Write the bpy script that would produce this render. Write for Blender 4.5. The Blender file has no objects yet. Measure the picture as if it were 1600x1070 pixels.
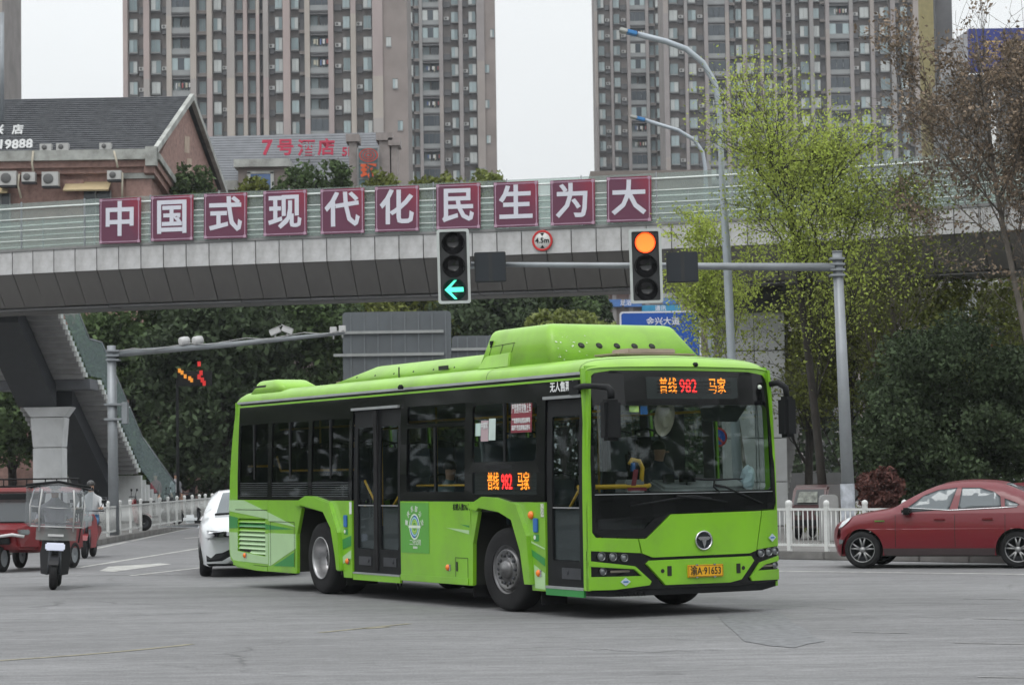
import bpy, bmesh, math, random
import numpy as np
from mathutils import Vector, Matrix
from mathutils.geometry import tessellate_polygon
R = math.radians
random.seed(7); rng = np.random.default_rng(7)
scene = bpy.context.scene
COL = scene.collection

# ---------------------------------------------------------------- camera
FPX, PITCH, ROLL, CAMH = 3700.0, R(3.15), R(0.85), 1.7
cam_d = bpy.data.cameras.new('camera'); cam = bpy.data.objects.new('camera', cam_d); COL.objects.link(cam)
cam_d.sensor_width = 36; cam_d.lens = FPX / 1600 * 36; cam_d.clip_end = 5000; cam_d.clip_start = .1
cam.matrix_world = Matrix.Translation((0, 0, CAMH)) @ Matrix.Rotation(R(90) + PITCH, 4, 'X') @ Matrix.Rotation(-ROLL, 4, 'Z')
cam_d.dof.use_dof = True; cam_d.dof.focus_distance = 30; cam_d.dof.aperture_fstop = 5.6
scene.camera = cam

# ---------------------------------------------------------------- overcast sky and faint sun
SUN_EL, SUN_ROT = R(58), R(200)
w = bpy.data.worlds.new('World'); scene.world = w; w.use_nodes = True
nt = w.node_tree; nt.nodes.clear()
out = nt.nodes.new('ShaderNodeOutputWorld'); bg = nt.nodes.new('ShaderNodeBackground')
sky = nt.nodes.new('ShaderNodeTexSky'); sky.sky_type = 'NISHITA'; sky.sun_disc = False
sky.sun_elevation = SUN_EL; sky.sun_rotation = SUN_ROT; sky.air_density = 1; sky.dust_density = 3
hs = nt.nodes.new('ShaderNodeHueSaturation'); hs.inputs['Saturation'].default_value = .25
nt.links.new(sky.outputs[0], hs.inputs['Color'])
# cloud deck: the overcast luminance law, horizon one third as bright as the zenith
tc = nt.nodes.new('ShaderNodeTexCoord'); sep = nt.nodes.new('ShaderNodeSeparateXYZ')
nt.links.new(tc.outputs['Generated'], sep.inputs[0])
mr = nt.nodes.new('ShaderNodeMapRange'); mr.inputs['From Min'].default_value = 0; mr.inputs['From Max'].default_value = 1
SKY_H = 7.3
mr.inputs['To Min'].default_value = SKY_H; mr.inputs['To Max'].default_value = SKY_H * 2.5
nt.links.new(sep.outputs['Z'], mr.inputs['Value'])
cn = nt.nodes.new('ShaderNodeTexNoise'); cn.inputs['Scale'].default_value = 2.2; cn.inputs['Detail'].default_value = 5; nt.links.new(tc.outputs['Generated'], cn.inputs['Vector'])
cr_ = nt.nodes.new('ShaderNodeMapRange'); cr_.inputs['From Min'].default_value = .3; cr_.inputs['From Max'].default_value = .7; cr_.inputs['To Min'].default_value = .92; cr_.inputs['To Max'].default_value = 1.05; nt.links.new(cn.outputs['Fac'], cr_.inputs['Value'])
cm_ = nt.nodes.new('ShaderNodeMath'); cm_.operation = 'MULTIPLY'; nt.links.new(mr.outputs[0], cm_.inputs[0]); nt.links.new(cr_.outputs[0], cm_.inputs[1])
cc = nt.nodes.new('ShaderNodeMix'); cc.data_type = 'RGBA'; cc.blend_type = 'MULTIPLY'; cc.inputs['Factor'].default_value = 1
cc.inputs['A'].default_value = (.955, .985, 1.0, 1); nt.links.new(cm_.outputs[0], cc.inputs['B'])
mx = nt.nodes.new('ShaderNodeMix'); mx.data_type = 'RGBA'; mx.inputs['Factor'].default_value = .94
nt.links.new(hs.outputs[0], mx.inputs['A']); nt.links.new(cc.outputs['Result'], mx.inputs['B'])
nt.links.new(mx.outputs['Result'], bg.inputs['Color']); bg.inputs['Strength'].default_value = .1
nt.links.new(bg.outputs[0], out.inputs['Surface'])
sun_d = bpy.data.lights.new('sun', 'SUN'); sun_d.energy = .8; sun_d.angle = R(25); sun_d.color = (1, .97, .93)
sun = bpy.data.objects.new('sun', sun_d); COL.objects.link(sun)
sun.rotation_euler = (R(32), 0, R(-25))
scene.view_settings.view_transform = 'Standard'; scene.view_settings.look = 'None'
scene.view_settings.exposure = 0.18; scene.view_settings.gamma = 1; scene.view_settings.use_curve_mapping = False
scene.cycles.max_bounces = 8; scene.cycles.transparent_max_bounces = 16; scene.cycles.use_denoising = True
scene.cycles.glossy_bounces = 3; scene.cycles.diffuse_bounces = 3

def at(px, py, Y):
    """the place at distance Y that the photograph shows at a pixel"""
    X, Z = px - 800, py - 535
    a = X * math.cos(ROLL) - Z * math.sin(ROLL); b = X * math.sin(ROLL) + Z * math.cos(ROLL)
    d = (a / FPX, 1, -b / FPX); c, s = math.cos(PITCH), math.sin(PITCH)
    r = (d[0], d[1] * c - d[2] * s, d[1] * s + d[2] * c); t = Y / r[1]
    return Vector((r[0] * t, Y, CAMH + r[2] * t))
def gnd(px, py, z=0.0):
    p = at(px, py, 1.0); t = (z - CAMH) / (p.z - CAMH)
    return Vector((p.x * t, t, z))

# ---------------------------------------------------------------- materials
MATS = {}
def mat(name, col, rough=.6, metal=0, var=.12, scale=3.0, bump=0, coat=0, spec=.5, emit=None, estr=0, dirt=0, streak=None, trans=0, island=0):
    if name in MATS: return MATS[name]
    m = bpy.data.materials.new(name); m.use_nodes = True; t = m.node_tree; b = t.nodes['Principled BSDF']
    b.inputs['Roughness'].default_value = rough; b.inputs['Metallic'].default_value = metal
    b.inputs['Specular IOR Level'].default_value = spec
    if coat: b.inputs['Coat Weight'].default_value = coat; b.inputs['Coat Roughness'].default_value = .08
    tcn = t.nodes.new('ShaderNodeTexCoord')
    n = t.nodes.new('ShaderNodeTexNoise'); n.inputs['Scale'].default_value = scale; n.inputs['Detail'].default_value = 5
    src = tcn.outputs['Object']
    if streak:
        mp = t.nodes.new('ShaderNodeMapping'); mp.inputs['Scale'].default_value = streak
        t.links.new(src, mp.inputs[0]); src = mp.outputs[0]
    t.links.new(src, n.inputs['Vector'])
    rmp = t.nodes.new('ShaderNodeMapRange'); rmp.inputs['From Min'].default_value = .3; rmp.inputs['From Max'].default_value = .7
    rmp.inputs['To Min'].default_value = 1 - var; rmp.inputs['To Max'].default_value = 1 + var
    t.links.new(n.outputs['Fac'], rmp.inputs['Value'])
    val = rmp.outputs[0]
    if island:
        g = t.nodes.new('ShaderNodeNewGeometry'); r2 = t.nodes.new('ShaderNodeMapRange')
        r2.inputs['To Min'].default_value = 1 - island; r2.inputs['To Max'].default_value = 1 + island
        t.links.new(g.outputs['Random Per Island'], r2.inputs['Value'])
        mm = t.nodes.new('ShaderNodeMath'); mm.operation = 'MULTIPLY'; t.links.new(val, mm.inputs[0]); t.links.new(r2.outputs[0], mm.inputs[1]); val = mm.outputs[0]
    mu = t.nodes.new('ShaderNodeVectorMath'); mu.operation = 'SCALE'; mu.inputs[0].default_value = col[:3]
    t.links.new(val, mu.inputs['Scale'])
    cout = mu.outputs[0]
    if dirt:
        n2 = t.nodes.new('ShaderNodeTexNoise'); n2.inputs['Scale'].default_value = 1.3; n2.inputs['Detail'].default_value = 8; n2.inputs['Roughness'].default_value = .7
        t.links.new(tcn.outputs['Object'], n2.inputs['Vector'])
        r3 = t.nodes.new('ShaderNodeMapRange'); r3.inputs['From Min'].default_value = .45; r3.inputs['From Max'].default_value = .75; r3.inputs['To Max'].default_value = dirt
        t.links.new(n2.outputs['Fac'], r3.inputs['Value'])
        mx = t.nodes.new('ShaderNodeMix'); mx.data_type = 'RGBA'; mx.inputs['B'].default_value = (.11, .10, .085, 1)
        t.links.new(r3.outputs[0], mx.inputs['Factor']); t.links.new(cout, mx.inputs['A']); cout = mx.outputs['Result']
    t.links.new(cout, b.inputs['Base Color'])
    if bump:
        bp = t.nodes.new('ShaderNodeBump'); bp.inputs['Strength'].default_value = bump; bp.inputs['Distance'].default_value = .02
        nb = t.nodes.new('ShaderNodeTexNoise'); nb.inputs['Scale'].default_value = scale * 6; nb.inputs['Detail'].default_value = 6
        t.links.new(tcn.outputs['Object'], nb.inputs['Vector']); t.links.new(nb.outputs['Fac'], bp.inputs['Height']); t.links.new(bp.outputs[0], b.inputs['Normal'])
    if emit: b.inputs['Emission Color'].default_value = (*emit, 1); b.inputs['Emission Strength'].default_value = estr
    if trans:
        tr = t.nodes.new('ShaderNodeBsdfTranslucent'); t.links.new(cout, tr.inputs['Color'])
        ms = t.nodes.new('ShaderNodeMixShader'); ms.inputs[0].default_value = trans
        o = t.nodes['Material Output']; t.links.new(b.outputs[0], ms.inputs[1]); t.links.new(tr.outputs[0], ms.inputs[2]); t.links.new(ms.outputs[0], o.inputs['Surface'])
    MATS[name] = m; return m
def glass(name, tint, refl=.6, rough=.03, gcol=(.8, .85, .87), haze=0):
    """thin pane: tinted see-through plus a fresnel reflection"""
    m = bpy.data.materials.new(name); m.use_nodes = True; t = m.node_tree; t.nodes.clear()
    o = t.nodes.new('ShaderNodeOutputMaterial'); tr = t.nodes.new('ShaderNodeBsdfTransparent'); tr.inputs[0].default_value = (*tint, 1)
    base = tr.outputs[0]
    if haze:
        df = t.nodes.new('ShaderNodeBsdfDiffuse'); df.inputs[0].default_value = (*gcol, 1)
        m0 = t.nodes.new('ShaderNodeMixShader'); m0.inputs[0].default_value = haze
        t.links.new(base, m0.inputs[1]); t.links.new(df.outputs[0], m0.inputs[2]); base = m0.outputs[0]
    gl = t.nodes.new('ShaderNodeBsdfGlossy'); gl.inputs['Roughness'].default_value = rough; gl.inputs[0].default_value = (.85, .9, .92, 1)
    lw = t.nodes.new('ShaderNodeLayerWeight'); lw.inputs[0].default_value = .5          # Schlick from the facing angle: same on both sides of a pane
    pw = t.nodes.new('ShaderNodeMath'); pw.operation = 'POWER'; pw.inputs[1].default_value = 5; t.links.new(lw.outputs['Facing'], pw.inputs[0])
    ma = t.nodes.new('ShaderNodeMath'); ma.operation = 'MULTIPLY_ADD'; ma.inputs[1].default_value = .92; ma.inputs[2].default_value = .08; t.links.new(pw.outputs[0], ma.inputs[0])
    mm = t.nodes.new('ShaderNodeMath'); mm.operation = 'MULTIPLY'; mm.inputs[1].default_value = refl; t.links.new(ma.outputs[0], mm.inputs[0])
    ms = t.nodes.new('ShaderNodeMixShader'); t.links.new(mm.outputs[0], ms.inputs[0]); t.links.new(base, ms.inputs[1]); t.links.new(gl.outputs[0], ms.inputs[2])
    t.links.new(ms.outputs[0], o.inputs[0]); return m

# ---------------------------------------------------------------- mesh helpers
class MB:
    def __init__(s): s.v = []; s.f = []; s.m = []; s.sm = []
    def add(s, vs, fs, mi=0, smooth=False):
        o = len(s.v); s.v += [tuple(v) for v in vs]; s.f += [tuple(i + o for i in f) for f in fs]; s.m += [mi] * len(fs); s.sm += [smooth] * len(fs); return s
    def box(s, c, size, rz=0, mi=0, M=None):
        x, y, z = [a / 2 for a in size]
        vs = [Vector((a * x, b * y, d * z)) for a in (-1, 1) for b in (-1, 1) for d in (-1, 1)]
        if M is not None: vs = [M @ v for v in vs]
        elif rz: q = Matrix.Rotation(rz, 3, 'Z'); vs = [q @ v for v in vs]
        return s.add([v + Vector(c) for v in vs], [(0, 1, 3, 2), (4, 6, 7, 5), (0, 4, 5, 1), (2, 3, 7, 6), (0, 2, 6, 4), (1, 5, 7, 3)], mi)
    def b2(s, a, b, mi=0):
        return s.box([(p + q) / 2 for p, q in zip(a, b)], [abs(q - p) for p, q in zip(a, b)], mi=mi)
    def cyl(s, a, b, r0, r1=None, n=10, caps=True, mi=0):
        a, b = Vector(a), Vector(b); r1 = r0 if r1 is None else r1; d = (b - a).normalized()
        u = d.orthogonal().normalized(); w_ = d.cross(u)
        vs = [p + (u * math.cos(6.2832 * i / n) + w_ * math.sin(6.2832 * i / n)) * r for p, r in ((a, r0), (b, r1)) for i in range(n)]
        s.add(vs, [(i, (i + 1) % n, n + (i + 1) % n, n + i) for i in range(n)], mi, True)
        if caps:
            o = len(s.v) - 2 * n; s.f += [tuple(o + i for i in reversed(range(n))), tuple(o + n + i for i in range(n))]; s.m += [mi] * 2; s.sm += [False] * 2
        return s
    def tube(s, pts, r, n=8, mi=0):
        pts = [Vector(p) for p in pts]; rs = r if isinstance(r, (list, tuple)) else [r] * len(pts)
        ref = None; vs = []
        for i, p in enumerate(pts):
            d = (pts[min(i + 1, len(pts) - 1)] - pts[max(i - 1, 0)]).normalized()
            u = d.orthogonal().normalized() if ref is None else (ref - d * ref.dot(d)).normalized()
            ref = u; w_ = d.cross(u)
            vs += [p + (u * math.cos(6.2832 * k / n) + w_ * math.sin(6.2832 * k / n)) * rs[i] for k in range(n)]
        fs = [(i * n + k, i * n + (k + 1) % n, (i + 1) * n + (k + 1) % n, (i + 1) * n + k) for i in range(len(pts) - 1) for k in range(n)]
        s.add(vs, fs, mi, True)
        o = len(s.v) - len(vs); s.f += [tuple(o + k for k in reversed(range(n))), tuple(o + len(vs) - n + k for k in range(n))]; s.m += [mi] * 2; s.sm += [False] * 2
        return s
    def lathe(s, prof, c, axis=(1, 0, 0), n=32, mi=0):
        """prof: (distance along the axis, radius)"""
        d = Vector(axis).normalized(); u = d.orthogonal().normalized(); w_ = d.cross(u); c = Vector(c)
        vs = [c + d * a + (u * math.cos(6.2832 * k / n) + w_ * math.sin(6.2832 * k / n)) * r for a, r in prof for k in range(n)]
        fs = [(i * n + k, i * n + (k + 1) % n, (i + 1) * n + (k + 1) % n, (i + 1) * n + k) for i in range(len(prof) - 1) for k in range(n)]
        return s.add(vs, fs, mi, True)
    def grid(s, rows, mi=0, smooth=True):
        n = len(rows[0]); vs = [p for r in rows for p in r]
        return s.add(vs, [(i * n + k, i * n + k + 1, (i + 1) * n + k + 1, (i + 1) * n + k) for i in range(len(rows) - 1) for k in range(n - 1)], mi, smooth)
    def plate(s, outer, holes=(), fn=None, th=.03, ca=(), cb=(), mi=0):
        """a flat outline with holes, th thick, bent through fn(a, b, depth)"""
        bm = bmesh.new(); loops = [list(outer)] + [list(h) for h in holes]
        flat = [p for l in loops for p in l]; vs = [bm.verts.new((p[0], p[1], 0)) for p in flat]
        for t in tessellate_polygon([[Vector((p[0], p[1], 0)) for p in l] for l in loops]):
            try: bm.faces.new([vs[i] for i in t])
            except ValueError: pass
        for co, no in [((c, 0, 0), (1, 0, 0)) for c in ca] + [((0, c, 0), (0, 1, 0)) for c in cb]:
            bmesh.ops.bisect_plane(bm, geom=bm.verts[:] + bm.edges[:] + bm.faces[:], plane_co=co, plane_no=no, dist=1e-6)
        bmesh.ops.recalc_face_normals(bm, faces=bm.faces[:])
        if th:
            g = bmesh.ops.extrude_face_region(bm, geom=bm.faces[:])
            for v in g['geom']:
                if isinstance(v, bmesh.types.BMVert): v.co.z = th
        bm.verts.index_update()
        V = [fn(*v.co) if fn else tuple(v.co) for v in bm.verts]
        s.add(V, [tuple(v.index for v in f.verts) for f in bm.faces], mi); bm.free(); return s
    def mesh(s, name, mats, bevel=0, recalc=True, smooth=None):
        me = bpy.data.meshes.new(name); me.from_pydata(s.v, [], s.f)
        for m in (mats if isinstance(mats, (list, tuple)) else [mats]): me.materials.append(m)
        me.polygons.foreach_set('material_index', s.m); me.polygons.foreach_set('use_smooth', s.sm if smooth is None else [smooth] * len(s.f))
        if bevel or recalc:
            bm = bmesh.new(); bm.from_mesh(me)
            if bevel:
                bmesh.ops.remove_doubles(bm, verts=bm.verts[:], dist=1e-4)
                es = [e for e in bm.edges if len(e.link_faces) == 2 and e.calc_face_angle(0) > .5]
                bmesh.ops.bevel(bm, geom=es, offset=bevel, segments=2, affect='EDGES', clamp_overlap=True)
            bmesh.ops.recalc_face_normals(bm, faces=bm.faces[:]); bm.to_mesh(me); bm.free()
        me.update(); return me
    def build(s, name, mats, parent=None, **k):
        return link(name, s.mesh(name, mats, **k), parent)
def link(name, me, parent=None):
    o = bpy.data.objects.new(name, me); COL.objects.link(o)
    if parent is not None: o.parent = parent
    return o
def tag(o, label=None, cat=None, group=None, kind=None):
    for k, v in (('label', label), ('category', cat), ('group', group), ('kind', kind)):
        if v: o[k] = v
    return o
def thing(name, loc=(0, 0, 0), label=None, cat=None, rz=0, group=None, kind=None):
    o = bpy.data.objects.new(name, None); COL.objects.link(o); o.location = loc; o.rotation_euler = (0, 0, rz); o.empty_display_size = .2
    return tag(o, label, cat, group, kind)
def kids(o): return [c for c in bpy.data.objects if c.parent == o]
def copy_tree(o, parent=None):
    c = o.copy(); COL.objects.link(c); c.parent = parent
    for ch in kids(o): copy_tree(ch, c)
    return c
dg = None
def text(name, s_, size, m, parent, org, xd, yd, align='CENTER', bold=0, ext=.003, sx=1, shear=0, offn=0.0, local=False):
    cu = bpy.data.curves.new('t', 'FONT'); cu.body = s_; cu.size = size; cu.align_x = align; cu.align_y = 'CENTER'; cu.offset = bold * size; cu.extrude = ext; cu.shear = shear
    cu.resolution_u = 2
    o = bpy.data.objects.new('t', cu); COL.objects.link(o); bpy.context.view_layer.update()
    me = bpy.data.meshes.new_from_object(o.evaluated_get(bpy.context.evaluated_depsgraph_get())); bpy.data.objects.remove(o)
    me.materials.clear(); me.materials.append(m)
    x, y = Vector(xd).normalized(), Vector(yd).normalized(); n = x.cross(y)
    M = Matrix((x, y, n)).transposed().to_4x4(); M.translation = Vector(org) + n * offn
    me.transform(M @ Matrix.Diagonal((sx, 1, 1, 1)))
    return link(name, me, parent)

# common colours
ASPH = (.168, .168, .172)
chrome = mat('chrome', (.6, .6, .62), .15, 1, .02)
black = mat('black_plastic', (.014, .015, .016), .5, 0, .2, spec=.12)
gloss_black = mat('gloss_black', (.006, .0065, .007), .07, 0, .1, spec=.38)
rubber = mat('rubber', (.020, .020, .021), .85, 0, .25, bump=.2, spec=.15)
grey_metal = mat('galvanised', (.27, .29, .31), .45, .35, .12, 2, dirt=.25)
white_paint = mat('white_paint', (.62, .63, .62), .5, 0, .08, 2, dirt=.4)
dark_metal = mat('dark_metal', (.05, .053, .06), .55, .3, .2)
yellow_rail = mat('yellow_rail', (.85, .50, .04), .35, 0, .08)
orange_lens = mat('orange_lens', (.85, .20, .02), .2, 0, .05)
# ================================================================ setting
def ground_mat():
    m = bpy.data.materials.new('asphalt'); m.use_nodes = True; t = m.node_tree; b = t.nodes['Principled BSDF']
    L = t.links.new; N = t.nodes.new
    tc = N('ShaderNodeTexCoord')
    def noise(sc, det=6, mp=None, ro=.6):
        n = N('ShaderNodeTexNoise'); n.inputs['Scale'].default_value = sc; n.inputs['Detail'].default_value = det; n.inputs['Roughness'].default_value = ro
        if mp:
            q = N('ShaderNodeMapping'); q.inputs['Scale'].default_value = mp[0]; q.inputs['Rotation'].default_value = (0, 0, mp[1]); L(tc.outputs['Object'], q.inputs[0]); L(q.outputs[0], n.inputs[0])
        else: L(tc.outputs['Object'], n.inputs[0])
        return n.outputs['Fac']
    def rng_(v, a, b_, c, d):
        r = N('ShaderNodeMapRange'); r.inputs[1].default_value = a; r.inputs[2].default_value = b_; r.inputs[3].default_value = c; r.inputs[4].default_value = d; L(v, r.inputs[0]); return r.outputs[0]
    def mul(a, b_):
        q = N('ShaderNodeMath'); q.operation = 'MULTIPLY'; L(a, q.inputs[0]); L(b_, q.inputs[1]); return q.outputs[0]
    big = rng_(noise(.13, 5), .3, .7, .80, 1.18)
    mid = rng_(noise(.9, 6, ((.35, 1.6, 1), R(12))), .3, .7, .86, 1.14)      # tyre polished streaks along the driving direction
    fine = rng_(noise(40, 4, None, .8), .3, .72, .6, 1.45)
    spk = mul(rng_(noise(120, 2), .62, .75, 1, 1.5), mul(rng_(noise(9, 5, ((.5, 2.2, 1), R(8)), .75), .32, .68, .72, 1.28), rng_(noise(2.4, 7, ((.25, 2.0, 1), R(-5)), .7), .35, .65, .84, 1.16)))
    # cracks
    vo = N('ShaderNodeTexVoronoi'); vo.feature = 'DISTANCE_TO_EDGE'; vo.inputs['Scale'].default_value = .16; vo.inputs['Randomness'].default_value = 1
    wn = N('ShaderNodeTexNoise'); wn.inputs['Scale'].default_value = 1.1; wn.inputs['Detail'].default_value = 7
    L(tc.outputs['Object'], wn.inputs[0]); ad = N('ShaderNodeMixRGB'); ad.blend_type = 'ADD'; ad.inputs[0].default_value = .9; L(tc.outputs['Object'], ad.inputs[1]); L(wn.outputs['Color'], ad.inputs[2]); L(ad.outputs[0], vo.inputs[0])
    crack = rng_(vo.outputs['Distance'], 0, .006, .55, 1)
    msk = rng_(noise(.3, 2), .45, .6, 0, 1)
    mc = N('ShaderNodeMix'); mc.inputs[2].default_value = 1; L(msk, mc.inputs[0]); L(crack, mc.inputs[3])
    tot = mul(mul(mul(big, mid), mul(fine, spk)), mc.outputs[0])
    v = N('ShaderNodeVectorMath'); v.operation = 'SCALE'; v.inputs[0].default_value = ASPH; L(tot, v.inputs['Scale']); L(v.outputs[0], b.inputs['Base Color'])
    b.inputs['Roughness'].default_value = .78; b.inputs['Specular IOR Level'].default_value = .35
    bp = N('ShaderNodeBump'); bp.inputs['Strength'].default_value = .6; bp.inputs['Distance'].default_value = .012; L(noise(60, 4), bp.inputs['Height']); L(bp.outputs[0], b.inputs['Normal'])
    return m
asphalt = ground_mat()
mb = MB(); mb.add([(-900, -60, 0), (900, -60, 0), (900, 1600, 0), (-900, 1600, 0)], [(0, 1, 2, 3)])
tag(mb.build('road', asphalt), kind='structure')

paving = mat('paving', (.17, .165, .16), .8, 0, .2, 1.5, bump=.3, dirt=.4)
kerbm = mat('kerb_stone', (.16, .155, .15), .8, 0, .25, 2.5, bump=.3, dirt=.5)
# right hand kerb runs obliquely away to the left; the left hand street runs straight away
KR = [(19.0, 31.3), (8.83, 41.27), (5.03, 44.98), (0.5, 49.4), (-3.0, 56), (-4.5, 70), (-5.5, 100), (-6.0, 150)]
KL = [(-14.0, 50.5), (-12.2, 53.0), (-10.9, 57.0), (-10.75, 60.4), (-11.02, 81.05), (-11.2, 105), (-11.3, 150)]
def sheet(name, line, far, z, m):
    mb = MB(); n = len(line)
    vs = [(x, y, z) for x, y in line] + [(x, y, z) for x, y in far]
    mb.plate([(x, y) for x, y in line] + list(reversed(far)), fn=lambda a, b, c: (a, b, z - c), th=.3)
    return tag(mb.build(name, m), kind='structure')
sheet('pavement', KR, [(200, 31.3), (200, 150)], .14, paving)
sheet('pavement', KL, [(-200, 50.5), (-200, 150)], .14, paving)
def kerb(line):
    root = thing('kerb', kind='structure')
    for (x0, y0), (x1, y1) in zip(line[:-1], line[1:]):
        a, b = Vector((x0, y0, 0)), Vector((x1, y1, 0)); L_ = (b - a).length; n = max(1, round(L_ / 1.0)); d = (b - a).normalized()
        if min(y0, y1) > 95: n = 1
        for i in range(n):
            c = a + d * (L_ * (i + .5) / n); M = Matrix.Rotation(math.atan2(d.y, d.x), 3, 'Z')
            q = MB(); q.box((c.x, c.y, .075 + random.uniform(-.004, .004)), (L_ / n - .012, .16, .155), M=M)
            q.build('kerb_stone', kerbm, root, bevel=.015)
kerb(KR); kerb(KL)
# painted markings, 4 mm above the asphalt
linem = mat('road_paint', (.42, .42, .40), .7, 0, .3, 6, bump=.2, dirt=.8)
yelm = mat('faded_yellow_paint', (.225, .21, .15), .8, 0, .35, 8, dirt=.7)
def marking(name, pts, m, z=.004, kindname='road_marking'):
    q = MB(); q.add([(p[0], p[1], z) for p in pts], [tuple(range(len(pts)))]); return tag(q.build(name, m), kind='structure')
def line_px(a, b, wid, m, n=8, name='road_marking', bend=0):
    A, B = gnd(*a), gnd(*b); d = (B - A).normalized(); s = Vector((-d.y, d.x, 0)) * wid / 2; q = MB(); rows = []
    for i in range(n + 1):
        p = A.lerp(B, i / n) + Vector((-d.y, d.x, 0)) * bend * math.sin(math.pi * i / n)
        j = random.uniform(.9, 1.1); rows.append([(p + s * j) + Vector((0, 0, .004)), (p - s * j) + Vector((0, 0, .004))])
    q.grid(rows, smooth=False); return tag(q.build(name, m), kind='structure')
line_px((120, 887), (345, 851), .14, linem); line_px((206, 899), (345, 883), .14, linem)
line_px((140, 859), (200, 846), .12, linem); line_px((205, 845), (330, 818), .12, linem)
line_px((287, 841), (345, 836), .14, linem)
p = [gnd(*q) for q in ((155, 892), (178, 893), (268, 881), (250, 880), (170, 885))]; marking('road_marking', p, linem)
line_px((-60, 901), (300, 897), .12, mat('worn_line', (.24, .24, .235), .8, 0, .4, 5, dirt=.8))
line_px((1150, 891), (1680, 898), .16, linem)
line_px((-20, 1033), (300, 1006), .10, yelm, bend=-.15); line_px((500, 988), (640, 974), .09, yelm); line_px((570, 982), (606, 979), .12, yelm)
for a, b in (((1520, 966), (1640, 969)), ((1492, 1004), (1640, 1007)), ((1528, 1057), (1660, 1060)), ((1500, 935), (1640, 937)), ((1330, 987), (1420, 989))):
    line_px(a, b, .07, mat('worn_white', (.21, .21, .21), .8, 0, .4, 7, dirt=.6), n=4)
# dark repair patch in front of the bus
patchm = mat('asphalt_patch', (.148, .151, .158), .75, 0, .30, 9, bump=.5)
marking('asphalt_patch', [gnd(*q) for q in ((1122, 962), (1150, 958), (1181, 958), (1204, 953), (1222, 958), (1238, 972), (1259, 983), (1270, 994), (1289, 1002), (1262, 1006), (1241, 1012), (1205, 1009), (1163, 1002), (1149, 988), (1133, 975))], patchm, .005)
crackm = mat('crack', (.085, .085, .085), .9)
for pts in ([(0, 989), (90, 982), (165, 968), (215, 945)], [(0, 968), (150, 965), (260, 958), (420, 955)], [(1105, 933), (1190, 938), (1300, 940), (1600, 944)], [(1230, 964), (1400, 963), (1520, 965)], [(700, 1015), (860, 1010), (1000, 1018), (1150, 1014)]):
    P_ = [];
    for a, b in zip(pts[:-1], pts[1:]):
        for k in range(8): P_.append((a[0] + (b[0] - a[0]) * k / 8 + random.uniform(-2, 2), a[1] + (b[1] - a[1]) * k / 8 + random.uniform(-1.2, 1.2)))
    rows = []
    for k, q in enumerate(P_):
        g = gnd(*q, z=.003); ww = random.uniform(.002, .016); rows.append([g + Vector((0, ww, 0)), g - Vector((0, ww, 0))])
    q = MB(); q.grid(rows, smooth=False); tag(q.build('road_crack', crackm), kind='structure')

# ---------------------------------------------------------------- fences
def fence(path, label, z0=.14, h=.86, step=.9, npick=7, group=None, m=white_paint, pr=.012):
    A = Vector((*path[0], 0)); root = thing('guard_fence', (A.x, A.y, z0), label, 'fence')
    M_ = {}
    q = MB(); q.box((0, 0, h * .5), (.075, .075, h)); q.lathe([(0, .05), (.05, .06), (.09, .045), (.11, .0)], (0, 0, h), (0, 0, 1), 8); post = q.mesh('post', m)
    q = MB(); q.cyl((0, 0, .12), (0, 0, h - .07), pr, n=6); pick = q.mesh('picket', m)
    for p0, p1 in zip(path[:-1], path[1:]):
        a, b = Vector((*p0, 0)), Vector((*p1, 0)); L_ = (b - a).length; n = max(1, round(L_ / step)); d = (b - a).normalized(); ang = math.atan2(d.y, d.x)
        for i in range(n + 1):
            o = link('post', post, root); o.location = a + d * (L_ * i / n) - A; o.rotation_euler = (R(random.uniform(-1, 1)), R(random.uniform(-1, 1)), ang)
            if i == n: break
            c0 = a + d * (L_ * i / n) - A; c1 = a + d * (L_ * (i + 1) / n) - A
            for zz in (h - .07, .12):
                q = MB(); q.box((c0 + c1) / 2 + Vector((0, 0, zz)), ((c1 - c0).length - .07, .03, .045), rz=ang); q.build('rail', m, root)
            for k in range(npick):
                o = link('picket', pick, root); o.location = c0.lerp(c1, (k + 1) / (npick + 1))
    return root
off = lambda L_, d: [(x + d[0], y + d[1]) for x, y in L_]
fence(off([(10.7, 39.43), (5.03, 44.98), (.5, 49.4)], (.2, .25)), 'white picket guard fence on the kerb behind the red saloon car')
fence(off([(-10.9, 57.5), (-10.75, 60.4), (-11.02, 81.05), (-11.2, 103)], (-.25, 0)), 'weathered white guard fence receding beside the footbridge stairs', step=2.06, npick=13, pr=.007)

# ---------------------------------------------------------------- footbridge
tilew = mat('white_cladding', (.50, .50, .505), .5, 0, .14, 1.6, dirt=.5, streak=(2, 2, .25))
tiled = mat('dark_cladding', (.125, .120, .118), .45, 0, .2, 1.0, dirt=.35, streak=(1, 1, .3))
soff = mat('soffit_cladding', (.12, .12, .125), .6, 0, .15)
conc = mat('concrete', (.30, .30, .30), .75, 0, .15, 1.2, bump=.2, dirt=.4, streak=(1, 1, .25))
railw = mat('rail_white', (.68, .72, .70), .35, .1, .08)
bglass = glass('bridge_glass', (.78, .83, .81), .35, .08, (.50, .55, .53), .20)
ZD = 8.35
pxs = [(-160, 405), (0, 396), (100, 391), (200, 385.5), (350, 377.5), (500, 371.5), (650, 366), (800, 361), (950, 356), (1100, 350), (1250, 341), (1400, 331), (1600, 317), (1760, 306)]
bp = [gnd(x, y, ZD) for x, y in pxs]
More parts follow.
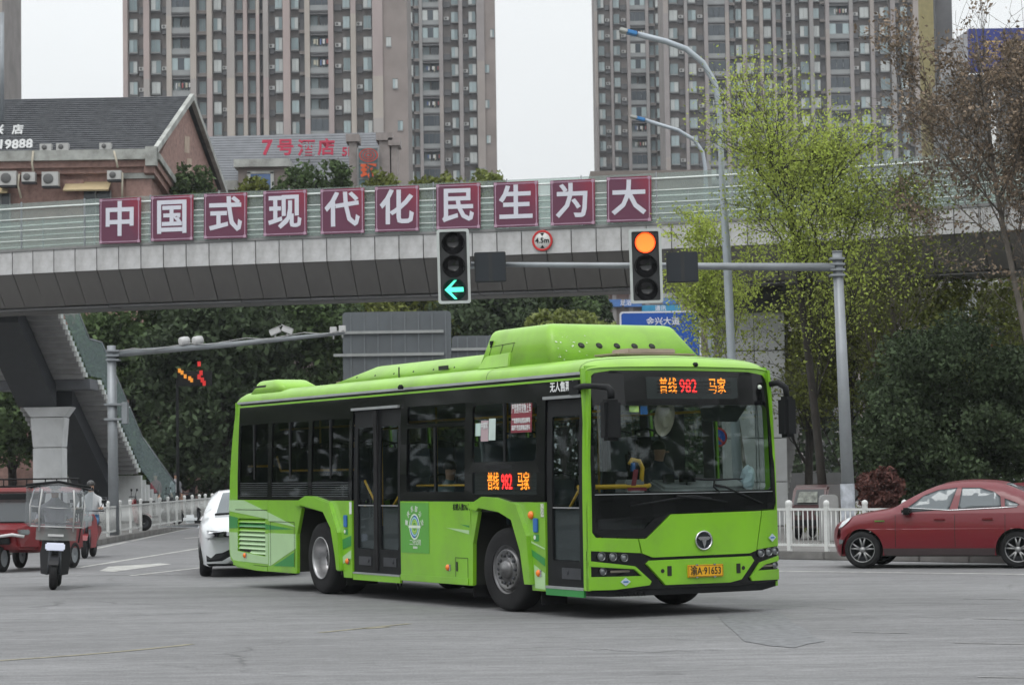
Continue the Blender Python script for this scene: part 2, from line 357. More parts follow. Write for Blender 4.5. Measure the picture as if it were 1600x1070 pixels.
def catmull(P, n=12):
    o = []
    for i in range(len(P) - 1):
        p0, p1, p2, p3 = P[max(i - 1, 0)], P[i], P[i + 1], P[min(i + 2, len(P) - 1)]
        for k in range(n):
            t = k / n; o.append(.5 * ((2 * p1) + (p2 - p0) * t + (2 * p0 - 5 * p1 + 4 * p2 - p3) * t * t + (3 * p1 - p0 - 3 * p2 + p3) * t ** 3))
    return o + [P[-1]]
# smooth the traced points into an even arc before using them
X_ = np.array([p.x for p in bp]); Y_ = np.array([p.y for p in bp]); cf = np.polyfit(X_, Y_, 3)
bx = np.linspace(X_[0], X_[-1], 600); by = np.polyval(cf, bx); sl = np.concatenate([[0], np.cumsum(np.hypot(np.diff(bx), np.diff(by)))])
def bpt(s, back=0.0, z=ZD):
    x, y = np.interp(s, sl, bx), np.interp(s, sl, by); e = .05
    tx, ty = np.interp(s + e, sl, bx) - np.interp(s - e, sl, bx), np.interp(s + e, sl, by) - np.interp(s - e, sl, by); l_ = math.hypot(tx, ty)
    return Vector((x - ty / l_ * back, y + tx / l_ * back, z)), math.atan2(ty, tx)
BL = sl[-1]
bridge = thing('footbridge', (0, 0, 0), 'grey clad pedestrian footbridge crossing above the junction with glass railings', 'footbridge')
PW = .70; npan = int(BL / PW)
qw = MB(); qw.b2((-PW / 2 + .012, -.03, -.66), (PW / 2 - .012, .03, 0)); mw = qw.mesh('p', tilew, bevel=.008)
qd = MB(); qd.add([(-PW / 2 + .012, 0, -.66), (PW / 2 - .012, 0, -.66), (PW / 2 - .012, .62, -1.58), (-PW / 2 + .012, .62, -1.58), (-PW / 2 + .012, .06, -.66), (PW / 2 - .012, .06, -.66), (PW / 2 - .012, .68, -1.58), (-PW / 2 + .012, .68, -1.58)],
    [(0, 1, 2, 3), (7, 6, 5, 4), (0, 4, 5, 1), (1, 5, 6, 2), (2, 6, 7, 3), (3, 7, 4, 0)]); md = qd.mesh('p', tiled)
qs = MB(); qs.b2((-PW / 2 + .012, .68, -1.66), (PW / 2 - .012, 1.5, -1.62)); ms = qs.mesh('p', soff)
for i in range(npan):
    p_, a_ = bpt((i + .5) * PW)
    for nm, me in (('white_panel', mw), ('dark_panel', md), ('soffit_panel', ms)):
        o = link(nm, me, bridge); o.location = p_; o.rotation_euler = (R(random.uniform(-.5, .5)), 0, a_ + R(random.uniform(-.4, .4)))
rows = []
ss = np.arange(.1, BL - .1, .7)
prof = [(.05, -.03), (.05, -.64), (.72, -1.6), (3.3, -1.6), (3.95, -.64), (3.95, -.03), (.05, -.03)]
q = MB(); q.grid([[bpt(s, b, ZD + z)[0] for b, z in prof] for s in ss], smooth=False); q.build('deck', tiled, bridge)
q = MB(); q.grid([[bpt(s, b, ZD + z)[0] for b, z in ((-.06, .0), (-.06, .07), (.16, .07), (.16, 0))] for s in ss], smooth=False)
q.grid([[bpt(s, b, ZD + z)[0] for b, z in ((3.84, .0), (3.84, .07), (4.06, .07), (4.06, 0))] for s in ss], smooth=False); q.build('deck_edge', mat('edge_trim', (.2, .2, .2), .6), bridge)
for back in (.0, 4.0):
    for hgt, r in ((.25, .013), (.55, .014), (.88, .016), (1.2, .026)):
        q = MB(); q.tube([bpt(s, back - .03, ZD + .06 + hgt)[0] for s in ss], r, 6); q.build('handrail', railw, bridge)
    k = 0
    for s in np.arange(.3, BL - 2.3, 2.1):
        a, b = bpt(s + .03, back)[0], bpt(s + 2.07, back)[0]
        q = MB(); d = (b - a).normalized(); n_ = Vector((-d.y, d.x, 0)) * .006
        zt = ZD + 1.42; zb = ZD + .07
        vs = [a - n_, b - n_, b + n_, a + n_]; vs = [Vector((v.x, v.y, zb)) for v in vs] + [Vector((v.x, v.y, zt)) for v in vs]
        q.add(vs, [(0, 1, 5, 4), (1, 2, 6, 5), (2, 3, 7, 6), (3, 0, 4, 7), (4, 5, 6, 7), (3, 2, 1, 0)]); q.build('glass_pane', bglass, bridge)
        pp, aa = bpt(s, back); q = MB(); q.box(pp + Vector((0, 0, .75)), (.028, .06, 1.4), rz=aa); q.build('railing_post', grey_metal, bridge)
# support column right, with a stair flight beyond it
c = at(1199, 600, 64.5); c.x = at(1178, 600, 65.3).x
q = MB(); q.b2((c.x - .82, c.y + .58, .1), (c.x + .82, c.y + 1.5, 6.2)); q.b2((c.x - 1.4, c.y + .4, 6.0), (c.x + 1.4, c.y + 2.6, 6.74)); q.build('column_core', mat('joint_dark', (.05, .05, .05), .8), bridge)
for k in range(5):
    for j in range(2):
        q = MB(); q.b2((c.x - .84 + j * .85, c.y + .50, .16 + k * 1.2), (c.x - .01 + j * .85, c.y + 1.54, .16 + k * 1.2 + 1.18)); q.build('column_panel', mat('column_white', (.40, .41, .42), .6, 0, .08, 1, dirt=.25), bridge, bevel=.01)
c.x = at(1199, 600, 64.5).x
st = mat('stair_concrete', (.33, .33, .33), .75, 0, .15, 2, dirt=.4)
root = thing('bridge_stairs', (c.x + 1.1, 67, 0), 'pale narrow stair flight with ribbed underside beside the right bridge column', 'stairs')
q = MB()
for i in range(28):
    z = 5.6 - i * .17; y = i * .28; q.b2((-.3, y, z - .17), (.55, y + .3, z)); q.b2((-.3, y, z - .24), (.55, y + .28, z - .17))
q.build('steps', st, root); q = MB(); q.b2((-.45, -.2, 5.2), (.75, 1.2, 5.45)); q.b2((-.1, .1, 0.15), (.5, .5, .95)); q.build('landing', conc, root)

# ---------------------------------------------------------------- left staircase
root = thing('bridge_staircase', (0, 0, 0), 'grey concrete staircase with sawtooth edge coming down from the left end of the bridge', 'staircase')
endm = mat('step_end_white', (.78, .79, .78), .6, 0, .06)
stepm = mat('stair_white', (.34, .34, .345), .7, 0, .12, 2, dirt=.35)
beam = mat('stair_beam', (.026, .03, .037), .5, 0, .15)
def flight(p0, p1, wid, off0, off1):
    """p0, p1 right-hand top edge points; stair spans wid to the left"""
    n = round((p0.z - p1.z) / .155)
    for i in range(n):
        a = p0.lerp(p1, i / n); b = p0.lerp(p1, (i + 1) / n)
        q = MB(); vs = []
        sx = Vector((1, .0, 0))
        rise = (p0.z - p1.z) / n
        for z0, z1 in ((a.z - rise * 1.35, a.z),):
            q.add([(a.x - wid, a.y, z0 + .02), (a.x, a.y, z0 + .02), (b.x, b.y, z0), (b.x - wid, b.y, z0), (a.x - wid, a.y, z1), (a.x, a.y, z1), (b.x, b.y + .02, z1), (b.x - wid, b.y + .02, z1)],
                  [(0, 1, 2, 3), (4, 7, 6, 5), (0, 4, 5, 1), (1, 5, 6, 2), (2, 6, 7, 3), (3, 7, 4, 0)])
        q.build('stair_step', stepm, root)
        q = MB(); q.b2((a.x, a.y - .02, a.z - rise * .9), (a.x + .10, b.y + .06, a.z + .01)); q.build('step_end', endm, root)
    q = MB()
    for (dx0, dx1, h0, h1) in ((off0, off1, .25, .95),):
        a0, b0 = p0, p1
        q.add([(a0.x - dx0, a0.y, a0.z - h0), (a0.x - dx1, a0.y, a0.z - h0), (a0.x - dx1, a0.y, a0.z - h1), (a0.x - dx0, a0.y, a0.z - h1),
               (b0.x - dx0, b0.y, b0.z - h0), (b0.x - dx1, b0.y, b0.z - h0), (b0.x - dx1, b0.y, b0.z - h1), (b0.x - dx0, b0.y, b0.z - h1)],
              [(0, 1, 2, 3), (7, 6, 5, 4), (0, 4, 5, 1), (1, 5, 6, 2), (2, 6, 7, 3), (3, 7, 4, 0)])
    q.build('stair_beam', beam, root)
T0, T1 = at(76, 455, 73.6), at(133, 590, 78.2); T2, T3 = at(152, 594, 79.6), at(216, 738, 85.5)
flight(T0, T1, 3.0, .95, 2.2); flight(T2, T3, 3.0, .85, 2.1)
q = MB(); q.b2((T1.x - 3.05, T1.y - .1, T1.z - .38), (T2.x + .02, T2.y + .1, T1.z - .03)); q.build('landing', mat('landing_grey', (.12, .125, .14), .6), root, bevel=.02)
cx = at(78, 650, 78.6); q = MB()
for k, (z0, z1, w0, w1) in enumerate(((.14, 1.55, .48, .48), (1.57, 2.75, .48, .48), (2.77, 3.75, .48, .56), (3.77, T1.z - .95, .56, .80))):
    q.add([(cx.x + s_ * ww, cx.y + t_ * .45, z) for z, ww in ((z0, w0), (z1, w1)) for s_, t_ in ((-1, -1), (1, -1), (1, 1), (-1, 1))], [(3, 2, 1, 0), (4, 5, 6, 7), (0, 1, 5, 4), (1, 2, 6, 5), (2, 3, 7, 6), (3, 0, 4, 7)])
q.build('column', mat('column_pale', (.64, .65, .66), .6, 0, .08, 2, dirt=.25), root, bevel=.015)
# solid base block with its own stepped top
q = MB(); e = at(196, 740, 85.5); n = 9
for i in range(n):
    y0 = T3.y + i * .3; x0 = T3.x - 3.0; q.b2((x0 + i * .01, y0, 0.1), (T3.x + .1 + i * .09, y0 + .31, T3.z - .1 - i * .17))
q.build('base_block', mat('block_white', (.56, .57, .57), .7, 0, .12, 2, dirt=.4, streak=(1, 1, .2)), root)
sg = glass('stair_glass', (.78, .86, .86), .35, .06, (.40, .47, .47), .25)
Pn = [(T0, T0.lerp(T1, .33)), (T0.lerp(T1, .34), T0.lerp(T1, .66)), (T0.lerp(T1, .67), T1), (T1, T2), (T2, T2.lerp(T3, .33)), (T2.lerp(T3, .34), T2.lerp(T3, .66)), (T2.lerp(T3, .67), T3), (T3, T3 + Vector((.8, 2.7, -1.7)))]
for a, b in Pn:
    q = MB(); q.add([a + Vector((.14, 0, .06)), b + Vector((.14, 0, .06)), b + Vector((.14, 0, 1.25)), a + Vector((.14, 0, 1.25)), a + Vector((.16, 0, .06)), b + Vector((.16, 0, .06)), b + Vector((.16, 0, 1.25)), a + Vector((.16, 0, 1.25))], [(0, 1, 2, 3), (7, 6, 5, 4), (0, 4, 5, 1), (1, 5, 6, 2), (2, 6, 7, 3), (3, 7, 4, 0)])
    q.build('glass_pane', sg, root)
    q = MB(); q.tube([a + Vector((.15, 0, 1.28)), b + Vector((.15, 0, 1.28))], .03, 6); q.build('handrail', grey_metal, root)

# slogan boards
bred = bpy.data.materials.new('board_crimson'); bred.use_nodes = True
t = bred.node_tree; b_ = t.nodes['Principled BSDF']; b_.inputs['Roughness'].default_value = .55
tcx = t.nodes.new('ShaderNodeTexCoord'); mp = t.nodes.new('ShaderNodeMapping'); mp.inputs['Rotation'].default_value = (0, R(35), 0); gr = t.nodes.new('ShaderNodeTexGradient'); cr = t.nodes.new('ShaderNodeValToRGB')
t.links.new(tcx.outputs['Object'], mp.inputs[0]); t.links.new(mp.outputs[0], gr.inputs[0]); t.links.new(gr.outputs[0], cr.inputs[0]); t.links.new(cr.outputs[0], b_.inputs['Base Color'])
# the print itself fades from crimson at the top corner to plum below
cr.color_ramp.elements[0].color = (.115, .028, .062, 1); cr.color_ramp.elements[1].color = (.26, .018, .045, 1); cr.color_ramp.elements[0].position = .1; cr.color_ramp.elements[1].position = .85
signw = mat('sign_white', (.60, .61, .68), .6, 0, .03)
boards = [(191, 345), (271.5, 341), (354.5, 337.5), (447.5, 333), (537.5, 330), (621.5, 326.5), (717.5, 322.5), (807.5, 319.5), (896, 316.5), (984.5, 311.5)]
ORD = ['first from the left, nearest the hotel, with the boxed character zhong', 'second from the left, with the square-framed character guo', 'third from the left, with the slanting character shi', 'fourth from the left, with the two-part character xian', 'fifth from the left, with the character dai', 'sixth from the left, with the character hua', 'seventh from the left, above the green arrow light', 'eighth from the left, just left of the height limit roundel', 'ninth from the left, just right of the height limit roundel', 'tenth and last, with the three-stroke character da above the red light']
for (px, py), ch, od in zip(boards, '中国式现代化民生为大', ORD):
    # find the arc position whose centre matches
    best = min(np.arange(1, BL - 1, .02), key=lambda s: abs(at(px, py, bpt(s)[0].y).x - bpt(s)[0].x))
    p_, a_ = bpt(best, -.12); c = at(px, py, p_.y); S = 71 * p_.y / FPX * 1.005
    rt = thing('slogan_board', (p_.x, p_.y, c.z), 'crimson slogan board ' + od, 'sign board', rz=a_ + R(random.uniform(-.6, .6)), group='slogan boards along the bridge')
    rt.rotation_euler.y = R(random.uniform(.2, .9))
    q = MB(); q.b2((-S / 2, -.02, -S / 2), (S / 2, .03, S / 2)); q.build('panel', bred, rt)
    q = MB(); f = S / 2 * .92; b0 = .012
    for s_ in (-1, 1):
        q.b2((-f, -.0245, s_ * f - b0), (f, -.0205, s_ * f + b0)); q.b2((s_ * f - b0, -.0285, -f), (s_ * f + b0, -.0248, f))
        for s2 in (-1, 1): q.b2((s_ * f - .04, -.0325, s2 * f - .04), (s_ * f + .04, -.0295, s2 * f + .04))
    q.build('border', mat('border_pink', (.42, .27, .36), .6), rt)
    text('character', ch, S * .80, signw, rt, (0, -.026, -.02), (1, 0, 0), (0, 0, 1), bold=.022, ext=.004)
    q = MB()
    for s_ in (-1, 1): q.b2((s_ * S * .3 - .02, .03, -S / 2 + .1), (s_ * S * .3 + .02, .10, S / 2 - .1))
    q.build('bracket', grey_metal, rt)
# height limit roundel
c = at(849, 375, 63.5); c.y = 0
s0 = min(np.arange(1, BL - 1, .02), key=lambda s: abs(at(849, 375, bpt(s)[0].y).x - bpt(s)[0].x)); p_, a_ = bpt(s0, -.09); z = at(849, 376, p_.y).z
rt = thing('height_limit_sign', (p_.x, p_.y, z), 'round white and red 4.5 m height limit sign fixed to the bridge fascia', 'road sign', rz=a_)
q = MB(); q.lathe([(0, 0), (0, .29), (.02, .29), (.02, 0)], (0, 0, 0), (0, 1, 0), 32); q.build('disc', mat('sign_face', (.62, .62, .60), .5), rt)
q = MB(); q.lathe([(-.004, .23), (-.008, .235), (-.008, .285), (-.002, .292), (.02, .29)], (0, 0, 0), (0, 1, 0), 32); q.build('red_ring', mat('sign_red', (.50, .02, .02), .5), rt)
text('height_text', '4.5m', .20, black, rt, (0, -.012, 0), (1, 0, 0), (0, 0, 1), bold=.02)
q = MB()
for s_ in (1, -1): q.add([(-.06, -.006, s_ * .21), (.06, -.006, s_ * .21), (0, -.006, s_ * .12)], [(0, 1, 2)])
q.build('arrow_mark', black, rt)
q = MB(); q.b2((-.03, .02, -.2), (.03, .06, .3)); q.build('bracket', grey_metal, rt)
# ================================================================ the bus
# local frame: x across (0 door side, 2.55 far side), y rearwards from the front face, z up
green = mat('bus_green', (.20, .47, .018), .28, 0, .07, 1.6, coat=.4, dirt=.33, streak=(1, 1, .4))
green_roof = mat('bus_green_roof', (.25, .50, .045), .42, 0, .10, 1.5, coat=.15, dirt=.35)
lgreen = mat('decal_pale_green', (.40, .60, .32), .35, 0, .05, coat=.2)
dgreen = mat('decal_dark_green', (.03, .24, .055), .35, 0, .06, coat=.2)
mgreen = mat('poster_green', (.10, .34, .05), .4, 0, .06, 2)
seam = mat('seam_black', (.012, .014, .01), .7)
tint = glass('bus_glass_dark', (.50, .52, .52), .5, .02)
clear = glass('bus_glass_clear', (.80, .84, .83), .55, .02)
doorg = glass('door_glass', (.72, .75, .75), .36, .02)
inner = mat('interior_dark', (.05, .052, .055), .7, 0, .15)
innerg = mat('interior_grey', (.24, .245, .25), .6, 0, .1)
seatm = mat('seat_dark', (.03, .045, .06), .6, 0, .15)
silver = mat('silver_trim', (.42, .44, .45), .35, .5, .1, dirt=.15)
redled = mat('led_red', (.3, .01, .01), .5, emit=(1, .03, .03), estr=1.6)
amber = mat('led_amber', (.3, .1, .01), .5, emit=(1, .30, .02), estr=1.3)
W = 2.55; LN = 11.2
bus = thing('city_bus', (.89, 27.3, 0), 'bright green single-deck city bus showing route 982, turning across the junction', 'bus', rz=R(28.2)); bus.scale.x = 1.036
def tumble(z): return .055 * max(0, (z - 1.35) / 1.6) ** 2
def NS(u, z, d): return (tumble(z) + d, u, z)                 # near side, depth inwards
def FS(u, z, d): return (W - tumble(z) - d, u, z)
def bow(v, z):
    t_ = (v - W / 2) / (W / 2); return .11 * abs(t_) ** 3.5 + .09 * max(0, (z - 1.25) / 1.6) ** 1.6
def FR(v, z, d): return (v, bow(v, z) + d, z)
ZC = [.5, .8, 1.1, 1.35, 1.7, 2.1, 2.5, 2.75]; VC = [.08, .16, .3, .5, .8, 1.1, 1.45, 1.75, 2.05, 2.25, 2.39, 2.47]
def P(name, outer, m, fn=NS, holes=(), th=.03, off=0, parent=None, cuts=True, bevel=0):
    q = MB(); f = (lambda a, b, d: fn(a, b, d + off)) if off else fn
    q.plate(outer, holes, f, th, VC if (fn is FR and cuts) else (), ZC if cuts else ())
    return q.build(name, m, parent or bus, bevel=bevel)
def DEC(name, outer, m, fn=NS, parent=None): return P(name, outer, m, fn, th=.002, off=-.004, parent=parent)
def arc(cu, cz, r, a0, a1, n=14): return [(cu + r * math.cos(R(a0 + (a1 - a0) * i / n)), cz + r * math.sin(R(a0 + (a1 - a0) * i / n))) for i in range(n + 1)]
def rr(u0, z0, u1, z1, r=.04, n=4):
    o = []
    for cx_, cz_, a in ((u1 - r, z0 + r, -90), (u1 - r, z1 - r, 0), (u0 + r, z1 - r, 90), (u0 + r, z0 + r, 180)): o += arc(cx_, cz_, r, a, a + 90, n)
    return o
# --- lower panels, door side, from the rear forwards
gr_hole = [(11.01, .56), (11.01, 1.06), (9.89, 1.06), (9.89, .50)]
rp = P('rear_panel', [(11.33, .42), (11.08, .30), (10.27, .27), (9.775, .27), (9.775, 1.345), (11.36, 1.345), (11.39, .9), (11.38, .55)], green, holes=[gr_hole], bevel=0)
for i in range(8):
    z = 1.045 - i * .068; col = [green, dgreen, green, lgreen, lgreen, lgreen, lgreen, lgreen][i]
    u1 = 11.0 if i < 7 else 10.55
    q = MB(); q.add([(.002, 9.9, z - .045), (.002, u1, z - .045 + (u1 - 9.9) * .0), (.045, u1, z + .01), (.045, 9.9, z + .01), (.01, 9.9, z - .05), (.01, u1, z - .05), (.053, u1, z + .005), (.053, 9.9, z + .005)],
        [(0, 1, 2, 3), (7, 6, 5, 4), (0, 4, 5, 1), (1, 5, 6, 2), (2, 6, 7, 3), (3, 7, 4, 0)]); q.build('grille_slat', col, rp)
P('grille_back', [(11.05, .45), (11.05, 1.1), (9.85, 1.1), (9.85, .45)], seam, off=.07, parent=rp)
sp = P('service_panel', [(9.765, .27), (9.765, 1.345), (8.53, 1.345), (8.60, 1.27), (8.66, .85), (8.68, .27)], green)
DEC('decal_pale', [(11.36, 1.34), (10.75, 1.34), (9.78, 1.165), (9.78, 1.06), (11.38, 1.17)], lgreen, parent=rp)
DEC('decal_pale', [(9.76, 1.16), (8.72, .965), (8.72, .955), (9.76, 1.035)], lgreen, parent=sp)
DEC('decal_dark', [(11.38, 1.10), (11.02, 1.07), (11.02, .91), (11.38, .90)], dgreen, parent=rp)
DEC('decal_dark', [(9.885, .985), (9.78, .975), (9.78, .905), (9.885, .905)], dgreen, parent=rp)
DEC('decal_dark', [(9.76, .975), (8.78, .92), (9.76, .90)], dgreen, parent=sp)
DEC('decal_pale', [(11.38, .84), (11.02, .84), (11.02, .55), (9.885, .49), (9.885, .84), (9.78, .84), (9.78, .38), (11.2, .40), (11.33, .48)], lgreen, parent=rp)
DEC('decal_pale', [(9.76, .85), (8.70, .85), (8.70, .64), (9.2, .50), (9.68, .36), (9.76, .36)], lgreen, parent=sp)
DEC('decal_dark', [(8.78, .58), (8.78, .37), (9.58, .36), (9.2, .46)], dgreen, parent=sp)
for u0, z0, u1, z1 in ((9.79, 1.19, 11.1, 1.20), (8.75, 1.02, 9.68, 1.028), (8.75, .36, 8.758, 1.02), (9.67, .36, 9.678, 1.02), (9.79, .345, 11.1, .352)):
    P('panel_seam', [(u0, z0), (u1, z0), (u1, z1), (u0, z1)], seam, th=.002, off=-.0065, cuts=False, parent=sp)
P('skirt_strip', [(9.76, .275), (9.76, .35), (8.69, .35), (8.69, .275)], green, th=.012, off=-.014)
P('skirt_strip', [(11.2, .335), (10.27, .272), (9.79, .272), (9.79, .335), (10.3, .345), (11.15, .41)], green, th=.012, off=-.014)
arch_r = [(8.60, .27), (8.60, .85), (8.36, 1.22), (7.60, 1.17), (7.33, .93), (7.17, .55), (7.13, .27)]
P('wheel_arch_flare', [(8.66, 1.26), (8.66, 1.31), (8.25, 1.41), (7.9, 1.405), (7.35, 1.325), (7.06, .9), (7.0, .36), (7.14, .36), (7.19, .57), (7.33, .95), (7.6, 1.18), (8.38, 1.265), (8.42, 1.24)], green, th=.07, off=-.055, bevel=.014)
P('wheel_arch_flare', [(8.62, 1.25), (8.42, 1.235), (8.60, .86), (8.62, .28), (8.67, .28), (8.67, .86)], green, th=.05, off=-.022, bevel=.005)
P('arch_panel', [(8.53, 1.345), (6.71, 1.345), (6.71, .27), (7.0, .27), (7.1, .9), (7.36, 1.3), (8.25, 1.38), (8.5, 1.33)], green, off=.002)
DEC('decal_dark', [(7.02, .80), (6.73, .86), (6.73, .72), (7.01, .66)], dgreen); DEC('decal_pale', [(7.02, .56), (6.73, .66), (6.73, .54), (7.01, .46)], lgreen)
# between the doors
mp_ = P('middle_panel', [(5.12, .29), (3.06, .29), (3.06, 1.345), (5.12, 1.345)], green)
P('skirt_strip', [(5.11, .295), (5.11, .375), (3.13, .375), (3.13, .295)], green, th=.012, off=-.014)
P('arch_panel', [(3.05, 1.345), (1.12, 1.345), (1.12, .29), (1.46, .29), (1.52, .94), (1.78, 1.29), (2.62, 1.38), (2.95, 1.30), (3.0, 1.2), (3.02, .29), (3.05, .29)], green, off=.002)
P('wheel_arch_flare', [(3.02, 1.26), (3.02, 1.30), (2.66, 1.41), (2.3, 1.40), (1.75, 1.315), (1.49, .94), (1.40, .36), (1.56, .36), (1.66, .75), (1.88, 1.13), (2.2, 1.22), (2.74, 1.27), (2.80, 1.23)], green, th=.07, off=-.055, bevel=.014)
P('wheel_arch_flare', [(2.98, 1.24), (2.80, 1.225), (2.96, .82), (2.98, .30), (3.03, .30), (3.03, .84)], green, th=.05, off=-.022, bevel=.005)
DEC('decal_pale', [(3.75, 1.01), (3.10, .985), (3.10, .935)], lgreen, parent=mp_); DEC('decal_dark', [(3.36, 1.06), (3.10, 1.045), (3.10, 1.02)], dgreen, parent=mp_)
DEC('decal_pale', [(1.46, .88), (1.13, .80), (1.13, .785), (1.47, .86)], lgreen); DEC('decal_dark', [(1.46, .78), (1.13, .68), (1.13, .585), (1.44, .70)], dgreen)
DEC('decal_pale', [(1.40, .60), (1.38, .32), (1.13, .31), (1.13, .50)], lgreen)
for u0, z0, u1, z1 in ((3.14, .63, 3.5, .636), (3.14, .39, 3.147, .63), (3.49, .39, 3.497, .63)):
    P('panel_seam', [(u0, z0), (u1, z0), (u1, z1), (u0, z1)], seam, th=.002, off=-.0065, cuts=False, parent=mp_)
P('latch', [(3.43, .46), (3.47, .46), (3.47, .58), (3.43, .58)], seam, th=.004, off=-.008, parent=mp_)
# operator poster with ring emblem
po = P('operator_poster', [(5.10, .665), (4.25, .665), (4.25, 1.325), (5.10, 1.325)], mgreen, th=.002, off=-.004, parent=mp_)
wh = mat('print_white', (.62, .70, .60), .5, 0, .02); blu = mat('print_blue', (.02, .08, .35), .5, 0, .02); pgr = mat('print_lime', (.45, .65, .15), .5, 0, .02)
def ringseg(r0, r1, a0, a1, m, cu=4.68, cz=1.01, sq=.78, k=0, nm='emblem_ring'):
    return P(nm, [(cu - x * .92, cz + z) for x, z in [(r1 * math.cos(R(a)), r1 * math.sin(R(a))) for a in np.linspace(a0, a1, 14)] + [(r0 * math.cos(R(a)), r0 * math.sin(R(a))) for a in np.linspace(a1, a0, 14)]], m, th=.0015, off=-.0065 - k, cuts=False, parent=mp_)
ringseg(.15, .17, 8, 172, wh); ringseg(.15, .17, 188, 352, wh); ringseg(.128, .15, 8, 100, blu); ringseg(.128, .15, 188, 280, blu); ringseg(.105, .128, 8, 172, mat('print_sky', (.3, .5, .62), .5)); ringseg(.105, .128, 188, 352, mat('print_sky', (.3, .5, .62), .5))
ringseg(.06, .072, 10, 170, pgr); ringseg(.06, .072, 190, 350, pgr); ringseg(.082, .092, 10, 170, pgr); ringseg(.082, .092, 190, 350, pgr)
P('emblem_bar', [(4.86, .992), (4.50, .992), (4.50, 1.028), (4.86, 1.028)], wh, th=.0015, off=-.0065, cuts=False, parent=mp_)
for k, ch in enumerate('重庆东部公交'):
    a = R(168 - k * 31); text('emblem_character', ch, .085, wh, mp_, (-.008, 4.68 - .235 * math.cos(a), 1.01 + .235 * math.sin(a)), (0, -math.cos(a - R(90)), math.sin(a - R(90))), (0, math.sin(a - R(90)), math.cos(a - R(90))), bold=.01, ext=.001)
text('poster_text', '二分公司', .085, wh, mp_, (-.008, 4.66, .80), (0, -1, 0), (0, 0, 1), bold=.01, ext=.001)
text('poster_text', '888888', .045, wh, mp_, (-.008, 4.66, .735), (0, -1, 0), (0, 0, 1), bold=.01, ext=.001)
text('capacity_text', '核载人数76人', .088, black, mp_, (-.004, 3.31, 1.27), (0, -1, 0), (0, 0, 1), bold=.02, ext=.001, sx=.9)
for u, z, big in ((10.72, .49, 0), (6.86, .50, 0), (3.71, .50, 0), (1.29, .50, 0), (1.45, 1.19, 1)):
    q = MB(); q.lathe([(0, .05), (-.02, .048), (-.035, .03), (-.04, 0)] if big else [(0, .042), (-.015, .04), (-.028, .022), (-.03, 0)], (-.002, u, z), (1, 0, 0), 14); q.build('side_marker_lamp', orange_lens, bus)
    if not big:
        q = MB(); q.b2((-.012, u - .085, z - .04), (-.002, u - .04, z + .04)); q.build('reflector', chrome, bus)
bluem = mat('reader_blue', (.03, .14, .40), .35, 0, .05)
for u, z in ((6.90, 1.06), (1.335, 1.07)):
    q = MB(); q.b2((-.02, u - .055, z - .085), (-.001, u + .055, z + .085)); q.build('door_button_box', bluem, bus, bevel=.008)
    DEC('notice_decal', [(u - .06, z - .19), (u + .06, z - .19), (u + .06, z - .11), (u - .06, z - .11)], dgreen); text('notice_symbol', '●', .07, wh, bus, (-.008, u + .03, z - .15), (0, -1, 0), (0, 0, 1), ext=.001)
DEC('notice_sticker', [(6.78, 1.16), (6.70, 1.16), (6.70, 1.33), (6.78, 1.33)], wh); DEC('notice_sticker', [(1.22, 1.17), (1.14, 1.17), (1.14, 1.33), (1.22, 1.33)], mat('sticker_pale', (.42, .48, .36), .5, 0, .5, 40))
# --- dark glazing band with real panes
W1, W2, W3 = (9.78, 10.93), (8.25, 9.64), (6.80, 8.12)
holes = [rr(a, 1.40, b, 2.50, .05) for a, b in (W1, W2, W3)]
P('glazing_band', [(11.02, 1.35), (6.70, 1.35), (6.70, 2.775), (11.0, 2.775)], gloss_black, holes=holes)
P('glazing_band', [(5.13, 1.35), (1.12, 1.35), (1.12, 2.775), (5.13, 2.775)], gloss_black, holes=[rr(3.22, 1.47, 4.93, 2.31, .05), rr(3.22, 2.36, 4.93, 2.60, .03), rr(1.33, 1.84, 3.02, 2.56, .07), rr(1.32, 1.435, 3.0, 1.71, .02)])
P('door_header', [(1.12, 2.60), (.215, 2.60), (.215, 2.775), (1.12, 2.775)], gloss_black); P('door_header', [(6.70, 2.635), (5.13, 2.635), (5.13, 2.775), (6.70, 2.775)], gloss_black)
text('door_notice_text', '无人售票车', .125, mat('text_white', (.75, .76, .76), .5, 0, .02), bus, (tumble(2.69) - .004, .70, 2.70), (0, -1, 0), (0, 0, 1), bold=.02, ext=.001)
for a, b in (W1, W2, W3):
    P('window_pane', [(a - .01, 1.38), (b + .01, 1.38), (b + .01, 2.52), (a - .01, 2.52)], tint, th=.004, off=.014)
    q = MB(); q.b2((.012, (a + b) / 2 - .025, 1.66), (.04, (a + b) / 2 + .025, 2.5)); q.build('window_divider', black, bus)
    q = MB()
    for k in range(7): q.b2((-.001, a + .03, 1.405 + k * .032), (.012, b - .03, 1.412 + k * .032))
    q.build('window_louvre', mat('louvre_grey', (.12, .135, .14), .4, .3), bus)
for u0, u1, z0, z1 in ((4.09, 4.94, 1.46, 2.32), (3.21, 4.10, 1.46, 2.32), (3.21, 4.94, 2.35, 2.61)):
    P('window_pane', [(u0, z0), (u1, z0), (u1, z1), (u0, z1)], tint if z0 > 2 else doorg, th=.004, off=.014 + (.01 if u0 > 4 else 0))
q = MB(); q.b2((.012, 4.07, 1.47), (.045, 4.12, 2.31)); q.build('window_divider', black, bus)
for u0, u1 in ((2.17, 3.04), (1.31, 2.15)):
    P('window_pane', [(u0, 1.82), (u1, 1.82), (u1, 2.58), (u0, 2.58)], glass('glass_mid', (.72, .76, .75), .36), th=.004, off=.016)
q = MB(); q.b2((.012, 2.135, 1.84), (.045, 2.18, 2.56)); q.build('window_divider', black, bus)
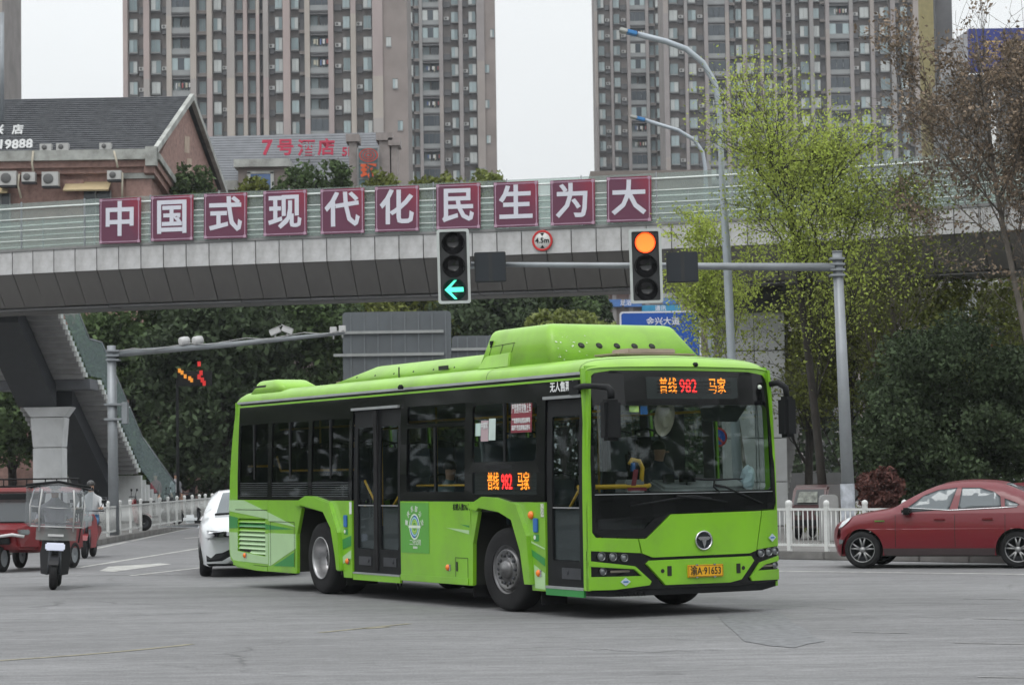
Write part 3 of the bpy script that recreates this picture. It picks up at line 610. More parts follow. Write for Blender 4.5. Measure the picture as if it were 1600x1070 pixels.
DEC('window_bulge', arc(2.3, 1.775, .0, 0, 1, 1)[:0] + [(2.62, 1.775), (2.55, 1.80), (2.2, 1.805), (1.95, 1.80), (1.88, 1.775), (1.95, 1.755), (2.55, 1.75)], black)
# no-pets notice and stickers inside the panes
maroon = mat('notice_maroon', (.19, .016, .03), .5, 0, .03); nw = mat('notice_white', (.65, .66, .66), .5, 0, .02)
q = MB(); nb = P('no_pets_notice', [(1.47, 2.19), (2.0, 2.19), (2.0, 2.54), (1.47, 2.54)], maroon, th=.002, off=.010)
text('notice_text', '严禁携带宠物上车', .125, nw, nb, (.034, 1.735, 2.475), (0, -1, 0), (0, 0, 1), bold=.01, ext=.001, sx=.50)
text('notice_text', '严禁携带易燃易爆等', .07, nw, nb, (.0265, 1.735, 2.33), (0, -1, 0), (0, 0, 1), bold=.02, ext=.001, sx=.75)
text('notice_text', '高腐蚀性危险物品乘车', .07, nw, nb, (.0225, 1.735, 2.245), (0, -1, 0), (0, 0, 1), bold=.02, ext=.001, sx=.68)
for u0, u1, z0, z1, m_ in ((2.60, 2.80, 2.10, 2.36, mat('sticker_mauve', (.40, .30, .32), .6)), (2.41, 2.59, 2.11, 2.38, mat('sticker_mint', (.52, .62, .58), .6)), (2.81, 2.95, 2.17, 2.33, mat('sticker_teal', (.42, .55, .50), .6))):
    P('window_sticker', [(u0, z0), (u1, z0), (u1, z1), (u0, z1)], m_, th=.002, off=.012)
text('sticker_text', '中国军', .09, nw, bus, (.026, 2.70, 2.29), (0, -1, 0), (0, 0, 1), bold=.02, ext=.001, sx=.7)
# side destination display
q = MB(); q.b2((.02, 1.31, 1.42), (.026, 3.02, 1.72)); q.build('display_cover', mat('display_back', (.012, .018, .018), .15, 0, .1), bus)
for s_, m_, u in (('普线', amber, 2.46), ('982', redled, 2.10), ('马家', amber, 1.67)):
    text('display_text', s_, .235 if s_ != '982' else .27, m_, bus, (.012, u, 1.585), (0, -1, 0), (0, 0, 1), bold=.004, ext=.003, sx=.66 if s_ != '982' else .72)
q = MB()
for k in range(5): q.b2((.004, 1.4, 1.485 + k * .048), (.006, 2.95, 1.492 + k * .048))
q.build('display_scan_bars', gloss_black, bus)
# --- cant rail and roof
P('cant_rail', [(11.1, 2.775), (.22, 2.775), (.22, 2.80), (11.1, 2.80)], green, off=-.006); P('rail_gap', [(11.08, 2.80), (.22, 2.80), (.22, 2.835), (11.08, 2.835)], seam, off=.01)
P('silver_strip', [(11.08, 2.832), (.24, 2.832), (.24, 2.865), (11.08, 2.865)], silver, off=-.014)
def roof_pt(u, s):
    """s: 0..1 across"""
    prof = [(0, 2.86), (.006, 2.91), (.03, 2.955), (.09, 2.995), (.2, 3.025), (.45, 3.05), (.9, 3.07), (1.275, 3.075)]
    k = s * 14; k = k if k <= 7 else 14 - k; i = min(int(k), 6); f = k - i
    v = prof[i][0] * (1 - f) + prof[i + 1][0] * f; z = prof[i][1] * (1 - f) + prof[i + 1][1] * f
    if s > .5: v = W - v
    e = 0
    for d, dd in ((u, .42), (LN - u, .3)):
        if d < dd: e = max(e, (1 - math.sqrt(max(0, 1 - (1 - d / dd) ** 2))))
    z = 2.86 + (z - 2.86) * (1 - e)
    uu = u
    if u < .5: uu = u + (bow(v, 2.9) - .08) * (1 - u / .5) + .04
    if LN - u < .3: uu = u - .06
    return (tumble(2.86) * (1 if s < .5 else -1) * .9 + v, uu, z)
us = [0.02, .04, .07, .12, .2, .3, .42, .7, 1.2, 2, 3, 4, 5, 6, 7, 8, 9, 10, 10.6, 10.9, 11.0, 11.08, 11.14, 11.19]
q = MB(); q.grid([[roof_pt(u, s / 28) for s in range(29)] for u in us]); q.build('roof', green_roof, bus)
q = MB()
for u in (.20, 2.66): q.grid([[tuple(np.array(roof_pt(u + d, s / 28)) + np.array((0, 0, .002))) for s in range(0, 29)] for d in (0, .012)])
q.build('roof_seam', seam, bus)
P('rear_pillar', [(11.02, 1.35), (11.36, 1.345), (11.34, 1.7), (11.26, 2.3), (11.18, 2.7), (11.14, 2.86), (11.0, 2.86), (11.0, 2.775)], green)
P('front_pillar', [(.215, .33), (.215, 2.87), (.105, 2.87), (.09, 2.6), (.075, 2.2), (.09, 1.35), (.095, .33)], green, off=0)
# CNG pod: tapered, rounded
def pod(name, bot, top, z0, z1, m, n=3, bev=.12, parent=None):
    (u0, u1, v0, v1), (a0, a1, b0, b1) = bot, top
    q = MB(); q.add([(v0, u0, z0), (v1, u0, z0), (v1, u1, z0), (v0, u1, z0), (b0, a0, z1), (b1, a0, z1), (b1, a1, z1), (b0, a1, z1)], [(3, 2, 1, 0), (4, 5, 6, 7), (0, 1, 5, 4), (1, 2, 6, 5), (2, 3, 7, 6), (3, 0, 4, 7)])
    me = q.mesh(name, m); bm = bmesh.new(); bm.from_mesh(me)
    es = [e for e in bm.edges if max(v.co.z for v in e.verts) > z0 + .01]
    bmesh.ops.bevel(bm, geom=es, offset=bev, segments=5, affect='EDGES', profile=.6, clamp_overlap=True)
    for f in bm.faces: f.smooth = True
    bm.to_mesh(me); bm.free(); return link(name, me, parent or bus)
chipm = mat('chipped_paint', (.55, .60, .50), .6)
pod1 = pod('gas_tank_pod', (1.33, 3.38, .24, 2.46), (1.72, 3.27, .42, 2.14), 2.97, 3.53, green_roof, bev=.11)
def front_face(v, z): t_ = (z - 2.97) / .56; return Vector((v, 1.33 + .39 * t_ - .004, z))
for k in range(5):
    c_ = front_face(.74 + k * .245, 3.245); n_ = Vector((0, -.56, .39)).normalized()
    q = MB(); q.lathe([(.004, 0), (.004, .045), (-.01, .028)], c_, n_, 14); q.build('vent_hole', seam, pod1)
    q = MB(); q.lathe([(.0, .045), (.006, .049), (.0, .053)], c_, n_, 14); q.build('vent_rim', green_roof, pod1)
q = MB()
for k in range(38):      # chips of missing paint on the pod's leading corner and top edge
    v = .36 + abs(random.gauss(0, .35)); z = random.uniform(3.06, 3.40); c_ = front_face(min(v, 1.6), z) if k % 3 else Vector((.40 + (z - 2.98) * .5, random.uniform(1.75, 2.0), z))
    n_ = Vector((0, -.52, .47)).normalized() if k % 3 else Vector((-.85, 0, .45)).normalized(); a_ = n_.orthogonal().normalized(); b2_ = n_.cross(a_); r_ = random.uniform(.003, .014)
    q.add([c_ + n_ * .006 + (a_ * math.cos(t_ * 1.05) * random.uniform(.4, 1.2) + b2_ * math.sin(t_ * 1.05) * random.uniform(.4, 1.6)) * r_ for t_ in range(6)], [(0, 1, 2, 3, 4, 5)])
tag(q.build('paint_chips', chipm, pod1), kind='stuff')
def side_face(u, z): t_ = (z - 2.97) / .56; return Vector((.24 + .18 * t_ - .006, u, z))
q = MB(); q.add([side_face(2.45, 3.02) + Vector((-.02, 0, 0)), side_face(3.30, 3.02) + Vector((-.02, 0, 0)), side_face(3.16, 3.19) + Vector((-.02, 0, 0)), side_face(2.52, 3.21) + Vector((-.02, 0, 0)), side_face(2.45, 3.02) + Vector((.03, 0, 0)), side_face(3.3, 3.02) + Vector((.03, 0, 0)), side_face(3.16, 3.19) + Vector((.03, 0, 0)), side_face(2.52, 3.21) + Vector((.03, 0, 0))],
   [(0, 1, 2, 3), (7, 6, 5, 4), (0, 4, 5, 1), (1, 5, 6, 2), (2, 6, 7, 3), (3, 7, 4, 0)]); q.build('pod_flap', green_roof, pod1, bevel=.012)
q = MB()
for a, b in ((side_face(2.48, 3.33), side_face(3.12, 3.31)), (side_face(2.5, 3.33), side_face(2.5, 3.21)), (side_face(2.8, 3.32), side_face(2.8, 3.2)), (side_face(3.1, 3.31), side_face(3.1, 3.2))): q.cyl(a, b, .003, n=5)
q.build('pod_seam', seam, pod1)
q = MB(); q.box(side_face(3.12, 3.36), (.04, .05, .05)); q.cyl(side_face(3.12, 3.36), side_face(3.12, 3.30), .012); q.build('latch', black, pod1)
pod2 = pod('roof_fairing', (3.34, 8.35, .30, 2.25), (3.34, 7.2, .62, 1.95), 3.0, 3.26, green_roof, bev=.10)
for k in range(7):
    u = 4.2 + k * .62; q = MB(); q.lathe([(.003, 0), (.003, .012), (-.006, .013)], (.36, u, 3.10), (-.75, 0, .6), 8); q.build('fairing_bolt', seam, pod2)
q = MB(); q.b2((.335, 5.85, 3.03), (.35, 5.862, 3.18)); q.build('fairing_seam', seam, pod2)
q = MB(); q.box((.375, 4.55, 3.11), (.01, .28, .055)); q.build('maker_plate', seam, pod2)
hump = pod('rear_hump', (9.3, 10.78, .10, .80), (9.9, 10.55, .16, .7), 2.97, 3.18, green_roof, bev=.10)
q = MB(); q.b2((.128, 10.15, 3.02), (.14, 10.66, 3.10)); q.build('hump_opening', seam, hump)
tan = mat('vent_tan', (.33, .27, .22), .7, 0, .1)
for u0, u1, v0, v1 in ((.62, 1.12, .75, 1.72), (8.45, 9.05, .85, 1.6)):
    q = MB(); q.b2((v0, u0, 3.03), (v1, u1, 3.085)); q.b2((v0 - .05, u0 - .04, 3.085), (v1 + .05, u1 + .04, 3.11)); q.b2((v0 + .15, u0 + .05, 3.11), (v1 - .18, u1 - .05, 3.17)); q.build('roof_hatch', tan, bus, bevel=.012)
for v_, u_, z_ in ((-.03, 5.0, 2.87), ):
    q = MB(); q.lathe([(-.03, 0), (-.03, .035), (0, .04), (.03, .02)], (v_, u_, z_), (0, 0, 1), 10); q.build('side_camera', black, bus)
q = MB(); q.lathe([(0, .03), (-.03, .028), (-.045, .012), (-.045, 0)], (1.45, .10, 2.95), (0, 1, 0), 12); q.build('front_camera', black, bus)
# --- front
front_out = [(.05, 1.0), (.10, .945), (.70, .925), (1.02, 1.20), (2.50, 1.22), (2.53, 1.3), (2.53, 2.3), (2.50, 2.70), (2.42, 2.83), (2.2, 2.865), (1.3, 2.875), (.35, 2.87), (.15, 2.84), (.08, 2.75), (.06, 2.4)]
P('windscreen_surround', front_out, gloss_black, FR, holes=[rr(.10, 1.455, 2.47, 2.47, .06), [(.12, 1.03), (.69, 1.03), (.82, 1.15), (.12, 1.15)]])
P('windscreen', rr(.08, 1.43, 2.49, 2.49, .05), clear, FR, th=.005, off=.012)
P('lower_window', [(.10, 1.01), (.70, 1.01), (.86, 1.17), (.10, 1.17)], glass('lower_glass', (.5, .52, .52), .5, .03), FR, th=.005, off=.012)
P('lower_window_back', [(.10, 1.01), (.70, 1.01), (.86, 1.17), (.10, 1.17)], innerg, FR, th=.005, off=.10)
P('front_header', [(.10, 2.80), (.15, 2.845), (.35, 2.875), (1.3, 2.88), (2.2, 2.87), (2.42, 2.835), (2.47, 2.78), (2.50, 2.80), (2.50, 2.93), (.05, 2.93), (.05, 2.80)], green, FR, off=.004)
P('screen_trim', [(.09, 1.43), (2.48, 1.43), (2.48, 1.438), (.09, 1.438)], silver, FR, th=.004, off=-.004)
hatch_g = P('front_hatch', [(1.03, 1.19), (2.285, 1.205), (2.195, .735), (2.10, .705), (.78, .695), (.645, .745), (.605, .915), (.70, .915)], green, FR, off=-.012, th=.045, bevel=.006)
P('front_corner_panel', [(2.30, 1.205), (2.55, 1.21), (2.55, .78), (2.21, .745)], green, FR, off=-.008, th=.04)
P('front_corner_panel', [(.0, 2.9), (.05, 2.9), (.055, 2.7), (.05, 1.0), (.09, .94), (.595, .915), (.63, .75), (.0, .79)], green, FR, off=-.004)
P('right_pillar', [(2.535, 1.21), (2.55, 1.21), (2.55, 2.9), (2.50, 2.9), (2.505, 2.7), (2.535, 2.3)], green, FR, off=-.004)
P('lamp_surround', [(.0, .785), (.63, .745), (.78, .69), (2.10, .70), (2.20, .735), (2.55, .775), (2.55, .36), (1.96, .33), (.0, .33)], gloss_black, FR, off=.012)
P('bumper_arm', [(.0, .335), (.30, .335), (.73, .375), (.755, .42), (.55, .60), (.0, .675), (.0, .61), (.54, .565), (.63, .485), (.0, .49)], green, FR, off=-.02, th=.06, bevel=.008)
P('bumper_arm', [(2.10, .42), (2.25, .59), (2.55, .66), (2.55, .60), (2.32, .56), (2.21, .495), (2.55, .50), (2.55, .375), (2.12, .375)], green, FR, off=-.02, th=.06, bevel=.008)
P('bumper_centre', [(.69, .62), (.735, .66), (2.11, .67), (2.15, .615), (1.96, .40), (1.80, .37), (.93, .37)], green, FR, off=-.03, th=.07, bevel=.012)
P('bumper_lip', [(.0, .27), (.25, .255), (2.3, .255), (2.55, .30), (2.55, .37), (1.96, .36), (.93, .36), (.70, .375), (.3, .335), (.0, .33)], black, FR, off=.03)
q = MB()
for k in range(9):
    v = .36 + k * .04; q.add([FR(v - .018, .30, -.0), FR(v + .018, .30, 0), FR(v, .245, .01), FR(v - .018, .30, .02), FR(v + .018, .30, .02)], [(0, 1, 2), (4, 3, 2), (0, 2, 3), (1, 4, 2)])
q.build('sawtooth_lip', black, bus)
lens = mat('lamp_lens', (.22, .235, .24), .12, .5, .1); warm = mat('lamp_inner', (.22, .20, .16), .3, .3)
for v, z, r in ((.15, .722, .048), (.285, .715, .048), (.42, .70, .046), (2.27, .70, .046), (2.395, .708, .046), (2.50, .72, .044), (.165, .55, .042), (2.49, .55, .04)):
    y = bow(v, z)
    q = MB(); q.lathe([(.012, 0), (.012, r), (-.014, r * 1.06), (-.014, r * .9), (.008, r * .84)], (v, y, z), (0, 1, 0), 20); lr = q.build('lamp_housing', mat('lamp_chrome', (.16, .165, .17), .25, .8), bus)
    q = MB(); q.lathe([(.004, r * .82), (-.004, r * .6), (-.008, 0)], (v, y, z), (0, 1, 0), 16); q.build('lamp_lens', lens, lr)
for a, b in ((.24, .50), (2.26, 2.44)):
    q = MB(); q.box(((a + b) / 2, bow((a + b) / 2, .55), .545), (b - a, .012, .03)); q.build('daylight_strip', warm, bus, bevel=.006)
for v, w_ in ((.98, .028), (1.915, .028)): P('tow_slot', [(v - w_, .475), (v + w_, .475), (v + w_, .59), (v - w_, .59)], seam, FR, th=.003, off=-.034, cuts=False)
for v in (.89, 1.985): P('sensor', arc(v, .535, .024, 0, 350, 12), seam, FR, th=.003, off=-.034, cuts=False)
badge = mat('badge_silver', (.45, .55, .60), .4)
for v, z in ((.42, .425), (2.44, .88)):
    P('gas_badge', [(v - .062, z), (v, z - .048), (v + .062, z), (v, z + .048)], badge, FR, th=.003, off=-.03, cuts=False); P('gas_badge_mark', [(v - .03, z - .008), (v + .03, z - .008), (v + .03, z + .008), (v - .03, z + .008)], bluem, FR, th=.002, off=-.034, cuts=False)
# badge: a ring with a downward pointing bull-head wedge
y0 = -.014
q = MB(); q.lathe([(0, .115), (-.018, .118), (-.03, .108), (-.018, .096), (-.006, .094)], (1.45, y0 + .002, .875), (0, 1, 0), 32); em = q.build('maker_emblem', chrome, bus)
q = MB(); q.lathe([(-.006, .095), (-.006, 0)], (1.45, y0, .875), (0, 1, 0), 32); q.build('emblem_field', mat('emblem_dark', (.03, .035, .04), .2, .4), em)
q = MB(); q.plate([(-.085, .03), (-.055, .005), (.055, .005), (.085, .03), (.06, .045), (-.06, .045)], fn=lambda a, b, d: (1.45 + a, y0 - .012 - d, .875 + b), th=.012)
q.plate([(-.03, .004), (.03, .004), (.018, -.045), (0, -.088), (-.018, -.045)], fn=lambda a, b, d: (1.45 + a, y0 - .012 - d, .875 + b), th=.012); q.build('emblem_head', chrome, em)
# number plate
platey = mat('plate_yellow', (.78, .40, .012), .4, 0, .04)
q = MB(); q.b2((1.215, -.052, .448), (1.69, -.034, .592)); pl = q.build('number_plate', platey, bus, bevel=.003)
text('plate_text', '渝A·91653', .118, seam, pl, (1.4525, -.055, .517), (1, 0, 0), (0, 0, 1), bold=.012, ext=.001, sx=.80)
q = MB()
for a, b, c_, d in ((1.222, .455, 1.683, .459), (1.222, .581, 1.683, .585), (1.222, .455, 1.226, .585), (1.679, .455, 1.683, .585)): q.b2((a, -.0545, b), (c_, -.0525, d))
q.build('plate_border', seam, pl)
for v in (1.33, 1.57):
    for z in (.447, .593): q = MB(); q.box((v, -.053, z), (.03, .012, .014)); q.build('plate_screw', chrome, pl)
# destination display behind the upper glass
P('display_box', [(.78, 2.545), (2.02, 2.545), (2.02, 2.80), (.78, 2.80)], mat('display_back', (.012, .018, .018), .15), FR, th=.004, off=-.003, cuts=True)
for s_, m_, v, sz in (('普线', amber, 1.065, .20), ('982', redled, 1.335, .23), ('马家', amber, 1.73, .20)):
    text('display_text', s_, sz, m_, bus, (v, bow(v, 2.68) - .008, 2.685), (1, 0, 0), (0, .05, 1), bold=.006, ext=.002, sx=.60 if sz < .22 else .70)
q = MB()
for k in range(4): q.add([FR(v, z, -.016) for z in (2.615 + k * .042, 2.626 + k * .042) for v in (.92, 1.4, 1.92)], [(0, 1, 4, 3), (1, 2, 5, 4)])
q.build('display_scan_bars', gloss_black, bus)
for v in (.20, 2.36):
    q = MB(); q.lathe([(0, .028), (-.012, .026), (-.016, 0)], (v, bow(v, 2.68), 2.69), (0, 1, 0), 12); q.build('marker_lamp', wh, bus)
# sun visor edge, stickers on the screen, hat
P('sun_blind', [(1.5, 2.47), (2.2, 2.47), (2.02, 2.27), (1.56, 2.28)], black, FR, th=.004, off=.06)
P('screen_sticker', [(.56, 2.39), (.68, 2.39), (.68, 2.46), (.56, 2.46)], pgr, FR, th=.001, off=.019, cuts=False); P('screen_sticker', [(.70, 2.36), (.79, 2.36), (.79, 2.46), (.70, 2.46)], bluem, FR, th=.001, off=.019, cuts=False)
# wipers
for pts in ([(1.56, -.03, 1.36), (1.3, .0, 1.40), (.50, -.01, 1.30)], [(1.62, -.03, 1.52), (1.75, -.03, 1.50), (2.30, .02, 1.29)], [(1.1, .0, 1.40), (1.5, -.01, 1.36), (1.78, -.01, 1.32)], [(1.35, .01, 1.60), (1.6, -.01, 1.585), (2.0, .0, 1.59)]):
    q = MB(); q.tube([(v, bow(v, z) - .03, z) for v, _, z in pts], [.016, .013, .008], 6); q.build('wiper', black, bus)
q = MB(); q.tube([(1.62, -.01, 1.59), (1.60, -.02, 1.50), (1.68, -.02, 1.44)], .012, 6); q.build('wiper', black, bus)
# mirrors
q = MB(); q.tube([(.0, .32, 2.68), (-.02, .1, 2.69), (.02, -.12, 2.68), (.09, -.26, 2.66), (.10, -.30, 2.62), (.10, -.30, 2.53)], [.035, .035, .032, .038, .045, .04], 10); q.b2((-.03, .22, 2.60), (.0, .44, 2.76)); ma = q.build('mirror_arm', black, bus)
q = MB(); q.b2((-.015, -.38, 2.05), (.195, -.22, 2.52)); q.build('mirror_head', black, ma, bevel=.035)
q = MB(); q.tube([(2.48, .10, 2.72), (2.54, .02, 2.74), (2.60, -.05, 2.68), (2.61, -.06, 2.56)], [.035, .04, .04, .035], 10); ma2 = q.build('mirror_arm', black, bus)
q = MB(); q.b2((2.525, -.16, 2.08), (2.69, .04, 2.57)); q.build('mirror_head', black, ma2, bevel=.04)
# --- doors
def door(u0, u1, leaves, nm):
    d = P(nm, [(u1, .36), (u0, .36), (u0, 2.60), (u1, 2.60)], black, holes=[rr(a, b, c_, e, .03) for a, b, c_, e in leaves], off=.02)
    for a, b, c_, e in leaves:
        q = MB(); q.b2((.045, a - .02, b - .02), (.05, c_ + .02, e + .02)); q.build('door_glass', doorg, d)
        q = MB(); q.b2((.03, a, 1.275), (.055, c_, 1.29)); q.build('glass_rail', innerg, d)
        q = MB(); q.b2((.051, a + .01, b + .01), (.053, c_ - .01, 1.27)); q.build('lower_reflection', glass('reflection_grey', (.35, .37, .38), .2, .1, (.3, .32, .33), .35), d)  # grey layer paints in the reflection on the lower door glass
    return d
d2 = door(5.16, 6.67, [(6.02, .68, 6.55, 2.36), (5.24, .68, 5.80, 2.36)], 'rear_door')
q = MB(); q.b2((.0, 5.86, .40), (.03, 5.96, 2.58)); q.build('door_seal', rubber, d2)
q = MB(); q.b2((-.008, 5.16, 2.60), (.03, 6.68, 2.635)); q.build('door_track', silver, d2); q = MB(); q.b2((-.006, 5.16, .335), (.03, 6.68, .358)); q.build('door_sill', silver, d2)
P('door_skirt', [(6.68, .25), (5.16, .25), (5.16, .335), (6.68, .335)], green)
for u0, u1 in ((6.1, 6.5), (5.3, 5.7)):
    q = MB(); q.b2((.012, u0, .46), (.02, u1, .58)); q.cyl((.0, u0 + .1, .53), (.02, u0 + .1, .53), .03); q.build('door_mechanism', dark_metal, d2)
d1 = door(.23, 1.10, [(.33, .66, .98, 2.36)], 'front_door')
q = MB(); q.b2((-.008, .22, 2.565), (.03, 1.12, 2.60)); q.build('door_track', silver, d1); q = MB(); q.b2((-.006, .22, .33), (.03, 1.12, .36)); q.build('door_sill', silver, d1)
P('door_skirt', [(1.12, .25), (.22, .25), (.22, .33), (1.12, .33)], dgreen)
q = MB(); q.b2((.012, .3, .45), (.02, .75, .58)); q.cyl((.0, .62, .53), (.02, .62, .53), .03); q.build('door_mechanism', dark_metal, d1)
for pts, d in (([(.11, 6.5, 1.62), (.11, 6.08, 1.25)], d2), ([(.11, 6.52, 1.28), (.11, 6.06, .92)], d2), ([(.11, 5.28, 1.5), (.11, 5.76, 1.14)], d2), ([(.11, 5.26, 1.18), (.11, 5.76, .82)], d2), ([(.12, .36, 1.62), (.12, .96, 1.08)], d1), ([(.12, .36, 1.22), (.12, .94, .72)], d1)):
    q = MB(); q.tube(pts, .016, 8); q.build('grab_rail', yellow_rail, d)
# --- far side, rear, floor, interior
P('far_side', [(11.2, .3), (9.0, .3), (8.6, .9), (8.3, 1.2), (7.3, 1.2), (7.0, .9), (6.9, .3), (3.0, .3), (2.8, 1.1), (2.5, 1.2), (1.9, 1.2), (1.6, 1.1), (1.4, .3), (.12, .3), (.12, 2.86), (11.15, 2.86)], green, FS,
  holes=[(lambda a, b, zz: rr(a, zz, b, 2.5, .06))(a, b, zz) for a, b, zz in ((.3, 1.35, 1.45), (1.6, 2.9, 1.4), (3.1, 4.6, 1.4), (4.8, 6.3, 1.4), (6.5, 7.9, 1.55), (8.1, 9.5, 1.55), (9.7, 10.9, 1.55))])
for a, b, zz in ((.3, 1.35, 1.45), (1.6, 2.9, 1.4), (3.1, 4.6, 1.4), (4.8, 6.3, 1.4), (6.5, 7.9, 1.55), (8.1, 9.5, 1.55), (9.7, 10.9, 1.55)):
    q = MB(); q.b2((W - .05, a - .02, zz - .02), (W - .045, b + .02, 2.52)); q.build('window_pane', clear, bus)
P('far_lining', [(11.1, .5), (.35, .5), (.35, 2.7), (11.1, 2.7)], innerg, lambda a, b, d: (W - tumble(b) - .06 - d, a, b), holes=[rr(a, zz, b, 2.5, .06) for a, b, zz in ((.3 + .06, 1.35, 1.45), (1.6, 2.9, 1.4), (3.1, 4.6, 1.4), (4.8, 6.3, 1.4), (6.5, 7.9, 1.55), (8.1, 9.5, 1.55), (9.7, 10.9, 1.55))], th=.01)
q = MB(); q.b2((.03, 11.1, .35), (W - .03, 11.16, 2.86)); q.b2((.06, 10.1, .32), (W - .06, 11.1, 1.3)); q.build('rear_wall', green, bus)
q = MB(); q.b2((.08, 11.04, .98), (W - .08, 11.07, 2.7)); q.build('rear_lining', inner, bus)
q = MB(); q.b2((.30, .3, .30), (W - .30, 10.9, .42)); q.b2((.1, 3.1, .36), (W - .1, 6.9, .42)); q.b2((.1, .3, .36), (W - .1, 1.35, .42)); q.build('floor', inner, bus)
for lo, hi in (((.62, 6.75, .42), (W - .62, 11.1, .98)), ((.05, 8.66, .42), (.615, 11.1, .98)), ((.05, 6.75, .42), (.615, 7.08, .98)), ((.05, 1.38, 1.262), (.65, 3.05, 1.30)), ((W - .7, 1.38, 1.262), (W - .05, 3.05, 1.30)), ((.05, 7.05, 1.262), (.65, 8.66, 1.30)), ((.54, 1.40, .42), (.60, 3.0, 1.26))):
    q = MB(); q.b2(lo, hi); q.build('raised_floor', inner, bus)
for s_ in (0, 1):  # wheel housings in black
    for (a, b) in ((1.42, 3.0), (7.12, 8.62)):
        x0, x1 = ((.02, .5) if not s_ else (W - .5, W - .02)); q = MB(); q.b2((x0, a, 1.22), (x1, b, 1.26)); q.b2((x0, a - .01, .3), (x1, a + .02, 1.24)); q.b2((x0, b - .02, .3), (x1, b + .01, 1.24)); xx = .5 if not s_ else W - .52; q.b2((xx, a, .3), (xx + .02, b, 1.24)); q.build('wheel_housing', seam, bus)
q = MB(); q.grid([[(v, u, z) for v, z in ((.06, 2.6), (.4, 2.68), (W - .4, 2.68), (W - .06, 2.6))] for u in (.35, 5, 11.0)]); q.build('ceiling', innerg, bus)
q = MB(); q.tube([(.5, .6, 2.42), (.5, 10.5, 2.42)], .016); q.tube([(W - .5, .6, 2.42), (W - .5, 10.5, 2.42)], .016)
for u, v in ((1.5, .75), (3.2, .6), (5.05, .5), (6.8, .5), (8.0, .6), (9.2, .6), (3.2, 1.9), (5.05, 1.95), (6.8, 1.9)): q.tube([(v, u, .5), (v, u, 2.6)], .016)
q.tube([(.14, 6.8, 1.78), (.14, 9.6, 1.78), (.14, 9.75, 2.0)], .016); q.tube([(.14, 9.9, 1.86), (.14, 10.9, 1.86)], .016); q.tube([(.14, 3.2, 1.55), (.14, 4.9, 1.55)], .014)
q.build('handrail', yellow_rail, bus)
q = MB(); q.tube([(.10, .50, 1.52), (1.03, .50, 1.52), (1.06, .52, 1.53)], .028); q.tube([(.95, .52, 1.52), (.97, .52, 1.74), (.93, .52, 1.82), (.83, .52, 1.84), (.80, .52, 1.78)], .026); q.build('barrier_rail', yellow_rail, bus)
def seat(v, u, z):
    q = MB(); q.b2((v - .21, u - .22, z), (v + .21, u + .2, z + .08)); q.box((v, u + .25, z + .40), (.42, .06, .68), M=Matrix.Rotation(R(-8), 3, 'X')); q.cyl((v, u, z - .35), (v, u, z), .04); s = q.build('passenger_seat', seatm, bus, bevel=.02)
    q = MB(); q.tube([(v - .19, u + .27, z + .66), (v - .17, u + .29, z + .80), (v, u + .30, z + .84), (v + .17, u + .29, z + .80), (v + .19, u + .27, z + .66)], .014, 6); q.build('seat_handle', black, s)
for u in (3.6, 4.4): seat(.40, u, .86); seat(W - .42, u, .86)
for u in (7.2, 8.0, 8.8, 9.6, 10.4): seat(.38, u, 1.36); seat(W - .40, u, 1.36); seat(.84, u, 1.36)
for u in (1.9, 2.6): seat(W - .40, u + .2, 1.4); seat(.40, u + .2, 1.4)
# cab
q = MB(); q.b2((1.12, .22, 1.30), (2.42, .60, 1.46)); q.box((1.8, .62, 1.47), (1.2, .35, .16), M=Matrix.Rotation(R(18), 3, 'X')); q.b2((.30, .2, 1.1), (1.12, .42, 1.40)); q.build('dashboard', innerg, bus, bevel=.03)
q = MB(); n = 24; q.tube([(1.62 + .23 * math.cos(6.283 * i / n), .85 + .23 * math.sin(6.283 * i / n) * .9, 1.52 + .23 * math.sin(6.283 * i / n) * .35) for i in range(n + 1)], .014, 6); q.tube([(1.62, .85, 1.52), (1.62, .72, 1.35)], .03); q.tube([(1.40, .85, 1.52), (1.84, .85, 1.52)], .014); q.build('steering_wheel', black, bus)
q = MB(); q.b2((1.35, 1.0, .95), (1.88, 1.45, 1.12)); q.box((1.61, 1.50, 1.5), (.52, .12, .9), M=Matrix.Rotation(R(-8), 3, 'X')); q.b2((1.48, 1.50, 1.9), (1.74, 1.60, 2.12)); q.build('driver_seat', black, bus, bevel=.04)
q = MB(); q.b2((1.15, 1.75, .95), (2.3, 1.79, 1.7)); q.b2((1.12, .95, .95), (1.15, 1.75, 1.42)); q.b2((1.15, 1.75, 1.7), (1.2, 1.79, 2.6)); q.b2((1.95, 1.75, 1.7), (2.3, 1.79, 2.6)); q.build('cab_partition', inner, bus)
q = MB(); q.b2((.72, .48, .9), (.98, .74, 1.60)); fb = q.build('fare_box', innerg, bus, bevel=.02)
P('fare_notice', [(.50, 1.47), (.74, 1.47), (.74, 1.51), (.50, 1.51)], maroon, FR, th=.003, off=.03, cuts=False); P('fare_notice', [(.64, 1.53), (.70, 1.53), (.74, 1.72), (.68, 1.72)], maroon, FR, th=.003, off=.2, cuts=False)
q = MB(); q.b2((.80, .46, 1.70), (.84, .50, 1.80)); q.build('card_reader', bluem, fb)
q = MB(); q.b2((1.3, .55, 1.56), (1.42, .62, 1.66)); q.b2((1.5, .5, 1.56), (1.68, .58, 1.68)); q.cyl((1.58, .54, 1.44), (1.58, .54, 1.58), .012); q.build('phone_holder', black, bus)
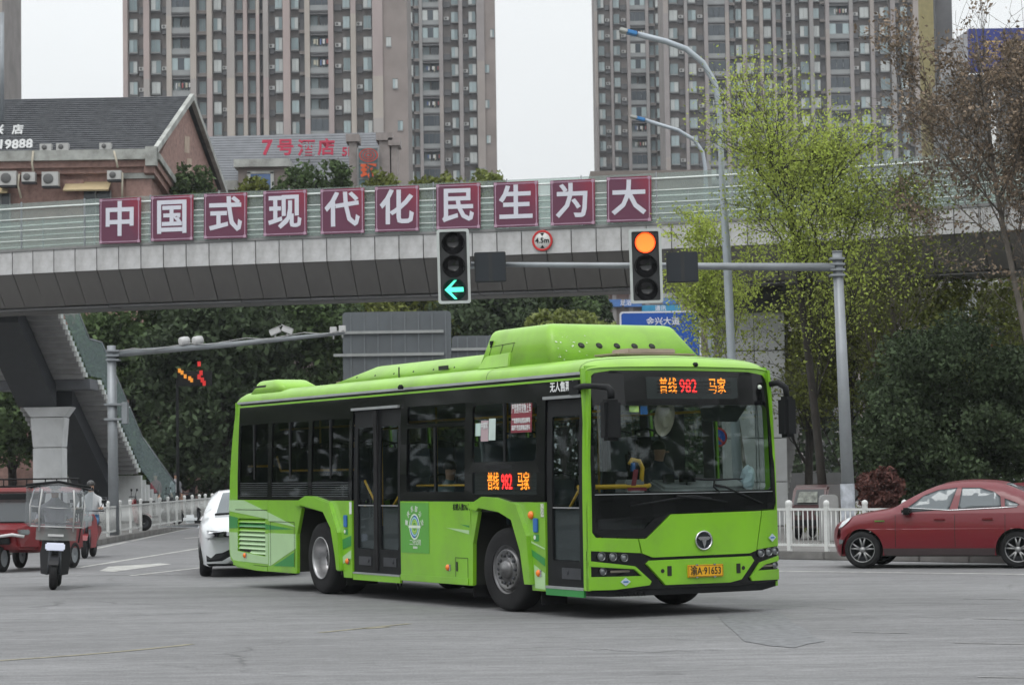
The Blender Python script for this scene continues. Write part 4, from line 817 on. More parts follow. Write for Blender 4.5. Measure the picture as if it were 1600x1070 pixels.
# --- wheels
tyre_p = [(-.13, .30), (-.135, .40), (-.13, .46), (-.11, .50), (-.07, .515), (0, .518), (.07, .515), (.11, .50), (.13, .46), (.135, .40), (.13, .30)]
def wheel(x, y, front, side, steer=0):
    r = bpy.data.objects.new('wheel', None); COL.objects.link(r); r.parent = bus; r.location = (x, y, .518); r.rotation_euler = (0, 0, R(steer)); s = side
    q = MB(); q.lathe([(a, b) for a, b in tyre_p], (0, 0, 0), (1, 0, 0), 48)
    for k in range(3): q.lathe([(-.05 + k * .05 - .004, .5195), (-.05 + k * .05 + .004, .5195)], (0, 0, 0), (1, 0, 0), 48)
    q.build('tyre', rubber, r)
    if front:
        q = MB(); q.lathe([(-.10 * s, .305), (-.115 * s, .31), (-.12 * s, .30), (-.09 * s, .28), (-.06 * s, .265), (-.075 * s, .255), (-.125 * s, .245), (-.13 * s, .235), (-.11 * s, .215), (-.105 * s, .12), (-.12 * s, .115), (-.16 * s, .10), (-.165 * s, .05), (-.18 * s, .045), (-.18 * s, 0)], (0, 0, 0), (1, 0, 0), 40); q.build('rim', mat('rim_steel', (.17, .17, .175), .4, .6, .25, 8, dirt=.5), r)
        for k in range(10):
            a = 6.283 * k / 10; q = MB(); q.cyl((-.10 * s, .175 * math.cos(a), .175 * math.sin(a)), (-.135 * s, .175 * math.cos(a), .175 * math.sin(a)), .022, .018, 6); q.build('wheel_nut', dark_metal, r)
        for k in range(10):
            a = 6.283 * (k + .5) / 10; q = MB(); q.cyl((-.108 * s, .20 * math.cos(a), .20 * math.sin(a)), (-.112 * s, .20 * math.cos(a), .20 * math.sin(a)), .018, n=8); q.build('rim_hole', seam, r)
    else:
        q = MB(); q.lathe([(-.125 * s, .30), (-.14 * s, .305), (-.14 * s, .29), (-.115 * s, .28), (-.05 * s, .262), (.04 * s, .255), (.06 * s, .235)], (0, 0, 0), (1, 0, 0), 40); q.build('rim', mat('rim_bright', (.40, .40, .41), .35, .75, .15, 6, dirt=.35), r)
        q = MB(); q.lathe([(.06 * s, .236), (.065 * s, .10), (-.01 * s, .095), (-.02 * s, .04), (-.02 * s, 0)], (0, 0, 0), (1, 0, 0), 32); q.build('rim_centre', mat('rim_centre', (.05, .05, .052), .6, .3, .2, 8, dirt=.5), r)
        for k in range(10):
            a = 6.283 * k / 10; q = MB(); q.cyl((.06 * s, .165 * math.cos(a), .165 * math.sin(a)), (.02 * s, .165 * math.cos(a), .165 * math.sin(a)), .02, .016, 6); q.build('wheel_nut', dark_metal, r)
    return r
wheel(.16, 2.20, True, 1, 7); wheel(W - .16, 2.20, True, -1, 7)
wheel(.17, 7.88, False, 1); wheel(.47, 7.88, False, -1); wheel(W - .17, 7.88, False, -1); wheel(W - .47, 7.88, False, 1)
q = MB(); q.cyl((.3, 2.2, .45), (W - .3, 2.2, .45), .06); q.cyl((.3, 7.88, .5), (W - .3, 7.88, .5), .1); q.lathe([(-.25, .1), (-.1, .25), (.1, .25), (.25, .1)], (1.25, 7.88, .5), (1, 0, 0), 16)
q.b2((.9, .5, .28), (1.6, 11, .4)); q.build('axles', dark_metal, bus)
for lo, hi in (((.04, 1.30, .12), (.38, 1.315, .42)), ((.04, 3.08, .14), (.38, 3.095, .42)), ((.04, 6.98, .16), (.5, 6.995, .4))):
    q = MB(); q.b2(lo, hi); q.build('mud_flap', rubber, bus)
q = MB(); q.tube([(.1, 5.3, .3), (.1, 5.34, .2), (.1, 5.42, .16), (.1, 5.46, .3)], .012, 5); q.build('drain_hose', rubber, bus)
# things riding in the bus
def SK(name, joints, edges, m, parent=None, sub=2, root=0):
    me = bpy.data.meshes.new(name); me.from_pydata([j[0] for j in joints], edges, []); o = bpy.data.objects.new(name, me); COL.objects.link(o)
    o.modifiers.new('s', 'SKIN'); o.modifiers.new('d', 'SUBSURF').levels = sub
    for i, j in enumerate(joints):
        sv = me.skin_vertices[0].data[i]; r_ = j[1]; sv.radius = r_ if isinstance(r_, tuple) else (r_, r_); sv.use_root = (i == root)
    bpy.context.view_layer.update()
    n = bpy.data.meshes.new_from_object(o.evaluated_get(bpy.context.evaluated_depsgraph_get())); bpy.data.objects.remove(o)
    n.materials.clear()
    for x in m: n.materials.append(x)
    for p_ in n.polygons: p_.use_smooth = True
    return n
skin = mat('skin', (.42, .25, .17), .55, 0, .06); hair = mat('hair', (.012, .010, .009), .5)
def person(loc, rz, label, J, top, legs, group=None, shoes=black, scale=1, hat=None):
    """J: hip, chest, neck, head + arms (shoulder, elbow, wrist) and legs (hip, knee, ankle, toe) in local metres"""
    root = thing('person', loc, label, 'person', rz, group)
    js = [(J['hip'], (.15, .12)), (tuple((np.array(J['hip']) + np.array(J['chest'])) / 2), (.14, .11)), (J['chest'], (.165, .115)), (J['neck'], .055), (tuple((np.array(J['neck']) * .5 + np.array(J['head']) * .5)), .06), (J['head'], (.078, .092)), (tuple(np.array(J['head']) + np.array((0, .0, .07))), (.07, .08))]
    es = [(0, 1), (1, 2), (2, 3), (3, 4), (4, 5), (5, 6)]
    kinds = [1, 0, 0, 0, 2, 2, 2]
    for s_ in 'LR':
        i = len(js); sh, el, wr = J['arm' + s_]; js += [(sh, .062), (el, .045), (wr, .030)]; es += [(2, i), (i, i + 1), (i + 1, i + 2)]; kinds += [0, 0, 2]
        d = (np.array(wr) - np.array(el)); d = d / np.linalg.norm(d); palm = np.array(wr) + d * .06; js.append((tuple(palm), (.038, .022))); es.append((i + 2, i + 3)); kinds.append(2)
        i = len(js); hp, kn, an, to = J['leg' + s_]; js += [(hp, .085), (kn, .060), (an, .042), (to, .036)]; es += [(0, i), (i, i + 1), (i + 1, i + 2), (i + 2, i + 3)]; kinds += [1, 1, 1, 3]
    me = SK('body', js, es, [top, legs, skin, shoes]); pos = np.array([j[0] for j in js])
    for p_ in me.polygons:
        c_ = np.array(p_.center); k = int(np.argmin(((pos - c_) ** 2).sum(1))); p_.material_index = kinds[k]
    link('body', me, root)
    h = Vector(J['head']); f = Vector(J.get('face', (0, -1, 0))).normalized(); sd = f.cross(Vector((0, 0, 1)))
    q = MB(); q.lathe([(-.02, 0), (0, .012), (.025, .010), (.032, 0)], h + f * .088, f, 8); q.build('nose', skin, root)
    q = MB()
    for s_ in (-1, 1): q.box(h + f * .085 + sd * s_ * .032 + Vector((0, 0, .03)), (.018, .018, .010))
    q.build('eyes', hair, root)
    q = MB(); n = 10; c_ = h - f * .018 + Vector((0, 0, .055)); q.grid([[c_ + Vector((math.cos(a) * math.cos(b) * .092, math.sin(a) * math.cos(b) * .104, math.sin(b) * .095)) for a in np.linspace(0, 6.283, 17)] for b in np.linspace(-.25, 1.5, 7)]); q.build(hat[0] if hat else 'hair', hat[1] if hat else hair, root)
    q = MB()
    for s_ in 'LR':
        sh, el, wr = [np.array(x) for x in J['arm' + s_]]; d = (wr - el) / np.linalg.norm(wr - el); dv = Vector(d); sdv = dv.cross(Vector((0, 0, 1))).normalized(); dn = Vector((0, 0, -1))
        base = Vector(wr) + dv * .085
        for k, L_ in enumerate((.060, .072, .068, .052)):
            b_ = base + sdv * (.027 - .018 * k); q.tube([b_, b_ + dv * L_ * .5 + dn * .01, b_ + dv * L_ * .7 + dn * L_ * .55], [.009, .0085, .007], 6)
        b_ = Vector(wr) + dv * .04 + sdv * .03; q.tube([b_, b_ + sdv * .025 + dv * .02, b_ + sdv * .03 + dv * .045 + dn * .015], [.011, .010, .008], 6)
    q.build('fingers', skin, root)
    return root
busR = lambda v, u, z=0: bus.matrix_basis @ Vector((v, u, z))
bpy.context.view_layer.update(); busM = Matrix.Translation(bus.location) @ Matrix.Rotation(R(28.2), 4, 'Z') @ Matrix.Diagonal((1.036, 1, 1, 1))
navy = mat('cloth_navy', (.03, .035, .05), .85, 0, .15); trou = mat('cloth_dark', (.025, .025, .03), .85, 0, .15)
sitJ = dict(hip=(0, .05, .0), chest=(0, .08, .42), neck=(0, .06, .60), head=(0, .03, .73), armL=((.19, .08, .46), (.25, -.12, .25), (.17, -.38, .36)), armR=((-.19, .08, .46), (-.25, -.12, .25), (-.17, -.38, .36)),
            legL=((.10, .0, -.02), (.13, -.42, .0), (.13, -.48, -.38), (.13, -.60, -.42)), legR=((-.10, .0, -.02), (-.13, -.42, .0), (-.13, -.48, -.38), (-.13, -.60, -.42)), face=(.7, -.7, 0))
person(busM @ Vector((1.62, 1.18, 1.20)), R(28.2), 'bus driver in dark clothes seated behind the windscreen with hands on the wheel', sitJ, navy, trou)
J2 = dict(sitJ); J2['armL'] = ((.19, .08, .46), (.24, -.08, .22), (.08, -.30, .30)); J2['armR'] = ((-.19, .08, .46), (-.24, -.08, .22), (-.08, -.30, .30)); J2['face'] = (0, -1, 0)
person(busM @ Vector((.38, 4.36, 1.0)), R(28.2), 'passenger in a grey teal jacket seated behind the sliding bus window', J2, mat('cloth_teal', (.10, .16, .17), .85), trou)
# straw hat hung behind the screen and a white plastic bag on the dashboard
hp = busM @ Vector((1.18, .35, 2.34)); hat_ = thing('sun_hat', hp, 'cream sun hat hanging inside the bus windscreen above the driver', 'hat', R(28.2))
strawm = mat('straw', (.52, .46, .36), .8, 0, .15, 12, bump=.3)
q = MB(); q.lathe([(0, .0), (-.08, .07), (-.055, .10), (-.0, .11), (.012, .155), (.0, .19)], (0, 0, 0), (-.15, 1, .25), 24); o = q.build('crown_and_brim', strawm, hat_); o.scale = (.85, 1, 1.25)
bp_ = busM @ Vector((2.32, .36, 1.60)); q = MB(); rg = random.Random(3)
rows = []
for i in range(9):
    b_ = -1.5 + 3.0 * i / 8; rows.append([Vector((math.cos(a) * math.cos(b_) * .10 * rg.uniform(.75, 1.2), math.sin(a) * math.cos(b_) * .08 * rg.uniform(.75, 1.2), math.sin(b_) * .15 + rg.uniform(-.012, .012))) for a in np.linspace(0, 6.283, 13)[:-1]])
    rows[-1].append(rows[-1][0])
q.grid(rows, smooth=False); bag = q.build('plastic_bag', mat('bag_plastic', (.55, .66, .74), .35, 0, .15, 8)); bag.location = bp_; bag.rotation_euler.z = R(28); tag(bag, 'crumpled pale plastic bag on the dashboard at the bus windscreen corner', 'bag')
# ================================================================ signals, poles and signs in the street
def roundpole(q, a, b, r0, r1, n=14): q.cyl(a, b, r0, r1, n)
base = gnd(1329, 857); base = Vector((at(1328, 800, 47).x, 47, .14))
sig = thing('signal_mast', base, 'grey steel signal mast with long horizontal arm standing behind the right fence', 'mast')
top = at(1308, 394, 47); q = MB(); roundpole(q, (0, 0, 0), top - base, .135, .095); q.cyl((0, 0, 0), (0, 0, .04), .25, n=16); q.cyl(top - base, top - base + Vector((0, 0, .02)), .11); q.build('pole', grey_metal, sig)
A0 = at(1303, 418, 47); A1 = at(736, 413, 46.6)
q = MB(); q.tube([A0 - base + Vector((0, -.05, 0)), A0.lerp(A1, .5) - base, A1 - base], [.085, .065, .045], 12); q.build('arm', grey_metal, sig)
q = MB()
for z in (-.16, -.05, .06, .17): q.box(A0 - base + Vector((.06, 0, z)), (.30, .26, .045))
q.build('clamp', grey_metal, sig, bevel=.01)
q = MB(); q.cyl((-.02, 0, .1), (-.04, 0, 1.25), .145, .142, 16, caps=False); q.build('poster_remnants', mat('flyer_white', (.36, .38, .42), .8, 0, .5, 5), sig)
ledr = mat('signal_red', (.5, .05, .02), .4, emit=(1, .075, .012), estr=2.2); ledo = mat('signal_orange', (.6, .15, .02), .4, emit=(1, .16, .02), estr=1.7); ledg = mat('signal_green', (.05, .6, .4), .4, emit=(.10, .9, .60), estr=1.2)
dlens = mat('lens_off', (.012, .012, .013), .2, 0, .1); hous = mat('signal_housing', (.022, .023, .025), .5, 0, .15); bord = mat('signal_border', (.46, .49, .48), .5, 0, .06)
def signal(px, py, label, state):
    c = at(px, py, 46.3); S = 46.3 / FPX; w_, h_ = 46 * S, 112 * S
    r = thing('traffic_light', c, label, 'traffic light')
    r.rotation_euler.y = R(-.85)
    q = MB(); q.b2((-w_ / 2, -.04, -h_ / 2), (w_ / 2, .16, h_ / 2)); q.build('housing', hous, r, bevel=.02)
    q = MB(); q.plate(rr(-w_ / 2 - .03, -h_ / 2 - .03, w_ / 2 + .03, h_ / 2 + .03, .05), [rr(-w_ / 2 + .022, -h_ / 2 + .022, w_ / 2 - .022, h_ / 2 - .022, .03)], fn=lambda a, b, d: (a, -.07 + d, b), th=.06); q.build('border', bord, r)
    for k in range(3):
        z = (1 - k) * h_ / 3 * .98; R_ = .20
        q = MB(); q.lathe([(-.05, R_ + .02), (-.045, R_ + .025), (-.04, 0)], (0, 0, z), (0, 1, 0), 28); lr = q.build('lamp', dlens, r)
        q = MB()  # half-round visor
        rows = []
        for a in np.linspace(R(-25), R(205), 18): rows.append([(math.cos(a) * (R_ + .01), -.05, z + math.sin(a) * (R_ + .01)), (math.cos(a) * (R_ + .005), -.26 + .10 * abs(math.cos(a)), z + math.sin(a) * (R_ + .005) - .0)])
        q.grid(rows); q.build('visor', hous, r)
        if state == 'red' and k == 0:
            q = MB(); q.lathe([(-.058, R_), (-.062, R_ * .9), (-.066, R_ * .86)], (0, 0, z), (0, 1, 0), 32); q.build('lit_rim', ledr, r)
            q = MB(); q.lathe([(-.066, R_ * .88), (-.07, 0)], (0, 0, z), (0, 1, 0), 32); q.build('lit_disc', ledo, r)
        if state == 'green' and k == 2:
            ar = [(-.19, 0), (0.0, .185), (.055, .185), (-.07, .045), (.18, .045), (.18, -.045), (-.07, -.045), (.055, -.185), (0, -.185)]
            q = MB(); q.plate([(x, y) for x, y in ar], fn=lambda a, b, d: (a, -.062 + d, z + b), th=.008); q.build('lit_arrow', ledg, r)
    q = MB(); q.b2((-.05, .16, -.06), (.05, .3, .06)); q.build('bracket', grey_metal, r)
signal(709, 416.5, 'black traffic light with white border showing a green left arrow', 'green')
signal(1009, 416, 'black traffic light with white border showing a round red light', 'red')
for px, lab in ((766, 'dark blank signal panel mounted right of the green arrow light'), (1066, 'dark blank signal panel mounted right of the red light')):
    c = at(px, 417.5, 46.45); r = thing('countdown_display', c, lab, 'display'); r.rotation_euler.y = R(-.85)
    q = MB(); q.b2((-.31, -.03, -.30), (.31, .08, .30)); q.build('housing', hous, r, bevel=.015); q = MB(); q.b2((-.29, -.036, -.28), (-.03, -.031, .28)); q.b2((.04, -.036, -.28), (.29, -.031, .28)); q.build('screen', mat('screen_off', (.012, .016, .022), .3), r); q = MB(); q.b2((-.42, .02, -.02), (-.3, .05, .02)); q.b2((-.03, .08, -.05), (.03, .2, .05)); q.build('bracket', grey_metal, r)

# camera gantry on the left
b0 = Vector((at(178, 790, 66).x, 66, .14)); t0 = at(174, 540, 66)
g = thing('camera_gantry', b0, 'grey pole with long arm carrying traffic cameras at the left by the stairs', 'mast')
q = MB(); q.cyl((0, 0, 0), t0 - b0, .155, .125, 14); q.build('pole', grey_metal, g)
A0 = at(180, 553, 66); A1 = at(538, 520, 63.5)
q = MB(); q.tube([A0 - b0, A0.lerp(A1, .5) - b0 + Vector((0, 0, -.03)), A1 - b0], [.10, .08, .05], 10); q.build('arm', grey_metal, g)
q = MB()
for z in (-.17, -.05, .08): q.box(A0 - b0 + Vector((-.05, 0, z)), (.38, .36, .05))
q.box(at(178, 632, 66) - b0, (.5, .4, .06)); q.box(at(178, 655, 66) - b0, (.5, .4, .06)); q.box(at(190, 645, 66) - b0 + Vector((.1, 0, 0)), (.16, .3, .6)); q.build('clamp', grey_metal, g, bevel=.01)
q = MB(); pts = [A0.lerp(A1, k / 12) - b0 + Vector((0, -.1, .06 + .05 * math.sin(k * 2.1))) for k in range(13)]; q.tube(pts, .012, 5); q.build('cable', mat('cable_white', (.35, .35, .35), .6), g)
camw = mat('camera_white', (.50, .50, .50), .45, 0, .06)
for px, py, dm in ((288, 533, 1), (309, 532, 1), (430, 518, 0), (449, 516, 0), (521, 516, 2), (535, 514, 2)):
    f = (px - 180) / 358; c = at(px, py, 66 - 2.5 * f)
    q = MB()
    if dm == 1: q.lathe([(-.14, .08), (-.12, .12), (.0, .13), (.12, .12), (.16, .06), (.17, 0)], c - b0, (.5, .5, .1), 14); q.lathe([(-.14, .08), (-.15, .0)], c - b0, (.5, .5, .1), 14)
    elif dm == 0: q.box(c - b0, (.30, .18, .14), M=Matrix.Rotation(R(-22 if px < 440 else 22), 3, 'Y')); q.box(c - b0 + Vector((0, 0, .09)), (.36, .2, .02), M=Matrix.Rotation(R(-22 if px < 440 else 22), 3, 'Y'))
    else: q.b2(c - b0 - Vector((.09, .1, .09)), c - b0 + Vector((.09, .1, .09)))
    q.cyl(c - b0, c - b0 - Vector((0, 0, .24)), .025, n=6)
    q.build('traffic_camera', camw, g, bevel=.008 if dm != 1 else 0)
# street lamps
def lamp(base_px, pts, Y, label, rad):
    bb = Vector((at(*base_px, Y).x, Y, .14)); r = thing('street_lamp', bb, label, 'street lamp'); P3 = [at(x, y, Y) - bb for x, y in pts]
    q = MB(); q.tube([Vector((0, 0, 0))] + P3[:-1] , [rad] + [rad * .8 if i < 2 else rad * .55 for i in range(len(P3) - 1)], 10); q.build('pole', mat('lamp_pole', (.36, .40, .44), .4, .2, .08, 2, dirt=.2), r)
    e, a = P3[-2], P3[-1]; d = (a - e); L_ = d.length; ang = math.atan2(d.z, d.x)
    q = MB(); q.box(e + d * .32, (L_ * .62, .26, .10), M=Matrix.Rotation(-ang, 3, 'Y')); q.build('lamp_head', mat('lamp_blue', (.05, .22, .50), .4), r, bevel=.02)
    q = MB(); q.box(e + d * .78, (L_ * .46, .32, .09), M=Matrix.Rotation(-ang, 3, 'Y')); q.build('lamp_glass', mat('lamp_lens_w', (.45, .46, .44), .3), r, bevel=.02)
lamp((1157, 800), [(1143, 560), (1136, 400), (1128, 280), (1124, 170), (1117, 130), (1098, 98), (1072, 77), (1040, 65), (996, 54), (968, 47)], 56, 'tall curved street lamp with blue head before the bridge', .13)
lamp((1118, 800), [(1110, 520), (1104, 330), (1102, 262), (1098, 238), (1085, 219), (1060, 204), (1008, 188), (985, 182)], 74, 'smaller curved street lamp rising beyond the bridge', .11)

# backs of direction signs, blue sign
signg = mat('sign_back', (.15, .165, .18), .45, .3, .12, .7, dirt=.2)
def signback(x0, y0, x1, y1, Y, label, rails, nv):
    a, b = at(x0, y0, Y), at(x1, y1, Y); c = (a + b) / 2; r = thing('direction_sign', (c.x, Y, .1), label, 'road sign'); q = MB(); wd, hh = (b.x - a.x) / 2, abs(a.z - b.z) / 2; cz = c.z - .1
    q.plate(rr(-wd, cz - hh, wd, cz + hh, .12), fn=lambda u, v, d: (u, d, v), th=.05); q.build('panel', signg, r)
    q = MB()
    for k in range(nv): x = -wd + (k + .6) * 2 * wd / nv; q.b2((x - .02, -.03, cz - hh + .05), (x + .02, 0, cz + hh - .05))
    q.build('stiffener', mat('stiffener', (.20, .215, .23), .45, .3), r)
    q = MB()
    for yy in rails: z = at(x0, yy, Y).z - .1; q.b2((-wd - .3, -.09, z - .045), (wd - .25, -.03, z + .045))
    q.build('rail', mat('rail_light', (.42, .43, .43), .4, .3), r); q = MB(); q.cyl((-wd * .1, .15, 0), (-wd * .1, .15, cz + hh), .14, .12); q.build('post', grey_metal, r)
signback(535, 488, 706, 600, 78, 'large grey back of a road sign behind the bus roof', (520, 555), 8)
signback(706, 525, 812, 610, 80, 'smaller grey back of a road sign half hidden by the bus', (546,), 7)
a, b = at(968, 487, 84), at(1096, 560, 84); r = thing('blue_road_sign', ((a.x + b.x) / 2, 84, .1), 'blue road sign with white lettering behind the gas pod', 'road sign'); wd = (b.x - a.x) / 2; z0, z1 = b.z - .9, a.z - .1
q = MB(); q.plate(rr(-wd, z0, wd, z1, .12), fn=lambda u, v, d: (u, d, v), th=.06); q.build('panel', mat('sign_blue', (.005, .07, .36), .5, 0, .05), r)
q = MB(); q.plate(rr(-wd, z0, wd, z1, .12), [rr(-wd + .06, z0 + .06, wd - .06, z1 - .06, .08)], fn=lambda u, v, d: (u, -.008 + d, v), th=.006); q.build('border', signw, r)
text('sign_text', '金兴大道', .30, signw, r, (.1, -.01, z1 - .38), (1, 0, 0), (0, 0, 1), bold=.02); text('sign_text', '渝北', .30, signw, r, (-.2, -.01, z1 - .95), (1, 0, 0), (0, 0, 1), bold=.02); q = MB(); q.cyl((0, .2, 0), (0, .2, z1), .12); q.build('post', grey_metal, r)

# ================================================================ road vehicles
glasscar = glass('car_glass', (.22, .24, .25), .8, .03, (.26, .29, .31), .45)  # the diffuse grey share stands in for sky reflected in the panes
def car(name, loc, rz, label, paint, top, wheels, side_glass, Wd=.9, arch_r=.36, tyre_r=.315, wind=None, rearwind=None, nose=None, dark_sill=True):
    root = thing(name, loc, label, 'car', rz); tx = [p[0] for p in top]; L_ = max(tx)
    # upper silhouette as a smooth curve
    def cm(P, n=5):
        o = []
        for i in range(len(P) - 1):
            p0, p1, p2, p3 = [np.array(P[j]) for j in (max(i - 1, 0), i, i + 1, min(i + 2, len(P) - 1))]
            for k in range(n):
                t = k / n; o.append(tuple(.5 * ((2 * p1) + (p2 - p0) * t + (2 * p0 - 5 * p1 + 4 * p2 - p3) * t * t + (3 * p1 - p0 - 3 * p2 + p3) * t ** 3)))
        return o + [P[-1]]
    sil = cm(top); up = [p for p in sil]
    sx_ = np.array([p[0] for p in up]); sz_ = np.array([p[1] for p in up]); belt = .92
    def ztop(x): o = np.argsort(sx_); return float(np.interp(x, sx_[o], sz_[o]))
    def yside(x, z):
        t_ = abs(x - L_ / 2) / (L_ / 2); y = Wd * (1 - .16 * t_ ** 4 - .10 * t_ ** 14)
        y -= .05 * ((z - .55) / .4) ** 2 if z < belt else .05 * ((belt - .55) / .4) ** 2 + (z - belt) * .42
        e = max(0, 1 - (ztop(x) - z) / .14); return y - .10 * e * e
    def fx(x, z): return x + max(0, 1 - x / .5) * .24 * (yside(x, ztop(x)) / Wd)
    body = [(p[0], p[1]) for p in up]; bot = []
    for wx in sorted(wheels, reverse=True): bot += [(wx + arch_r * math.cos(a), .31 + arch_r * math.sin(a)) for a in np.linspace(-.25, math.pi + .25, 18)]
    outer = body + bot
    cx_ = list(np.arange(.12, L_, .13)); cz_ = [.35, .5, .65, .8, .92, 1.05, 1.2, 1.32]
    for s_ in (-1, 1):
        q = MB(); q.plate(outer, side_glass, fn=lambda x, z, d: (fx(x, z), s_ * yside(x, z), z), th=0, ca=cx_ + [.04, .2], cb=cz_); q.m = [0] * len(q.f)
        me = q.mesh('side_panel', paint, smooth=True); link('side_panel', me, root)
        for h in side_glass:
            q = MB(); q.plate(h, fn=lambda x, z, d: (x, s_ * (yside(x, z) - .012 - d), z), th=.004, ca=cx_, cb=cz_); q.build('side_window', glasscar, root, smooth=True)
        zs = [p[1] for h in side_glass for p in h]; q = MB(); lo = [(p[0], p[1]) for h in side_glass for p in h if p[1] < 1.05]; lo = sorted(lo)
        if lo: q.tube([(x, s_ * (yside(x, z) + .008), z - .015) for x, z in lo], .012, 5); q.build('window_trim', chrome, root)
        if dark_sill:
            q = MB(); w0, w1 = min(wheels), max(wheels); q.plate([(w0 + arch_r + .02, .22), (w1 - arch_r - .02, .22), (w1 - arch_r + .0, .34), (w0 + arch_r, .34)], fn=lambda x, z, d: (x, s_ * (yside(x, z) + .006 - d), z), th=.01, ca=cx_); q.build('sill', mat('sill_dark', (.045, .03, .032), .6), root)
        if len(side_glass) > 1:
            for x in (side_glass[0][0][0] - .12, side_glass[1][0][0] - .05, side_glass[1][0][0] + .78):
                q = MB(); q.plate([(x, .36), (x + .010, .36), (x + .010, .9), (x, .9)], fn=lambda a, z, d: (a, s_ * (yside(a, z) + .003 - d), z), th=.002, cb=cz_); q.build('door_seam', seam, root)
            for x in (side_glass[1][0][0] - .30, side_glass[1][0][0] + .50):
                q = MB(); q.box((x, s_ * (yside(x, .82) + .015), .82), (.19, .03, .035)); q.build('door_handle', paint, root, bevel=.01)
    rows = []; mi = []
    for i, (x, z) in enumerate(up):
        ye = yside(x, z); t_ = x / L_; nosec = max(0, 1 - x / .5) * .24 + 0; tail = max(0, 1 - (L_ - x) / .4) * .2
        rows.append([(x + nosec * (k / 6) ** 2 * 1.0 * (1 if z < 1 else 0) * (ye / Wd) - tail * (k / 6) ** 2, ye * k / 6, z + .035 * (1 - (k / 6) ** 2)) for k in range(-6, 7)])
    def inr(x, rng_, z=0): return rng_ and rng_[0] < x < rng_[1]
    q = MB(); q.grid(rows)
    n = 12; q.m = []
    for i in range(len(rows) - 1):
        x = (up[i][0] + up[i + 1][0]) / 2; g_ = inr(x, wind) or inr(x, rearwind)
        q.m += [1 if (g_ and 0 < k < n - 1) else 0 for k in range(n)]
    q.build('bonnet_and_roof', [paint, glasscar], root, smooth=True)
    q = MB(); q.b2((.25, -Wd * .8, .2), (L_ - .25, Wd * .8, .5)); q.b2((1.3, -Wd * .78, .5), (L_ - .9, Wd * .78, .85)); q.build('cabin_floor', seam, root)
    q = MB()
    for x in (wheels[0] + .95, wheels[0] + 1.85):
        for y in (-.36, .36): q.b2((x - .1, y - .22, .5), (x + .35, y + .22, .75)); q.box((x + .38, y, .95), (.12, .42, .55), M=Matrix.Rotation(R(15), 3, 'Y')); q.b2((x + .42, y - .12, 1.18), (x + .5, y + .12, 1.32))
    q.build('seats', mat('car_seat', (.10, .10, .10), .7), root, bevel=.02)
    for wx in wheels:
        for s_ in (-1, 1):
            r = bpy.data.objects.new('wheel', None); COL.objects.link(r); r.parent = root; r.location = (wx, s_ * (Wd - .14), tyre_r)
            q = MB(); q.lathe([(-.1, .22), (-.105, .26), (-.09, .30), (0, tyre_r), (.09, .30), (.105, .26), (.1, .22)], (0, 0, 0), (0, 1, 0), 36); q.build('tyre', rubber, r)
            q = MB(); q.lathe([(.07 * s_, .22), (.085 * s_, .225), (.09 * s_, .21), (.04 * s_, .19), (-.04 * s_, .18), (-.04 * s_, 0)], (0, 0, 0), (0, 1, 0), 32); q.build('wheel_well', dark_metal, r)
            q = MB()
            for k in range(5):
                for dd in (-.14, .14):
                    a = 6.283 * k / 5 + .3; v0 = Vector((math.cos(a + dd * .4) * .05, s_ * .075, math.sin(a + dd * .4) * .05)); v1 = Vector((math.cos(a + dd * 1.6) * .205, s_ * .07, math.sin(a + dd * 1.6) * .205)); q.tube([v0, v1], [.02, .016], 5)
            q.lathe([(.05 * s_, .055), (.09 * s_, .05), (.095 * s_, 0)], (0, 0, 0), (0, 1, 0), 14); q.lathe([(.085 * s_, .2), (.092 * s_, .208), (.085 * s_, .218)], (0, 0, 0), (0, 1, 0), 32); q.build('rim', mat('alloy', (.27, .27, .275), .4, .6), r)
            q = MB(); rows = [[(arch_r * math.cos(a), yy - s_ * (Wd - .14), .31 - tyre_r + arch_r * math.sin(a)) for yy in (s_ * (Wd - .06), s_ * (Wd - .5))] for a in np.linspace(-.2, math.pi + .2, 14)]; q.grid(rows); q.build('arch_liner', seam, r)
    return root, yside, ztop, up
redp = mat('car_red', (.135, .002, .010), .36, 0, .05, 1, coat=.25, dirt=.04)
topR = [(.06, .20), (.0, .45), (.02, .62), (.12, .74), (.42, .86), (.80, .94), (1.13, 1.0), (1.36, 1.13), (1.72, 1.31), (2.05, 1.41), (2.5, 1.44), (2.95, 1.40), (3.3, 1.27), (3.75, 1.07), (4.1, 1.01), (4.38, .96), (4.50, .82), (4.52, .5), (4.45, .22)]
sgR = [[(1.33, .93), (1.43, 1.03), (1.68, 1.22), (1.92, 1.31), (2.24, 1.345), (2.12, .985)], [(2.26, .99), (2.32, 1.345), (2.62, 1.34), (2.86, 1.27), (2.96, 1.19), (2.98, 1.02)], [(3.04, 1.025), (3.03, 1.16), (3.22, 1.09), (3.28, 1.05), (3.24, 1.035)]]
c0 = gnd(1305, 885); CR = Vector((5.56, 41.2, 0))
rc, ys, zt, up = car('red_saloon', CR, R(-20), 'dark red four-door saloon passing on the right beside the white fence', redp, topR, [.64, 3.24], sgR, wind=(1.18, 1.95), rearwind=(3.0, 3.7))
